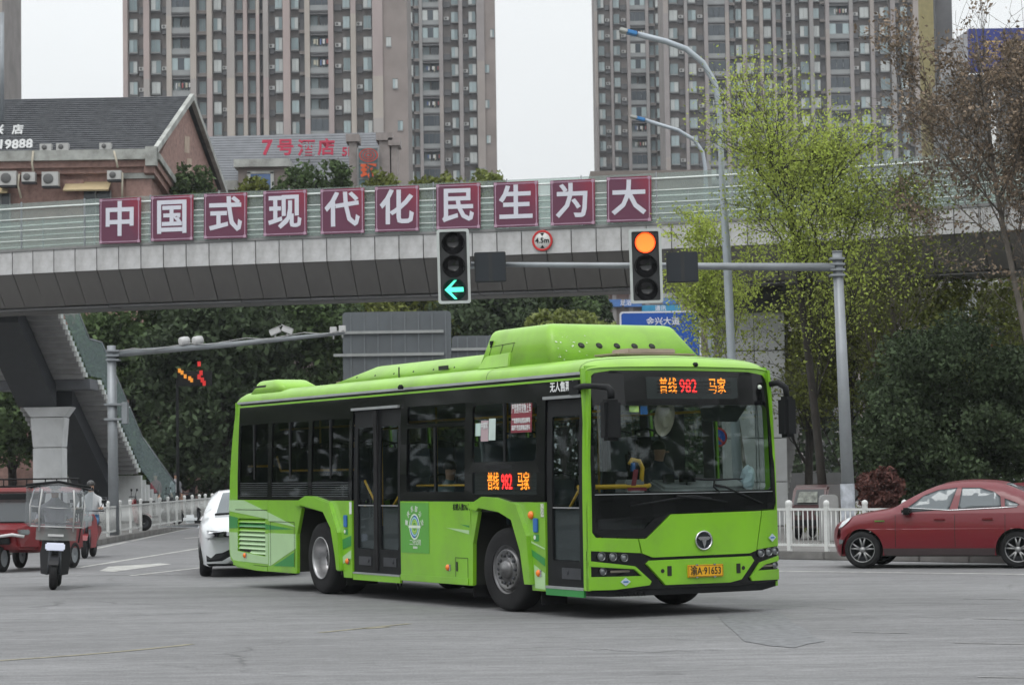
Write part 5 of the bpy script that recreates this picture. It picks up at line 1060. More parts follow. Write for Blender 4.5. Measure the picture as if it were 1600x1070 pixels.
for s_ in (-1, 1):
    q = MB(); q.plate([(.07, .68), (.14, .78), (.30, .845), (.44, .875), (.36, .80), (.18, .70)], fn=lambda x, z, d: (x - .012 + max(0, 1 - x / .5) * .24 * ys(x, zt(x)) / .9, s_ * (ys(x, z) + .014 - d), z), th=.02, ca=[.15, .25, .35], cb=[.75, .8]); q.build('headlight', mat('headlight_clear', (.55, .58, .60), .12, .2, .2, 20), rc)
    q = MB(); q.plate([(.05, .40), (.20, .42), (.22, .48), (.06, .50)], fn=lambda x, z, d: (x - .012 + max(0, 1 - x / .5) * .24 * ys(x, zt(x)) / .9, s_ * (ys(x, z) + .014 - d), z), th=.02, ca=[.1, .15]); q.build('fog_lamp', lens, rc)
    q = MB(); q.box((1.42, s_ * (Wd_ := .93), .96), (.16, .17, .12)); q.build('wing_mirror', black, rc, bevel=.035)
    q = MB(); q.box((.95, s_ * (ys(.95, .80) + .01), .80), (.17, .015, .025)); q.build('side_badge', chrome, rc)
q = MB(); q.add([(3.05, -.02, 1.40), (3.3, -.02, 1.33), (3.32, -.01, 1.42), (3.05, .02, 1.40), (3.3, .02, 1.33), (3.32, .01, 1.42)], [(0, 1, 2), (5, 4, 3), (0, 2, 5, 3), (1, 4, 5, 2)]); q.build('roof_fin', redp, rc)
wp = mat('car_white', (.62, .64, .66), .25, 0, .03, 1, coat=.6, dirt=.05)
topW = [(.10, .18), (.02, .32), (.0, .5), (.03, .68), (.10, .80), (.35, .90), (.75, .98), (1.05, 1.03), (1.3, 1.14), (1.7, 1.34), (2.05, 1.44), (2.5, 1.46), (3.1, 1.42), (3.6, 1.24), (4.0, 1.12), (4.3, 1.05), (4.45, .8), (4.45, .25)]
wc, ysw, ztw, upw = car('white_hatchback', (-4.50, 40.4, 0), R(97), 'white car facing the camera, half hidden behind the rear of the bus', wp, topW, [.78, 3.45], sgR, wind=(1.08, 1.88), rearwind=(3.2, 3.8))
xs = np.array([p[1] for p in upw if p[0] < .6]); xv = np.array([p[0] for p in upw if p[0] < .6])
def NW(y, z, d):
    o = np.argsort(xs); zc = z - .035 * (1 - min(1, y * y / .44)); x = float(np.interp(zc, xs[o], xv[o])); ye = ysw(max(x, .02), zc); t_ = y / ye
    return (x + max(0, 1 - x / .5) * .24 * t_ * t_ * (ye / .9) - .048 + d, y, z)
cutY = list(np.arange(-.8, .85, .1)); cutZ = [.3, .4, .5, .6, .7, .8]
def NP(nm, o, m, off=0): q = MB(); q.plate(o, fn=lambda a, b, d: NW(a, b, d + off), th=.02, ca=cutY, cb=cutZ); return q.build(nm, m, wc)
hl = mat('headlight_smoked', (.08, .085, .10), .1, .3, .2, 20)
for s_ in (-1, 1):
    NP('headlight', [(s_ * .74, .80), (s_ * .72, .66), (s_ * .60, .685), (s_ * .30, .685), (s_ * .20, .74), (s_ * .45, .785)], hl, -.004)
    NP('daylight_strip', [(s_ * .70, .79), (s_ * .45, .785), (s_ * .45, .77), (s_ * .70, .765)], mat('drl', (.7, .72, .75), .2), -.008)
    NP('bumper_intake', [(s_ * .76, .52), (s_ * .74, .27), (s_ * .55, .25), (s_ * .20, .40), (s_ * .28, .50)], black, -.004)
    NP('chrome_blade', [(s_ * .76, .235), (s_ * .40, .235), (s_ * .10, .44), (s_ * .16, .46), (s_ * .48, .28), (s_ * .76, .26)], wp, -.012)
    q = MB(); q.box((1.28, s_ * 1.03, .98), (.14, .24, .15)); q.build('wing_mirror', wp, wc, bevel=.05); q = MB(); q.box((1.28, s_ * .88, .93), (.06, .14, .05)); q.build('mirror_stalk', black, wc)
NP('grille', [(-.30, .62), (.30, .62), (.15, .30), (-.15, .30)], black, -.003)
NP('chin', [(-.75, .235), (.75, .235), (.7, .19), (-.7, .19)], black, -.02)
q = MB(); q.tube([(1.04, -.6, 1.055), (1.02, 0, 1.085), (1.04, .6, 1.055)], .02, 6); q.build('wiper_cowl', black, wc)

# ---- scooters and tricycle
blackp = mat('scooter_black', (.012, .012, .014), .4, 0, .1, spec=.3); redsc = mat('scooter_red', (.17, .008, .012), .35, 0, .08, coat=.3)
shieldg = glass('shield_plastic', (.74, .76, .78), .6, .10, (.55, .57, .60), .24); shieldt = glass('apron_plastic', (.45, .46, .46), .4, .2, (.30, .31, .30), .5)
def scooter(loc, rz, label, paint, lean=0, shield=False, group=None, cat='scooter'):
    r = thing('electric_scooter', loc, label, cat, rz, group); r.rotation_euler.y = R(lean)
    for y in (-.62, .62):
        w_ = bpy.data.objects.new('wheel', None); COL.objects.link(w_); w_.parent = r; w_.location = (0, y, .24)
        q = MB(); q.lathe([(-.05, .15), (-.06, .20), (-.035, .235), (0, .243), (.035, .235), (.06, .20), (.05, .15)], (0, 0, 0), (1, 0, 0), 28); q.build('tyre', rubber, w_)
        q = MB(); q.lathe([(-.04, .155), (-.03, .13), (-.05, .05), (.05, .05), (.03, .13), (.04, .155)], (0, 0, 0), (1, 0, 0), 20); q.build('rim', dark_metal, w_)
    q = MB(); q.grid([[(x, -.62 + .27 * math.sin(a), .24 + .28 * math.cos(a)) for x in (-.075, -.04, .04, .075)] for a in np.linspace(-1.0, .9, 10)]); q.build('mudguard', paint, r)
    q = MB(); q.cyl((-.09, -.62, .24), (-.07, -.5, .62), .025); q.cyl((.09, -.62, .24), (.07, -.5, .62), .025); q.cyl((0, -.5, .55), (0, -.36, 1.0), .03); q.tube([(-.34, -.26, 1.02), (-.2, -.34, 1.02), (.2, -.34, 1.02), (.34, -.26, 1.02)], .016, 6); q.build('fork_and_bars', dark_metal, r)
    q = MB()  # front apron: shaped plate
    q.plate([(-.21, .24), (-.24, .55), (-.19, .84), (-.13, .95), (.13, .95), (.19, .84), (.24, .55), (.21, .24), (.10, .22), (.10, .46), (-.10, .46), (-.10, .22)], fn=lambda a, b, d: (a, -.52 + abs(a) * .35 + (b - .3) * .18 + d, b), th=.06, ca=[-.12, -.05, .05, .12], cb=[.5, .7, .85]); q.build('leg_shield', paint, r, bevel=.012)
    q = MB(); q.b2((-.15, -.48, .23), (.15, .25, .30)); q.build('footboard', black, r, bevel=.02)
    q = MB(); q.add([(-.16, .12, .3), (.16, .12, .3), (.17, .82, .52), (-.17, .82, .52), (-.13, .12, .70), (.13, .12, .70), (.12, .86, .72), (-.12, .86, .72)], [(3, 2, 1, 0), (4, 5, 6, 7), (0, 1, 5, 4), (1, 2, 6, 5), (2, 3, 7, 6), (3, 0, 4, 7)]); q.build('rear_body', paint, r, bevel=.05)
    q = MB(); q.b2((-.14, .10, .70), (.14, .85, .80)); q.build('seat', mat('saddle', (.03, .03, .03), .6), r, bevel=.04)
    q = MB(); q.box((0, -.60 if shield else -.47, .665 if shield else .86), (.30, .05, .12)); hlp = q.build('headlight', mat('headlamp_lit', (.4, .4, .45), .2, emit=(.75, .82, 1), estr=.45) if shield else lens, r, bevel=.02)
    for s_ in (-1, 1):
        q = MB(); q.tube([(s_ * .24, -.3, 1.03), (s_ * .32, -.32, 1.2)], .008, 5); q.box((s_ * .34, -.33, 1.22), (.11, .03, .07)); q.build('mirror', black, r)
    if shield:
        q = MB(); q.grid([[(x, -.60 + .35 * abs(x) ** 1.5, z) for x in np.linspace(-.40, .40, 9)] for z in np.linspace(.98, 1.52, 4)]); q.build('wind_shield', shieldg, r)
        q = MB(); q.grid([[(x, -.60 + .35 * abs(x) ** 1.5 + (z - 1.5) * .8, z) for x in np.linspace(-.38, .38, 9)] for z in np.linspace(1.5, 1.62, 3)]); q.build('shield_top', shieldg, r)
        q = MB()
        for s_ in (-1, 1): q = MB(); q.grid([[(s_ * (.40 + t_ * .12), -.51 + t_ * .5, z) for z in (.95 + .05 * t_, 1.3, 1.55)] for t_ in (0, .5, 1)]); q.build('side_curtain', shieldg, r)
        pass
        q = MB()
        for s_ in (-1, 1): q.tube([(s_ * .26, -.55, .9), (s_ * .27, -.585, 1.25), (s_ * .24, -.56, 1.55)], .014, 6); q.tube([(s_ * .40, -.51, .98), (s_ * .42, -.5, 1.3), (s_ * .36, -.42, 1.6)], .012, 6)
        q.tube([(-.4, -.51, 1.28), (0, -.61, 1.26), (.4, -.51, 1.28)], .008, 5); q.tube([(-.4, -.51, .97), (0, -.61, .97), (.4, -.51, .97)], .012, 5); q.build('shield_frame', mat('frame_white', (.5, .5, .5), .5), r)
        q = MB(); q.grid([[(x, -.56 + .3 * abs(x) - (.98 - z) * .1, z) for x in np.linspace(-.31, .31, 7)] for z in (.95, .86, .76)]); q.build('lap_apron', shieldt, r)
        q = MB(); q.box((0, -.59, .84), (.24, .01, .035)); q.build('apron_stripe', mat('stripe_white', (.6, .6, .6), .6), r)
        q = MB(); q.grid([[(x, y, 1.66 - .12 * x * x * 2 - .10 * (y - .1) ** 2) for x in np.linspace(-.5, .5, 7)] for y in np.linspace(-.48, .75, 7)]); q.grid([[(x, y, 1.64 - .12 * x * x * 2 - .10 * (y - .1) ** 2) for x in np.linspace(-.5, .5, 7)] for y in np.linspace(-.48, .75, 7)]); q.tube([(-.5, -.48, 1.6), (0, -.5, 1.67), (.5, -.48, 1.6)], .022, 6); q.build('canopy', black, r)
        q = MB(); q.tube([(.3, .7, .7), (.36, .72, 1.3), (.34, .68, 1.6)], .012); q.build('canopy_strut', dark_metal, r); q = MB(); q.tube([(-.3, .7, .7), (-.36, .72, 1.3), (-.34, .68, 1.6)], .012); q.build('canopy_strut', dark_metal, r)
    return r
rideJ = dict(hip=(0, .05, .0), chest=(0, -.02, .42), neck=(0, -.05, .60), head=(0, -.08, .73), armL=((.19, -.02, .46), (.27, -.22, .26), (.27, -.42, .27)), armR=((-.19, -.02, .46), (-.27, -.22, .26), (-.27, -.42, .27)),
             legL=((.10, .0, -.02), (.14, -.40, -.02), (.13, -.42, -.42), (.13, -.56, -.46)), legR=((-.10, .0, -.02), (-.14, -.40, -.02), (-.13, -.42, -.42), (-.13, -.56, -.46)))
SC = gnd(84, 921); scooter(SC + Vector((-.1, .62, 0)), R(8), 'black electric scooter with clear rain shield and dark canopy leaning at far left', blackp, 3.0, True)
person(SC + Vector((-.14, .88, .80)), R(8), 'rider in pale clothes behind the clear shield of the canopied scooter', rideJ, mat('cloth_pale', (.40, .40, .43), .85), trou)
S2 = gnd(131, 872); scooter(S2 + Vector((.0, .6, 0)), R(2), 'red scooter ridden behind the canopied scooter', redsc, 2)
person(S2 + Vector((.0, .95, .80)), R(2), 'rider in white shirt and blue jeans on the red scooter', rideJ, mat('cloth_white', (.45, .46, .47), .85), mat('jeans', (.06, .15, .28), .85), hat=('helmet', mat('helmet_dark', (.03, .03, .03), .3)))
for k, (px, py, Y, m_, lab) in enumerate(((150, 800, 69, blackp, 'black scooter parked behind the fence nearest the stair column'), (193, 800, 71, redsc, 'red scooter parked behind the fence next to the white stair block'), (262, 800, 80, blackp, 'dark scooter parked behind the fence beyond the stair block'), (296, 800, 84, blackp, 'dark scooter parked at the far end of the left fence'))):
    p_ = at(px, 800, Y); scooter((p_.x - (.3 if k > 1 else 0), Y, .14), R(60 + 25 * k), lab, m_)
# tricycle
T_ = gnd(14, 894); tri = thing('cargo_tricycle', T_ + Vector((-.15, .1, 0)), 'red three-wheeled cabin tricycle with black roof rack at the left edge', 'tricycle', R(-14))
q = MB(); q.add([(-.42, -.1, .42), (.42, -.1, .42), (.56, .5, .40), (-.56, .5, .40), (-.34, -.16, .78), (.34, -.16, .78), (.58, .42, .92), (-.58, .42, .92)], [(3, 2, 1, 0), (4, 5, 6, 7), (0, 1, 5, 4), (1, 2, 6, 5), (2, 3, 7, 6), (3, 0, 4, 7)]); q.build('nose', redsc, tri, bevel=.05)
q = MB(); q.b2((-.60, .45, .35), (.60, 2.3, .88)); q.build('body', redsc, tri, bevel=.04)
q = MB(); q.b2((-.60, .6, 1.45), (.60, 2.3, 1.56)); q.build('roof', mat('tri_roof_pink', (.30, .09, .09), .4, 0, .1), tri, bevel=.04)
q = MB()
for x in (-.56, .56):
    q.tube([(x, .45, .9), (x, .66, 1.48)], .025, 6); q.tube([(x, 1.4, .88), (x, 1.4, 1.48)], .025, 6); q.tube([(x, 2.25, .88), (x, 2.25, 1.48)], .025, 6)
q.build('pillars', black, tri)
q = MB(); q.add([(-.55, .44, .92), (.55, .44, .92), (.53, .64, 1.46), (-.53, .64, 1.46)], [(0, 1, 2, 3)]); q.build('windscreen', glass('tri_glass', (.25, .26, .27), .6, .05, (.3, .32, .34), .25), tri)
q = MB(); q.b2((-.52, .50, 1.34), (.52, .53, 1.45)); q.b2((-.5, .35, .885), (.5, .47, .93)); q.build('windscreen_frame', black, tri)
q = MB(); q.b2((-.5, .9, .9), (.5, 1.1, 1.25)); q.b2((-.5, 1.7, .9), (.5, 1.9, 1.25)); q.build('bench', mat('bench_dark', (.04, .04, .05), .7), tri)
q = MB(); q.tube([(-.5, -.10, .66), (-.3, -.19, .70), (0, -.2, .66), (.3, -.19, .70), (.5, -.10, .66)], .03, 6); q.build('front_trim', mat('trim_white', (.5, .5, .5), .4), tri)
q = MB(); q.b2((-.25, -.20, .52), (.25, -.15, .64)); q.build('grille', black, tri, bevel=.015); q = MB(); q.lathe([(0, .05), (-.03, .045), (-.04, 0)], (0, -.2, .55), (0, 1, 0), 12); q.build('badge_lamp', chrome, tri)
for s_ in (-1, 1):
    q = MB(); q.box((s_ * .42, .0, .74), (.2, .22, .10), rz=s_ * .9); q.build('headlight', lens, tri, bevel=.02)
for x, y in ((0, .0), (-.55, 1.9), (.55, 1.9)):
    w_ = bpy.data.objects.new('wheel', None); COL.objects.link(w_); w_.parent = tri; w_.location = (x, y, .26)
    q = MB(); q.lathe([(-.055, .16), (-.065, .21), (-.035, .255), (.035, .255), (.065, .21), (.055, .16)], (0, 0, 0), (1, 0, 0), 28); q.build('tyre', rubber, w_); q = MB(); q.lathe([(-.04, .165), (-.02, .12), (-.05, .04), (.05, .04), (.02, .12), (.04, .165)], (0, 0, 0), (1, 0, 0), 18); q.build('rim', grey_metal, w_)
q = MB()
for z in (1.58, 1.72): q.tube([(-.55, .7, z), (.55, .7, z), (.55, 2.2, z), (-.55, 2.2, z), (-.55, .7, z)], .015, 5)
for y in (.7, 1.2, 1.7, 2.2): q.tube([(-.55, y, 1.58), (-.55, y, 1.72)], .012, 5); q.tube([(.55, y, 1.58), (.55, y, 1.72)], .012, 5); q.tube([(-.55, y, 1.59), (.55, y, 1.59)], .012, 5)
q.build('roof_rack', black, tri)
# maroon kiosk vehicle and stone post on the right pavement, pedestrian far left
kx = at(1263, 780, 52); kv = thing('maroon_microvan', (kx.x, 52, .14), 'maroon microvan with posters behind its windscreen, parked under the right bridge column', 'van', R(-20))
mrn = mat('van_maroon', (.045, .006, .008), .35, 0, .1, coat=.3)
q = MB(); q.plate([(-.05, .3), (0, .85), (.28, 1.28), (.5, 1.36), (2.6, 1.36), (2.7, .9), (2.7, .3), (2.3, .3), (2.1, .5), (1.9, .3), (.75, .3), (.55, .5), (.35, .3)], fn=lambda a, b, d: (-.55 + d, a, b), th=1.1); q.build('body', mrn, kv, bevel=.05)
q = MB(); q.add([(-.47, -.01, .88), (.47, -.01, .88), (.42, .24, 1.25), (-.42, .24, 1.25)], [(0, 1, 2, 3)]); q.build('windscreen', glass('van_glass', (.1, .1, .1), .4, .05, (.2, .2, .2), .3), kv)
q = MB(); q.add([(-.36, -.02, .93), (.28, -.02, .93), (.24, .18, 1.2), (-.32, .18, 1.2)], [(0, 1, 2, 3)]); q.build('poster', mat('poster_grey', (.16, .17, .15), .7, 0, .5, 9), kv)
q = MB(); q.box((-.3, -.07, .66), (.2, .05, .10)); q.box((.3, -.07, .66), (.2, .05, .10)); q.build('headlight', lens, kv, bevel=.02); q = MB(); q.b2((-.5, -.09, .36), (.5, -.04, .5)); q.build('bumper', black, kv, bevel=.02)
for x in (-.5, .5):
    for y in (.55, 2.1): q = MB(); q.lathe([(-.07, .12), (-.08, .2), (-.04, .25), (.04, .25), (.08, .2), (.07, .12)], (x, y, .25), (1, 0, 0), 20); q.build('wheel', rubber, kv)
kv.scale = (.72, .9, .88)
px_ = at(1296, 780, 50.5); q = MB(); q.plate([(-.21, 0), (.21, 0), (.19, .95), (.13, 1.0), (-.13, 1.0), (-.19, .95)], fn=lambda a, b, d: (px_.x + a, 50.5 + d, .14 + b), th=.3); o = q.build('stone_post', conc, bevel=.02); tag(o, 'pale upright stone post on the pavement between the maroon van and signal mast', 'post')
standJ = dict(hip=(0, 0, .92), chest=(0, 0, 1.32), neck=(0, 0, 1.5), head=(0, -.02, 1.63), armL=((.19, 0, 1.38), (.24, .02, 1.1), (.22, -.08, .86)), armR=((-.19, 0, 1.38), (-.24, .02, 1.1), (-.22, -.08, .86)),
              legL=((.10, 0, .88), (.10, -.08, .48), (.10, .0, .08), (.10, -.14, .03)), legR=((-.10, 0, .88), (-.10, .08, .48), (-.10, .12, .08), (-.10, -.02, .03)))
p_ = at(283, 790, 92); person((p_.x - .2, 92, .14), R(40), 'pedestrian in a pale top walking beyond the left fence', standJ, mat('cloth_pale', (.40, .40, .43), .85), trou)
p_ = at(256, 790, 90); person((p_.x - .3, 90, .14), R(-30), 'pedestrian in a dark red top beside the stair block', standJ, mat('cloth_darkred', (.16, .04, .05), .85), trou)
rs = at(1121, 683, 60); r = thing('no_parking_sign', (rs.x, 60, .14), 'small round blue and red no parking sign seen through the bus windscreen', 'road sign')
q = MB(); q.lathe([(0, 0), (0, .24)], (0, 0, rs.z - .14), (0, 1, 0), 24); q.build('disc', mat('sign_blue', (.005, .07, .36), .5), r); q = MB(); q.lathe([(-.01, .20), (-.01, .25), (.02, .25)], (0, 0, rs.z - .14), (0, 1, 0), 24); q.box((0, -.012, rs.z - .14), (.42, .01, .05), M=Matrix.Rotation(R(45), 3, 'Y')); q.build('red_ring', mat('sign_red', (.50, .02, .02), .5), r); q = MB(); q.cyl((0, .04, 0), (0, .04, rs.z + .1), .03); q.build('post', grey_metal, r)
# ================================================================ buildings
rp_ = random.Random(11)
pil = [mat('pilaster_%s' % n, c, .8, 0, .10, .35, streak=(1, 1, .35)) for n, c in (('pink', (.35, .285, .27)), ('grey', (.31, .285, .27)), ('rose', (.325, .27, .26)), ('sand', (.36, .32, .285)))]
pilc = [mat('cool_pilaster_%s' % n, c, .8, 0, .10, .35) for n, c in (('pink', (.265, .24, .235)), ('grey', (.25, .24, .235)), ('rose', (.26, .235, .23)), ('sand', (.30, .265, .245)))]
wallm = mat('tower_wall', (.185, .165, .155), .85, 0, .2, .4); walld = mat('tower_recess', (.10, .10, .105), .7, 0, .25, .5)
brownw = mat('tower_brown', (.235, .20, .185), .85, 0, .15, .3)
wgl = [mat('window_glass_%s' % n, c, .12, 0, .15, .6) for n, c in (('pale', (.30, .37, .38)), ('mid', (.17, .22, .23)), ('curtain', (.42, .44, .43)), ('dark', (.05, .06, .07)))]
frm = mat('window_frame', (.24, .25, .25), .5); ledge = mat('window_ledge', (.10, .098, .10), .8, 0, .15)
acm = mat('ac_white', (.42, .42, .41), .5, 0, .12); acf = mat('ac_fan', (.10, .10, .10), .6)
def wmesh(g, g2):
    q = MB(); q.b2((-.5, -.35, -.5), (.5, .05, .5), 0)
    q.b2((-.46, -.37, -.46), (-.02, -.352, .46), 1); q.b2((.02, -.37, -.46), (.46, -.352, .46), 2)
    q.b2((-.54, -.45, -.58), (.54, .05, -.50), 0); q.b2((-.52, -.36, .5), (.52, .05, .56), 3)
    return q.mesh('window', [frm, g, g2, ledge])
WM = [wmesh(wgl[0], wgl[0]), wmesh(wgl[0], wgl[2]), wmesh(wgl[1], wgl[0]), wmesh(wgl[2], wgl[1]), wmesh(wgl[1], wgl[1]), wmesh(wgl[2], wgl[2])]
def bmesh_(open_, g):
    q = MB(); q.b2((-.5, -.45, -.52), (.5, .35, -.44), 3); q.b2((-.5, -.42, -.44), (.5, -.38, -.20), 0)
    if open_:
        q.b2((-.5, -.42, -.19), (.5, -.39, -.17), 0)
        for k in range(7): q.b2((-.48 + k * .155, -.42, -.44), (-.46 + k * .155, -.39, -.1), 0)
        q.b2((-.48, .2, -.44), (-.1, .22, .36), 1); q.b2((.0, .2, -.44), (.46, .22, .36), 2)
    else:
        for k in range(3): q.b2((-.49 + k * .33, -.41, -.2), (-.18 + k * .33, -.395, .36), 1 + (k % 2))
    q.b2((-.5, -.42, .36), (.5, .35, .44), 3)
    return q.mesh('balcony', [frm, g, wgl[3], ledge])
BM = [bmesh_(True, wgl[0]), bmesh_(False, wgl[0]), bmesh_(False, wgl[2]), bmesh_(True, wgl[1]), bmesh_(False, wgl[3])]
q = MB(); q.b2((-.4, -.32, -.27), (.4, 0, .27), 0); q.lathe([(-.33, .2), (-.33, 0)], (-.1, 0, 0), (0, 1, 0), 10, 1); acme = q.mesh('air_conditioner', [acm, acf])
q = MB(); q.b2((-.5, -.4, -.5), (.5, 0, .5), 0); q.b2((-.52, -.48, -.62), (.52, 0, -.5), 1); acledge = q.mesh('ac_ledge', [walld, ledge])
cloth_m = [mat('laundry_%d' % i, c, .8) for i, c in enumerate(((.5, .5, .5), (.3, .08, .08), (.1, .15, .3), (.4, .38, .3)))]
LM = []
for k in range(3):
    q = MB()
    for i in range(5): x = -1 + i * .45 + rp_.uniform(-.1, .1); q.b2((x, -.03, -rp_.uniform(.4, .9)), (x + rp_.uniform(.15, .35), 0, 0), rp_.randrange(4))
    LM.append(q.mesh('laundry', cloth_m))
def tower(name, label, Y, pitch, yref, cols, ptop, pbot, pils, depth=16, wall=wallm):
    x0, x1 = at(cols[0][0], 80, Y).x, at(cols[-1][1], 80, Y).x; fl = pitch * Y / FPX
    root = thing(name, ((x0 + x1) / 2, Y, 0), label, 'tower'); ox = (x0 + x1) / 2
    zt = at(cols[0][0], 0, Y).z + 9; zr = at((cols[0][0] + cols[-1][1]) / 2, yref, Y).z
    zlow = at(cols[0][0], pbot, Y).z - 2
    q = MB(); q.b2((x0 - ox + .05, 1.6, 0), (x1 - ox - .05, depth, zt)); q.build('wall', wall, root)
    nb = 0; wins = []
    ks = range(-40, 14)
    slab = MB()
    for a, b, ty in cols:
        xa, xb = at(a, 80, Y).x - ox, at(b, 80, Y).x - ox; w_ = xb - xa; xc = (xa + xb) / 2
        if ty == 'p':
            zz = 0; q = None
            zc = 0.0; seg = [(0, zlow)]
            while seg[-1][1] < zt: seg.append((seg[-1][1], min(zt, seg[-1][1] + fl * rp_.choice((2, 4, 6, 9)))))
            q = MB()
            for s0, s1 in seg: q.b2((xa, 0, s0), (xb, 1.7, s1), rp_.randrange(4))
            q.build('pilaster', pils, root); continue
        if ty == 'r':
            q = MB(); q.b2((xa, 1.45, 0), (xb, 1.55, zt)); q.build('recess', walld, root)
        if ty == 's':
            q = MB(); q.b2((xa, .3, 0), (xb, 1.7, zt)); q.build('side_wall', brownw, root)
        for k in ks:
            zc = zr + k * fl
            if zc < 2 or zc > zt - 1: continue
            vis = zc > zlow
            if not vis:
                if ty in 'wb': slab.b2((xa, 1.0, zc - .7), (xb, 1.7, zc + .7), 1)
                continue
            if ty == 'w':
                slab.b2((xa, 1.15, zc - .5 * fl - .02 + 1.55), (xb, 1.7, zc - .5 * fl + .1 + 1.55), 0)
                o = link('window', rp_.choice(WM), root); o.location = (xc + rp_.uniform(-.03, .03), 1.55, zc); o.scale = (w_ * rp_.uniform(.78, .86) * rp_.choice((1, 1, -1)), rp_.choice((1.5, 1.6, 1.7, 2.2)), fl * rp_.uniform(.56, .62))
            elif ty == 'b':
                o = link('balcony', rp_.choice(BM), root); o.location = (xc, 1.0, zc); o.scale = (w_, 1.8, fl)
                if rp_.random() < .5: o = link('laundry', rp_.choice(LM), root); o.location = (xc + .2, .4, zc + .55)
            elif ty == 'a':
                o = link('ac_ledge', acledge, root); o.location = (xc, 1.62, zc - fl * .25); o.scale = (w_ * .9, 1.2, fl * .28)
                if rp_.random() < .55: o = link('air_conditioner', acme, root); o.location = (xc, 1.2, zc - fl * .08); o.scale = (min(1, w_ * .95 / .8),) * 3
            elif ty == 'r':
                slab.b2((xa, .7, zc - fl * .5), (xb, 1.6, zc - fl * .5 + .45), 0)
                if w_ > .9: o = link('window', WM[4], root); o.location = (xc, 1.62, zc); o.scale = (w_ * .6, .5, fl * .6)
            elif ty == 's':
                if k % 2 == 0 and rp_.random() < .6: o = link('window', rp_.choice(WM), root); o.location = (xc + w_ * rp_.uniform(-.3, .3), .5, zc); o.scale = (.7, .8, 1.3)
    tag(slab.build('floor_edges', [wallm, walld], root), kind='stuff')
    q = MB(); q.b2((x0 - ox - .2, -.1, zt), (x1 - ox + .2, depth, zt + 1.2)); q.build('parapet', pils[1], root)
    return root
A_ = [(192, 199, 'p'), (199, 215, 'w'), (215, 224, 'a'), (224, 233, 'p'), (233, 251, 'w'), (251, 260, 'a'), (260, 268, 'p'), (268, 297, 'b'), (297, 306, 'p'), (306, 323, 'r'), (323, 331, 'p'), (331, 346, 'w'), (346, 354, 'a'), (354, 366, 'p'), (366, 380, 'r'), (380, 386, 'p'), (386, 400, 'r'), (400, 405, 'p'), (405, 411, 'r'), (411, 419, 'p'), (419, 428, 'a'), (428, 442, 'w'), (442, 453, 'p'), (453, 467, 'w'), (467, 476, 'r'), (476, 484, 'p'), (484, 513, 'b'), (513, 521, 'p'), (521, 534, 'a'), (534, 548, 'w'), (548, 556, 'p'), (556, 566, 'a'), (566, 582, 'w'), (582, 598, 'p'), (598, 636, 's')]
tower('residential_tower', 'nearest brown-grey apartment tower on the left with tall pinkish pilasters', 330, 33.3, 68, A_, 0, 300, pil)
B_ = [(634, 646, 'w'), (646, 655, 'r'), (655, 660, 'p'), (660, 686, 'b'), (686, 692, 'p'), (692, 704, 'a'), (704, 717, 'w'), (717, 723, 'p'), (723, 731, 'a'), (731, 745, 'w'), (745, 757, 'p'), (757, 774, 's')]
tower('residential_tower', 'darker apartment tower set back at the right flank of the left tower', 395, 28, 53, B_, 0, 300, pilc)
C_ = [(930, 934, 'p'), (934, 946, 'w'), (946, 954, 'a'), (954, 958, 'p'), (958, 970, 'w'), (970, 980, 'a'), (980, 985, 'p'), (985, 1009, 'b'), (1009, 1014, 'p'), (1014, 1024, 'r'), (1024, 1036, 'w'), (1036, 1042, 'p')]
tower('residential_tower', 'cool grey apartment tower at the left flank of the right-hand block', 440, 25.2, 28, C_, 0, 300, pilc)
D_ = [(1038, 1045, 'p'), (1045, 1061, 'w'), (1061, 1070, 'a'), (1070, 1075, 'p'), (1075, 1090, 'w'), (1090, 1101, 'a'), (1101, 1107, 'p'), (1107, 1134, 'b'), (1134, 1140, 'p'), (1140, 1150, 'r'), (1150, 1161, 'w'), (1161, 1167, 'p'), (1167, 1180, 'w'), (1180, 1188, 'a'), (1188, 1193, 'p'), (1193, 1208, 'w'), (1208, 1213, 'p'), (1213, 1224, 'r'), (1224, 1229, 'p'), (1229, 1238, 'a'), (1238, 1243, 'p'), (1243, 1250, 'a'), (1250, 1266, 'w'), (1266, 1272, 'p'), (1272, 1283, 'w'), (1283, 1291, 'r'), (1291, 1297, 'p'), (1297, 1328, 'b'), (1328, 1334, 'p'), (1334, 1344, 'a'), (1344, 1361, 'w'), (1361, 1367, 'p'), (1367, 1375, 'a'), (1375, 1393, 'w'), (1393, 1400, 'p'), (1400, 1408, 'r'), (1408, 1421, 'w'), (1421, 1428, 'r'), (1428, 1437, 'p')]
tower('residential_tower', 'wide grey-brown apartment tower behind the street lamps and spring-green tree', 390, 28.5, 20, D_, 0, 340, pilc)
E_ = [(-40, -14, 'b'), (-14, -8, 'p'), (-8, -5, 'w'), (-5, 0, 'p')]
tower('residential_tower', 'sliver of an apartment tower at the extreme left edge above the hotel roof', 360, 30, 40, E_, 0, 150, pil)

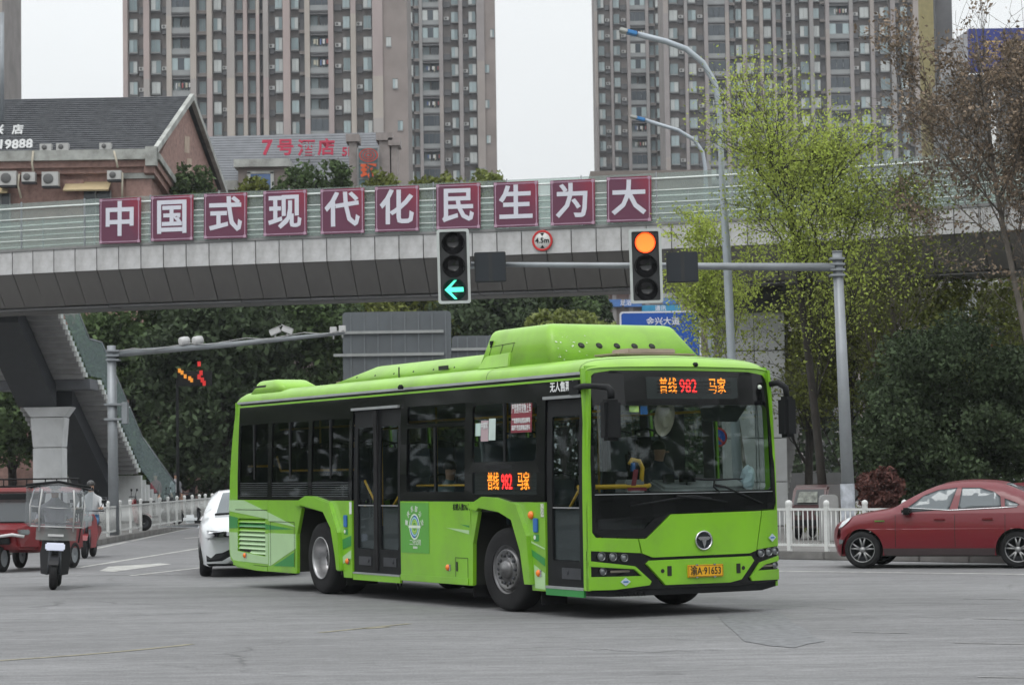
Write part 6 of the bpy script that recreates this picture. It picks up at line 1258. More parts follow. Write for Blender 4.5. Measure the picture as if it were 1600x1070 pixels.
# ---- gabled hotel building at left
brick = mat('hotel_brick', (.30, .185, .16), .85, 0, .22, 5, bump=.3, dirt=.25); slate = mat('roof_slate', (.105, .11, .12), .75, 0, .25, 3); corn = mat('cornice', (.36, .37, .35), .75, 0, .25, 1.5, dirt=.7); cream = mat('awning_cream', (.50, .40, .24), .8, 0, .08)
P0 = at(236, 236, 105); PA = at(290, 150, 111.5); PR = at(341, 300, 118.5)
ho = thing('gabled_hotel', (P0.x, 105, 0), 'brick hotel with grey slate roof and pointed gable above the left end of the bridge', 'building')
o_ = Vector((P0.x, 105, 0)); D = (Vector((PR.x, 118.5, 0)) - Vector((P0.x, 105, 0))).normalized(); Lf = Vector((-D.y, D.x, 0)) ; Lf = Vector((-1, .02, 0))
ez = P0.z; rz_ = PA.z; far = 30.0
def hp_(l, d, z): return Lf * l + D * d + Vector((0, 0, z))
dA = 6.6; dR = 13.6
q = MB(); q.add([hp_(0, 0, 0), hp_(far, 0, 0), hp_(far, dR, 0), hp_(0, dR, 0), hp_(0, 0, ez - 1.0), hp_(far, 0, ez - 1.0), hp_(far, dR, ez - 1), hp_(0, dR, ez - 1)], [(0, 1, 5, 4), (1, 2, 6, 5), (2, 3, 7, 6), (3, 0, 4, 7), (4, 5, 6, 7)]); q.build('wall', brick, ho)
q = MB(); q.add([hp_(-.02, .2, ez - .9), hp_(-.02, dR, PR.z), hp_(-.02, dA, rz_ - .25), hp_(.3, .2, ez - .9), hp_(.3, dR, PR.z), hp_(.3, dA, rz_ - .25)], [(0, 1, 2), (5, 4, 3), (0, 2, 5, 3), (1, 4, 5, 2), (0, 3, 4, 1)]); q.build('gable', brick, ho)
# slates in courses: real stepped courses
q = MB(); nC = 26
for i in range(nC):
    t0_, t1_ = i / nC, (i + 1) / nC; a0, a1 = hp_(-.35, -.5 + (dA + .5) * t0_, ez + (rz_ - ez) * t0_), hp_(-.35, -.5 + (dA + .5) * t1_, ez + (rz_ - ez) * t1_)
    b0_, b1_ = a0 + Lf * (far + .35), a1 + Lf * (far + .35); up_ = Vector((0, -.03, .07))
    q.add([a0 + up_, b0_ + up_, b1_ + Vector((0, 0, .0)), a1 + Vector((0, 0, .0)), a0 - up_, b0_ - up_], [(0, 1, 2, 3), (4, 5, 1, 0)])
q.add([hp_(-.35, dA, rz_), hp_(far, dA, rz_), hp_(far, dR, PR.z + .1), hp_(-.35, dR, PR.z + .1)], [(0, 1, 2, 3)]); tag(q.build('slate_courses', slate, ho), kind='stuff')
q = MB()
for (d0, z0), (d1, z1) in (((-.5, ez), (dA, rz_)), ((dA, rz_), (dR + .3, PR.z))):
    for off_, w_, zz in ((-.42, .10, .02),):
        q.add([hp_(off_, d0, z0 + .1), hp_(off_, d1, z1 + .1), hp_(off_, d1, z1 - .2), hp_(off_, d0, z0 - .2), hp_(off_ + w_ * 2, d0, z0 + .1), hp_(off_ + w_ * 2, d1, z1 + .1), hp_(off_ + w_ * 2, d1, z1 - .2), hp_(off_ + w_ * 2, d0, z0 - .2)], [(0, 1, 2, 3), (7, 6, 5, 4), (0, 4, 5, 1), (2, 6, 7, 3)])
q.build('gable_coping', corn, ho)
q = MB(); q.b2((-far, -.7, ez - .45), (.1, .2, ez)); q.b2((-.15, -.75, ez - .75), (.35, -.2, ez + .1)); q.build('cornice', corn, ho)
q = MB(); q.b2((-far, -.45, ez - .75), (.05, .2, ez - .45)); q.b2((-far, -.25, ez - 1.0), (.0, .2, ez - .75)); q.build('brick_moulding', brick, ho)
q = MB()  # returns down the gable side
for k in range(3): q.add([hp_(-.5 + k * .12, -.5, ez - .15 - k * .3), hp_(-.5 + k * .12, 8.0, ez - 2.2 - k * .3), hp_(-.5 + k * .12, 8.0, ez - 2.5 - k * .3), hp_(-.5 + k * .12, -.5, ez - .45 - k * .3), hp_(.2, -.5, ez - .15 - k * .3), hp_(.2, 8.0, ez - 2.2 - k * .3), hp_(.2, 8, ez - 2.5 - k * .3), hp_(.2, -.5, ez - .45 - k * .3)], [(0, 1, 2, 3), (0, 4, 5, 1), (3, 2, 6, 7), (0, 3, 7, 4)], 0 if k == 0 else 1)
q.build('lower_moulding', [corn, brick], ho)
q = MB(); q.b2((-1.1, -.12, 0), (.02, .3, ez - 1.25)); q.b2((-3.9 + .0, -.1, 0), (-3.0, .3, ez - 1.25)); q.build('brick_pier', brick, ho); q = MB(); q.b2((-1.25, -.22, ez - 1.25), (.15, .3, ez - 1.0)); q.build('pier_capital', corn, ho)
for pa, pb, t_, b_ in ((100, 171, 282, 297), (-30, 13, 286, 301)):
    a, b = at(pa, t_, 104.6), at(pb, b_, 104.6); q = MB()
    x0, x1, zt_, zb_ = a.x - o_.x, b.x - o_.x, a.z, b.z
    q.add([(x0, .1, zt_), (x1, .1, zt_), (x1, -.7, zb_), (x0, -.7, zb_), (x0, .1, zt_ - .06), (x1, .1, zt_ - .06), (x1, -.66, zb_ - .06), (x0, -.66, zb_ - .06)], [(0, 1, 2, 3), (7, 6, 5, 4), (3, 2, 6, 7), (0, 4, 5, 1)]); q.build('awning', cream, ho)
    q = MB(); q.b2((x0, -.06, zb_ - 1.7), (x1, -.02, zb_)); wdw = q.build('window', wgl[3], ho); q = MB()
    for k in range(4): xx = x0 + (x1 - x0) * k / 3; q.b2((xx - .03, -.09, zb_ - 1.7), (xx + .03, -.055, zb_))
    q.build('mullion', frm, wdw)
def acunit(px, py, w_, h_, parent, Y, oo):
    a = at(px, py, Y) - oo; s = Y / FPX; q = MB(); W2, H2 = w_ * s / 2, h_ * s / 2
    q.b2((a.x - W2, a.y - .15, a.z - H2), (a.x + W2, a.y + .25, a.z + H2), 0); q.lathe([(-.17, H2 * .75), (-.18, H2 * .7), (-.18, 0)], (a.x - W2 * .2, a.y, a.z), (0, 1, 0), 16, 1); q.b2((a.x - W2, a.y - .1, a.z - H2 - .08), (a.x + W2, a.y + .4, a.z - H2), 2)
    return q.build('air_conditioner', [acm, acf, dark_metal], parent)
for px, py, w_, h_ in ((13, 279, 27, 22), (45, 277, 21, 15), (79, 280, 26, 22), (179, 274, 22, 14), (72, 231, 18, 11), (98, 230, 19, 11), (165, 229, 18, 10)): acunit(px, py, w_, h_, ho, 104.2 if py > 240 else 104.5, o_)
q = MB()
for pts in ([(52, 236), (50, 255), (52, 268)], [(178, 236), (182, 252), (184, 262)], [(191, 270), (191, 310)], [(33, 310), (28, 290), (30, 272)]): q.tube([at(x, y, 104.2) - o_ for x, y in pts], .05, 6)
q.build('pipe', mat('pipe_cream', (.42, .38, .30), .6), ho)
stain = mat('gable_patch', (.42, .33, .26), .8)
for dd, zz, h_ in ((dA + .1, rz_ - 2.3, .45), (dA + .5, rz_ - 3.4, .55), (dA + .6, rz_ - 4.6, .45)):
    q = MB(); q.add([hp_(-.04, dd - .5, zz - h_), hp_(-.04, dd + .5, zz - h_ + .1), hp_(-.04, dd + .6, zz + h_), hp_(-.04, dd - .4, zz + h_ * .8)], [(0, 1, 2, 3)]); q.build('plaster_patch', stain, ho)
dl = mat('roof_letter_white', (.55, .56, .56), .5)
for s_, px, py, sz in (('兴', -3, 204, 17), ('店', 28, 204, 17), ('9', 13, 227, 21), ('8', 24, 227, 21), ('8', 35, 226, 21), ('8', 46, 226, 21), ('1', 2, 227, 21)):
    Y = 105 + dA * (236 - py) / 86 - .75; text('roof_lettering', s_, sz * Y / FPX * 1.05, dl, ho, at(px, py, Y) - o_, (1, 0, 0), (0, .35, .93), bold=.03, ext=.05)
q = MB(); q.cyl(at(3, 190, 108) - o_, at(3, 20, 108) - o_, .10); q.build('mast', grey_metal, ho)
# ---- second hotel roof with red lettering
h2 = thing('hotel_annexe', (at(460, 300, 126).x, 126, 0), 'grey slate roofed hotel annexe carrying red characters on its roof', 'building'); o2 = Vector(h2.location)
a, b = at(318, 214, 131) - o2, at(600, 207, 131) - o2; c, d = at(342, 283, 126) - o2, at(612, 283, 126) - o2
q = MB(); nC = 18
for i in range(nC):
    t0_, t1_ = i / nC, (i + 1) / nC; q.add([c.lerp(a, t0_) + Vector((0, 0, .03)), d.lerp(b, t0_) + Vector((0, 0, .03)), d.lerp(b, t1_), c.lerp(a, t1_), c.lerp(a, t0_) - Vector((0, 0, .05)), d.lerp(b, t0_) - Vector((0, 0, .05))], [(0, 1, 2, 3), (4, 5, 1, 0)])
tag(q.build('slate_courses', mat('roof_slate_light', (.125, .132, .145), .7, 0, .15, 2), h2), kind='stuff')
hw = mat('annexe_wall', (.20, .17, .155), .8, 0, .15, 1)
q = MB(); q.b2((c.x, .4, 0), (d.x, 6, c.z - .1)); q.build('wall', hw, h2); q = MB(); q.b2((c.x, -.2, c.z - .5), (at(372, 283, 126).x - o2.x, .3, c.z)); q.build('eave', corn, h2)
rl = mat('roof_letter_red', (.42, .02, .06), .5)
for s_, px, sz, py in (('7', 417, 30, 232), ('号', 446, 25, 232), ('酒', 479, 25, 233), ('店', 510, 25, 232), ('5F', 543, 17, 238)):
    text('roof_lettering', s_, sz * 128 / FPX * 1.1, rl, h2, at(px, py, 127.6) - o2, (1, 0, 0), (0, .1, 1), bold=.025, ext=.06)
a, b = at(366, 250, 124.5) - o2, at(450, 300, 124.5) - o2
q = MB(); q.b2((a.x + .2, a.y, b.z - 3), (b.x, a.y + 3, a.z - .3)); q.build('dormer', hw, h2); q = MB(); q.b2((a.x, a.y - .3, a.z - .42), (b.x + .1, a.y + 3, a.z)); q.build('dormer_cornice', corn, h2)
q = MB(); z = at(405, 282, 124.4).z; x = at(407, 282, 124.4).x - o2.x; q.b2((x - .55, a.y - .07, z - .5), (x + .55, a.y - .02, z + .35)); wd_ = q.build('window', mat('window_blue', (.08, .14, .28), .15), h2); q = MB()
for s_ in (-1, 1): q.b2((x + s_ * .62 - .09, a.y - .1, z - .5), (x + s_ * .62 + .09, a.y - .0, z + .45))
q.b2((x - .7, a.y - .1, z + .36), (x + .7, a.y, z + .5)); q.build('frame', corn, wd_)
for p0, p1, yy in ((545, 558, 210), (592, 610, 208), (611, 622, 216)):
    a = at(p0, yy, 123) - o2; b = at(p1, 320, 123) - o2; q = MB(); q.b2((a.x, a.y, 0), (b.x, a.y + 1.5, a.z - .4)); q.b2((a.x - .15, a.y - .15, a.z - .4), (b.x + .15, a.y + 1.6, a.z)); q.build('tower_pier', mat('pier_grey', (.26, .23, .22), .8, 0, .15), h2)
a = at(559, 232, 122.8) - o2; b = at(592, 320, 122.8) - o2; q = MB(); q.b2((a.x, a.y, b.z - 2), (b.x, a.y + .1, a.z)); gpn = q.build('sign_glazing', mat('glazing_teal', (.10, .17, .19), .3, 0, .1), h2)
q = MB()
for k in range(3): xx = a.x + (b.x - a.x) * k / 2; q.b2((xx - .04, a.y - .06, b.z - 2), (xx + .04, a.y - .01, a.z))
for k in range(5): zz = a.z - k * .8; q.b2((a.x, a.y - .05, zz - .03), (b.x, a.y - .01, zz + .03))
q.build('glazing_bars', frm, h2)
rlo = mat('logo_red', (.42, .05, .035), .5); rlo2 = mat('logo_orange', (.60, .09, .02), .5)
cc_ = at(576, 243, 122.5) - o2
for r0, r1 in ((.42, .50), (.26, .33), (.10, .17)):
    q = MB(); q.plate(arc(0, 0, r1, 0, 352, 20), [arc(0, 0, r0, 0, 352, 20)], fn=lambda u, v, dd: (cc_.x + u, cc_.y + dd - .1, cc_.z + v * .72), th=.06); q.build('round_logo', rlo, h2)
text('sign_character', '环', 24 * 122 / FPX, rlo2, h2, at(576, 269, 122.4) - o2, (1, 0, 0), (0, 0, 1), bold=.06, ext=.05)
# ---- shopfront far behind, white wall, shop at far left, blue billboard and its block
sb = thing('shop_building', (at(1000, 500, 140).x, 140, 0), 'brown-grey commercial building with orange lit banner and blue shop signs under the bridge', 'building'); o3 = Vector(sb.location)
a, b = at(925, 425, 140) - o3, at(1120, 700, 140) - o3; q = MB(); q.b2((a.x, 0, 0), (b.x, 12, a.z + 6)); q.build('wall', mat('shop_wall', (.19, .165, .15), .8, 0, .15, .5), sb)
for x0, x1, y0, y1, m_ in ((942, 987, 450, 457, mat('banner_red', (.5, .05, .02), .5, emit=(1, .25, .05), estr=.35)), (952, 972, 468, 479, mat('shop_blue', (.07, .17, .42), .5)), (975, 1003, 468, 479, mat('shop_blue', (.07, .17, .42), .5)), (1036, 1056, 466, 475, mat('shop_blue', (.07, .17, .42), .5)), (1003, 1063, 477, 487, mat('shop_cyan', (.03, .25, .45), .5)), (1036, 1058, 447, 465, mat('shop_panel', (.33, .34, .35), .5))):
    a, b = at(x0, y0, 139.7) - o3, at(x1, y1, 139.7) - o3; q = MB(); q.b2((a.x, -.3, b.z), (b.x, -.05, a.z)); s1 = q.build('shop_sign', m_, sb)
text('sign_text', '足浴', .35, signw, sb, at(978, 473.5, 139.3) - o3, (1, 0, 0), (0, 0, 1), bold=.02); text('sign_text', '通讯', .33, signw, sb, at(1032, 482, 139.3) - o3, (1, 0, 0), (0, 0, 1), bold=.02)
q = MB()
for x in range(930, 1110, 26): a = at(x, 440, 139.8) - o3; q.b2((a.x, -.15, 0), (a.x + .25, 0, a.z))
q.build('facade_rib', pilc[1], sb)
ww = thing('white_wall_building', (at(1575, 500, 96).x, 96, 0), 'white rendered building glimpsed through bare branches at the right edge', 'building'); o4 = Vector(ww.location)
a, b = at(1528, 455, 96) - o4, at(1660, 541, 96) - o4; q = MB(); q.b2((a.x, 0, 0), (b.x, 8, a.z)); q.build('wall', mat('render_white', (.52, .54, .55), .8, 0, .1), ww); q = MB(); q.b2((a.x - .5, -.4, b.z - .3), (b.x, -.02, b.z + .1)); q.build('red_fascia', mat('fascia_red', (.30, .03, .025), .5), ww); q = MB(); q.b2((a.x - .4, -.5, a.z), (b.x, 8, a.z + .25)); q.build('roof', conc, ww)
q = MB(); z = at(1594, 564, 95); q.lathe([(0, .0), (-.0, .28), (-.1, .2)], z - o4, (0, 1, 0), 14); q.build('red_lantern', mat('lantern', (.5, .02, .02), .5, emit=(1, .03, .02), estr=.3), ww)
bb_ = thing('billboard_building', (at(1520, 200, 180).x, 180, 0), 'grey block with yellow fascia rising behind the brown-leaved tree', 'building'); o5 = Vector(bb_.location)
a, b = at(1478, 118, 180) - o5, at(1700, 400, 180) - o5; q = MB(); q.b2((a.x, 0, 0), (b.x, 14, a.z)); q.build('wall', mat('block_grey', (.20, .205, .205), .8, 0, .12, .3), bb_)
a, b = at(1436, 0, 186) - o5, at(1461, 120, 186) - o5; q = MB(); q.b2((a.x, 6, 0), (b.x, 6.5, a.z + 8)); q.build('yellow_fin', mat('fin_yellow', (.25, .215, .10), .7), bb_); a, b = at(1461, 0, 187) - o5, at(1490, 120, 187) - o5; q = MB(); q.b2((a.x, 7, 0), (b.x, 12, a.z + 6)); q.build('dark_fin', walld, bb_)
a, b = at(1513, 46, 178) - o5, at(1690, 111, 178) - o5; q = MB(); q.b2((a.x, -2.2, b.z), (b.x, -1.6, a.z)); q.build('blue_billboard', mat('billboard_blue', (.025, .035, .19), .6, 0, .1, .5), bb_)
q = MB(); q.add([(a.x, -1.6, b.z), (a.x, -1.6, a.z), (a.x - 1.6, 1.5, a.z - 1), (a.x - 1.6, 1.5, b.z)], [(0, 1, 2, 3)]); q.build('billboard_side', mat('billboard_grey', (.3, .3, .31), .6), bb_)
text('billboard_text', '酒店宾馆', 1.3, mat('gold_text', (.5, .33, .10), .5), bb_, at(1592, 77, 175) - o5, (1, 0, 0), (0, 0, 1), bold=.02)
p0, p1 = at(1551, 108, 150), at(1556, 560, 150); q = MB(); q.cyl((0, 0, 0), p0 - Vector((p1.x, 150, 0)), .17, .15); o = q.build('flag_pole', white_paint); o.location = (p1.x, 150, 0); tag(o, 'tall white pole standing under the blue billboard', 'pole')
ls = thing('market_stall', (at(10, 700, 112).x, 112, .1), 'dim shop front with reddish sign under the stairs at the left edge', 'shop'); o6 = Vector(ls.location)
a, b = at(-60, 690, 112) - o6, at(26, 800, 112) - o6; q = MB(); q.b2((a.x, 0, 0), (b.x, 5, a.z)); q.build('wall', mat('shop_dark', (.045, .05, .05), .8), ls); a2, b2_ = at(-60, 677, 112) - o6, at(18, 690, 112) - o6; q = MB(); q.b2((a2.x, -.4, b2_.z), (b2_.x, 0, a2.z)); q.build('sign_band', mat('band_red', (.22, .06, .03), .6), ls)
fw = at(45, 750, 118); wl = MB(); wl.b2((fw.x - .9, 118, 0), (fw.x + .9, 119, 4.2)); o = wl.build('pillar', conc); tag(o, 'plain grey pillar behind the stair column at left', 'pillar')
# lit shop sign glowing through the leaves
g_ = at(300, 587, 108); gs = thing('lit_shop_sign', (g_.x, 108, 0), 'orange and red lit shop sign glimpsed through the dark trees', 'sign'); q = MB()
for px, py in ((280, 579), (284, 582), (289, 588), (296, 591), (299, 594)): c = at(px, py, 88) ; q.b2((c.x - g_.x - .045, -20, c.z - .07), (c.x - g_.x + .05, -19.9, c.z + .08))
q.build('orange_strip', mat('glow_orange', (.5, .2, .02), .5, emit=(1, .35, .03), estr=.4), gs); q = MB()
for px, py in ((311, 568), (314, 582), (311, 588), (316, 593), (319, 598)): c = at(px, py, 88); q = MB(); q.b2((c.x - g_.x - .06, -20, c.z - .10), (c.x - g_.x + .05, -19.9, c.z + .08)); q.build('red_strip', mat('glow_red', (.4, .02, .02), .5, emit=(.8, .03, .02), estr=.35), gs)
c = at(299, 590, 88); q = MB(); q.b2((c.x - g_.x - .6, -19.88, 0), (c.x - g_.x - .5, -19.8, c.z)); q.b2((c.x - g_.x - .55, -19.88, c.z - .3), (c.x - g_.x + .75, -19.8, c.z + .25)); q.build('sign_case', black, gs)

# ================================================================ trees
def leafmesh(name, pts, size, m, up=.3, aspect=.55):
    n = len(pts); size = size * rng.uniform(.4, 1.45, (n, 1))
    nr = rng.normal(size=(n, 3)); nr[:, 2] += up; nr /= np.linalg.norm(nr, axis=1, keepdims=True)
    t = np.cross(nr, rng.normal(size=(n, 3))); t /= np.linalg.norm(t, axis=1, keepdims=True); b = np.cross(nr, t)
    V = np.stack([pts - t * size, pts + b * size * aspect - t * size * .1, pts + t * size, pts - b * size * aspect - t * size * .1], 1).reshape(-1, 3)
    me = bpy.data.meshes.new(name); me.vertices.add(n * 4); me.vertices.foreach_set('co', V.ravel().astype('f')); me.loops.add(n * 4); me.loops.foreach_set('vertex_index', np.arange(n * 4, dtype='i'))
    me.polygons.add(n); me.polygons.foreach_set('loop_start', np.arange(0, n * 4, 4, dtype='i')); me.update(calc_edges=True); me.materials.append(m); return me
bark = mat('bark', (.030, .026, .022), .9, 0, .3, 4, bump=.5); barkg = mat('bark_grey', (.12, .105, .09), .9, 0, .3, 4, bump=.5)
lf_d = mat('leaf_dark', (.070, .105, .042), .7, 0, .35, .9, trans=.2, island=.5, spec=.12); lf_d2 = mat('leaf_dark_blue', (.052, .074, .038), .7, 0, .35, .9, trans=.15, island=.5, spec=.12)
lf_g = mat('leaf_spring', (.36, .43, .095), .6, 0, .3, .6, trans=.45, island=.45, spec=.2); lf_b = mat('leaf_brown', (.215, .165, .12), .7, 0, .3, 1, trans=.2, island=.5, spec=.2)
lf_o = mat('leaf_olive', (.13, .15, .035), .6, 0, .3, .8, trans=.3, island=.5, spec=.2); lf_r = mat('leaf_rust', (.13, .05, .04), .7, 0, .3, 1, trans=.2, island=.5); lf_y = mat('leaf_yellowgreen', (.16, .19, .045), .6, 0, .3, .8, trans=.3, island=.5)
def rot_about(v, ax, a): return Matrix.Rotation(a, 3, ax) @ v
def tree(name, label, base, h, crown, m, nleaf, size, trunk_r=.18, style='dense', group=None, barkm=bark, seed=1, lean=(0, 0), nl=12, cat='tree', sig=None, levels=2, first=.3):
    """crown: (cx, cy, cz, rx, ry, rz) relative to the base"""
    rr_ = random.Random(seed); base = Vector(base); root = thing(name, base, label, cat, 0, group); C_ = Vector(crown[:3]); Rx = Vector(crown[3:])
    top_ = Vector((C_.x * .8 + lean[0], C_.y * .8 + lean[1], C_.z)); q = MB()
    tp = [Vector((0, 0, -.05)), Vector((top_.x * .15, top_.y * .15, h * .15)), Vector((top_.x * .4, top_.y * .4, h * .35)), Vector((top_.x * .75, top_.y * .75, h * .6)), top_ + Vector((0, 0, Rx.z * (.5 if style != 'dense' else 0)))]
    q.tube(tp, [trunk_r * 1.3, trunk_r, trunk_r * .85, trunk_r * .6, trunk_r * .2], 9); q.build('trunk', barkm, root)
    tips = []; qb = MB()
    def grow(p, d, L_, r, lev):
        pts = [p]; dd = d.copy()
        for k in range(4):
            dd = (dd + Vector((rr_.gauss(0, .16), rr_.gauss(0, .16), rr_.gauss(.06 if style != 'spread' else .02, .12)))).normalized(); pts.append(pts[-1] + dd * L_ / 4)
        qb.tube(pts, [max(.004, r * (1 - .17 * k)) for k in range(5)], 4 if lev == 0 else 6)
        if lev <= 1 or style != 'dense': tips.append(pts)
        if lev == 0: return
        for k in range(nl if lev > 1 else max(4, nl // 2)):
            t_ = rr_.uniform(.25, 1); i = min(3, int(t_ * 4)); pp = pts[i].lerp(pts[i + 1], t_ * 4 - i); ax = Vector((rr_.gauss(0, 1), rr_.gauss(0, 1), rr_.gauss(0, 1))).normalized()
            grow(pp, (dd + ax * rr_.uniform(.5, 1.0)).normalized(), L_ * rr_.uniform(.35, .6), r * .45, lev - 1)
    for k in range(nl):
        t_ = rr_.uniform(first, .95); i = min(3, int(t_ * 4)); p = tp[i].lerp(tp[i + 1], t_ * 4 - i); a = rr_.uniform(0, 6.283); e = rr_.uniform(-.5, .9)
        tgt = C_ + Vector((math.cos(a) * Rx.x * math.cos(e), math.sin(a) * Rx.y * math.cos(e), math.sin(e) * Rx.z)) * rr_.uniform(.6, .9); v = tgt - p; d = v.normalized()
        if style == 'upright': d = (d + Vector((0, 0, .5))).normalized()
        grow(p, d, v.length * (.62 if style == 'dense' else .82), trunk_r * (.42 if style == 'dense' else .26), levels - 1)
    tag(qb.build('branches', barkm, root, recalc=False))
    T = np.array([[tuple(p) for p in t] for t in tips]); sg = sig or .35
    if style == 'dense':
        nc = 110; cl = []
        while len(cl) < nc:
            v = np.array([rr_.uniform(-1, 1) for _ in range(3)]); l = np.linalg.norm(v)
            if .3 < l < 1: cl.append(v)
        cl = np.array(cl) * np.array(Rx) + np.array(C_); cr_ = np.array([rr_.uniform(.6, 1.25) for _ in cl]) * min(Rx[0], Rx[2]) * .30
        idx = rng.integers(0, nc, nleaf); v = rng.normal(size=(nleaf, 3)); v /= np.linalg.norm(v, axis=1, keepdims=True); rad = rng.uniform(.25, 1.05, (nleaf, 1)) ** .6
        pts = cl[idx] + v * rad * cr_[idx][:, None] * np.array([1.15, 1.15, .8])
    else:
        idx = rng.integers(0, len(T), nleaf)
        if style == 'cluster': idx = rng.choice(len(T), max(8, len(T) // 3), replace=False)[rng.integers(0, max(8, len(T) // 3), nleaf)]
        t_ = rng.uniform(.15, 1, nleaf) * 3.999; i = t_.astype(int); f = (t_ - i)[:, None]
        pts = T[idx, i] * (1 - f) + T[idx, i + 1] * f + rng.normal(size=(nleaf, 3)) * sg
    pts = pts[pts[:, 2] + base.z > .2]
    link('crown', leafmesh('crown', pts, size, m), root); return root
def tpx(px, Y, z=.14): return Vector((at(px, 760, Y).x, Y, z))
def crown_px(base, px, py, wpx, hpx, Y, ry=None):
    c = at(px, py, Y) - base; s = Y / FPX; return (c.x, c.y, c.z, wpx * s / 2, (ry or wpx * s / 2), hpx * s / 2)
lab = ['dark broadleaf tree behind the left staircase and camera pole', 'dark broadleaf tree just left of the grey sign backs', 'dark tree directly behind the large grey sign back', 'dark tree above the smaller grey sign back', 'dark broadleaf tree behind the green-arrow signal', 'dark tree between the bridge underside and the gas pod']
for k, (px, Y, cx_, cy, w_, h_) in enumerate(((215, 98, 205, 590, 210, 300), (360, 94, 345, 585, 220, 290), (480, 97, 470, 590, 190, 330), (600, 104, 590, 540, 210, 320), (715, 106, 720, 530, 220, 300), (850, 108, 830, 520, 190, 190))):
    bs = tpx(px, Y); tree('broadleaf_tree', lab[k], bs, at(cx_, cy - h_ / 2, Y).z * .75, crown_px(bs, cx_, cy + 25, w_ * 1.1, h_ + 50, Y), [lf_d, lf_d2, lf_d, lf_o, lf_d2, lf_d][k], 30000, .15, .20, 'dense', seed=20 + k)
bs = tpx(915, 112); tree('broadleaf_tree', 'small dark round tree beside the orange banner under the bridge', bs, 9, crown_px(bs, 915, 495, 80, 90, 112), lf_d2, 6000, .13, .15, seed=31)
bs = tpx(880, 92); tree('light_shrub', 'yellow-green shrub top showing just over the gas pod', bs, 6, crown_px(bs, 885, 520, 150, 70, 92), lf_y, 7000, .11, .1, seed=32, cat='shrub')
# treetops over the boards
for k, (px, cy, w_, h_, Y) in enumerate(((300, 290, 75, 60, 108), (262, 296, 60, 40, 108), (395, 300, 60, 44, 108), (470, 292, 90, 56, 109), (522, 282, 70, 66, 109), (595, 292, 70, 42, 110), (690, 290, 80, 44, 111), (762, 285, 60, 40, 110))):
    bs = tpx(px, Y); tree('roadside_tree', ['treetop with dark leaves above the second slogan board', 'low leafy treetop above the first slogan board', 'thin treetop just right of the third slogan board', 'broad treetop above the fourth slogan board', 'pointed treetop before the hotel piers', 'reddish treetop below the orange sign character', 'loose treetop above the seventh slogan board', 'sparse treetop beside the eighth slogan board'][k], bs, at(px, cy, Y).z, crown_px(bs, px, cy + 25, w_, h_ + 60, Y), [lf_d, lf_o, lf_o, lf_d, lf_d, lf_o, lf_o, lf_y][k], 3000, .13, .12, 'dense', seed=40 + k)
# dark evergreen at right, hedge, spring-green tree, brown tree, bare thicket
bs = tpx(1480, 52.5); tree('evergreen_tree', 'large rounded dark evergreen behind the red car', bs, 5, crown_px(bs, 1500, 665, 320, 300, 52.5, 2.0), lf_d2, 70000, .055, .15, 'dense', seed=51)
bs = tpx(1380, 51); tree('rust_shrub', 'low rust-coloured shrub between the signal mast and the evergreen', bs, 1.8, crown_px(bs, 1375, 765, 70, 70, 51), lf_r, 6000, .05, .04, 'dense', seed=52, cat='shrub')
bs = tpx(1291, 54); tree('spring_tree', 'tall bright spring-green tree in front of the bridge', bs, 12, crown_px(bs, 1208, 335, 480, 580, 54, 3.2), lf_g, 26000, .040, .10, 'upright', seed=53, nl=14, levels=3, sig=.24, first=.35)
bs = tpx(1175, 58); tree('spring_tree', 'thin lower branches of young green leaves before the right bridge column', bs, 7, crown_px(bs, 1115, 450, 220, 300, 58, 2), lf_g, 11000, .042, .05, 'upright', seed=63, nl=9, levels=3, sig=.12, first=.45, barkm=barkg)
bs = tpx(1402, 58); tree('olive_tree', 'olive half-leafed tree in front of the right stretch of bridge', bs, 10, crown_px(bs, 1390, 400, 240, 420, 58, 2.2), lf_o, 9000, .045, .07, 'upright', seed=54, nl=12, levels=3, sig=.18, barkm=barkg)
bs = tpx(1330, 60); tree('bare_thicket', 'bare twiggy thicket with olive shoots under the bridge right of the mast', bs, 6, crown_px(bs, 1330, 560, 260, 300, 60, 2), lf_o, 12000, .05, .09, 'spread', seed=55, nl=14, levels=3, sig=.2, first=.1)
bs = tpx(1450, 64); tree('olive_tree', 'dense olive growth behind the evergreen below the bridge', bs, 7, crown_px(bs, 1440, 510, 300, 220, 64, 2.2), lf_o, 16000, .07, .12, 'dense', seed=56)
bs = tpx(1570, 68); tree('olive_tree', 'olive foliage below the bridge at the right edge, above the evergreen', bs, 7, crown_px(bs, 1565, 500, 240, 190, 68, 2), lf_o, 7000, .07, .09, 'upright', seed=71, nl=12, levels=3, sig=.2, barkm=barkg)
bs = tpx(1262, 66); tree('olive_tree', 'olive foliage between the bridge column and the signal mast', bs, 7, crown_px(bs, 1270, 520, 130, 330, 66, 1.6), lf_o, 9000, .07, .12, 'dense', seed=57)
bs = tpx(1655, 50); tree('brown_tree', 'tree with withered brown seed clusters leaning in from the upper right', bs, 12, crown_px(bs, 1500, 170, 440, 500, 50, 2.8), lf_b, 23000, .045, .08, 'cluster', seed=58, nl=15, levels=3, sig=.10, first=.35, barkm=barkg)
bs = tpx(1690, 90); tree('broadleaf_tree', 'dark tree behind the evergreen at the right edge', bs, 7, crown_px(bs, 1680, 600, 260, 330, 90), lf_d2, 9000, .14, .2, seed=59)
bs = tpx(20, 106); tree('broadleaf_tree', 'dark tree behind the stair column at the left edge', bs, 8, crown_px(bs, 15, 640, 150, 170, 100), lf_d, 9000, .13, .2, seed=60)
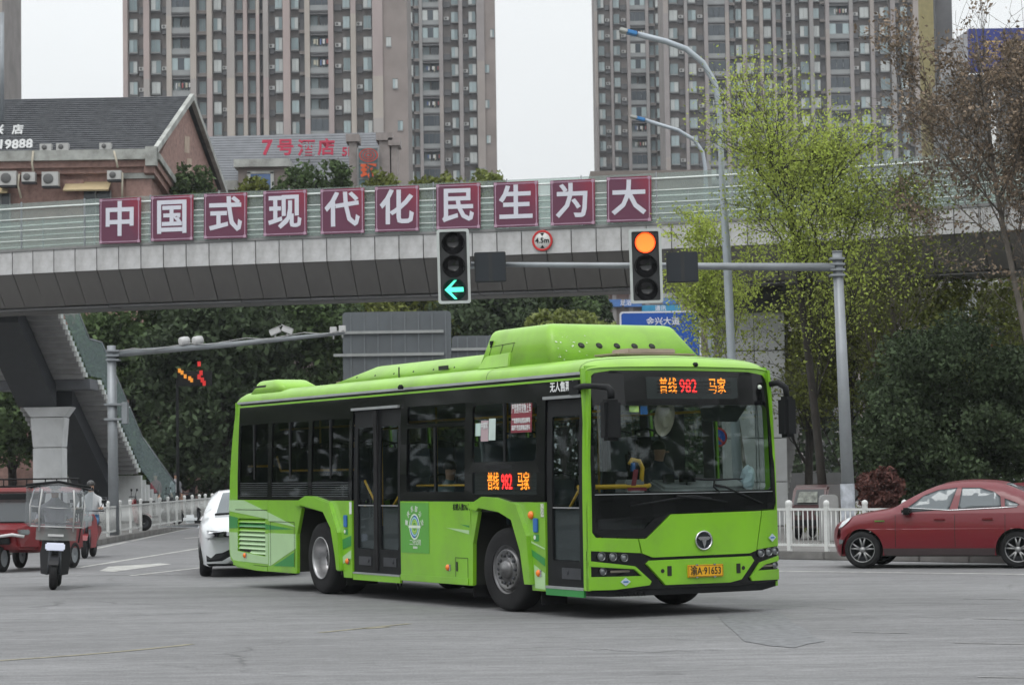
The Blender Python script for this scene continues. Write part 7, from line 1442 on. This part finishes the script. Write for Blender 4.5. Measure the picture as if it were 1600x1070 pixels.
# low wall and far hedge that close the view under the trees
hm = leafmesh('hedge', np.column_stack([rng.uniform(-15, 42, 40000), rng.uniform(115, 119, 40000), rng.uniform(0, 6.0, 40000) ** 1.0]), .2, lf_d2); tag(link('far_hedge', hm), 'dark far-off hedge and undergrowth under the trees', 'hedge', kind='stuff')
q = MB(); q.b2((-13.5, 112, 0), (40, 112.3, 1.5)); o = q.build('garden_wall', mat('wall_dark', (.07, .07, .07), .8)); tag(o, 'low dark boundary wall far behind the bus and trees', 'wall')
hm = leafmesh('verge', np.column_stack([rng.uniform(7, 30, 26000), rng.uniform(53, 62, 26000), .14 + np.abs(rng.normal(0, .28, 26000))]), .05, lf_o); tag(link('ground_cover', hm), 'low green ground cover on the verge behind the right fence', 'ground cover', kind='stuff')

# unseen tree belts added so the bus paint and windows mirror dark foliage, not sky
def belt(name, x0, x1, y0, y1, h, n, lab):
    x = rng.uniform(x0, x1, n); y = rng.uniform(y0, y1, n); hh = h * (.75 + .25 * np.sin(x * .31 + y * .23) * np.sin(y * .11 + 2)); z = rng.uniform(0, 1, n) * hh
    tag(link(name, leafmesh(name, np.column_stack([x, y, z]), .55, lf_d)), lab, 'trees', kind='stuff')
belt('added_tree_belt', -62, -52, 5, 130, 15, 16000, 'unseen dark tree belt added on the left for the bus to mirror')
belt('added_tree_belt', -60, 60, -50, -42, 15, 15000, 'unseen dark tree belt added behind the viewpoint for the bus to mirror')
belt('added_tree_belt', 46, 54, -45, 60, 15, 14000, 'unseen dark tree belt added on the right for the bus to mirror')
# ---------------------------------------------------------------- thin city haze
hz = bpy.data.materials.new('haze_air'); hz.use_nodes = True; t = hz.node_tree; t.nodes.clear(); o_n = t.nodes.new('ShaderNodeOutputMaterial'); pv = t.nodes.new('ShaderNodeVolumePrincipled')
pv.inputs['Color'].default_value = (.86, .91, .96, 1); pv.inputs['Density'].default_value = .00021; pv.inputs['Anisotropy'].default_value = 0
t.links.new(pv.outputs[0], o_n.inputs['Volume'])
q = MB(); q.b2((-950, -65, -1), (950, 1650, 130)); o = q.build('haze', hz); tag(o, 'thin pale city haze', 'haze', kind='stuff')
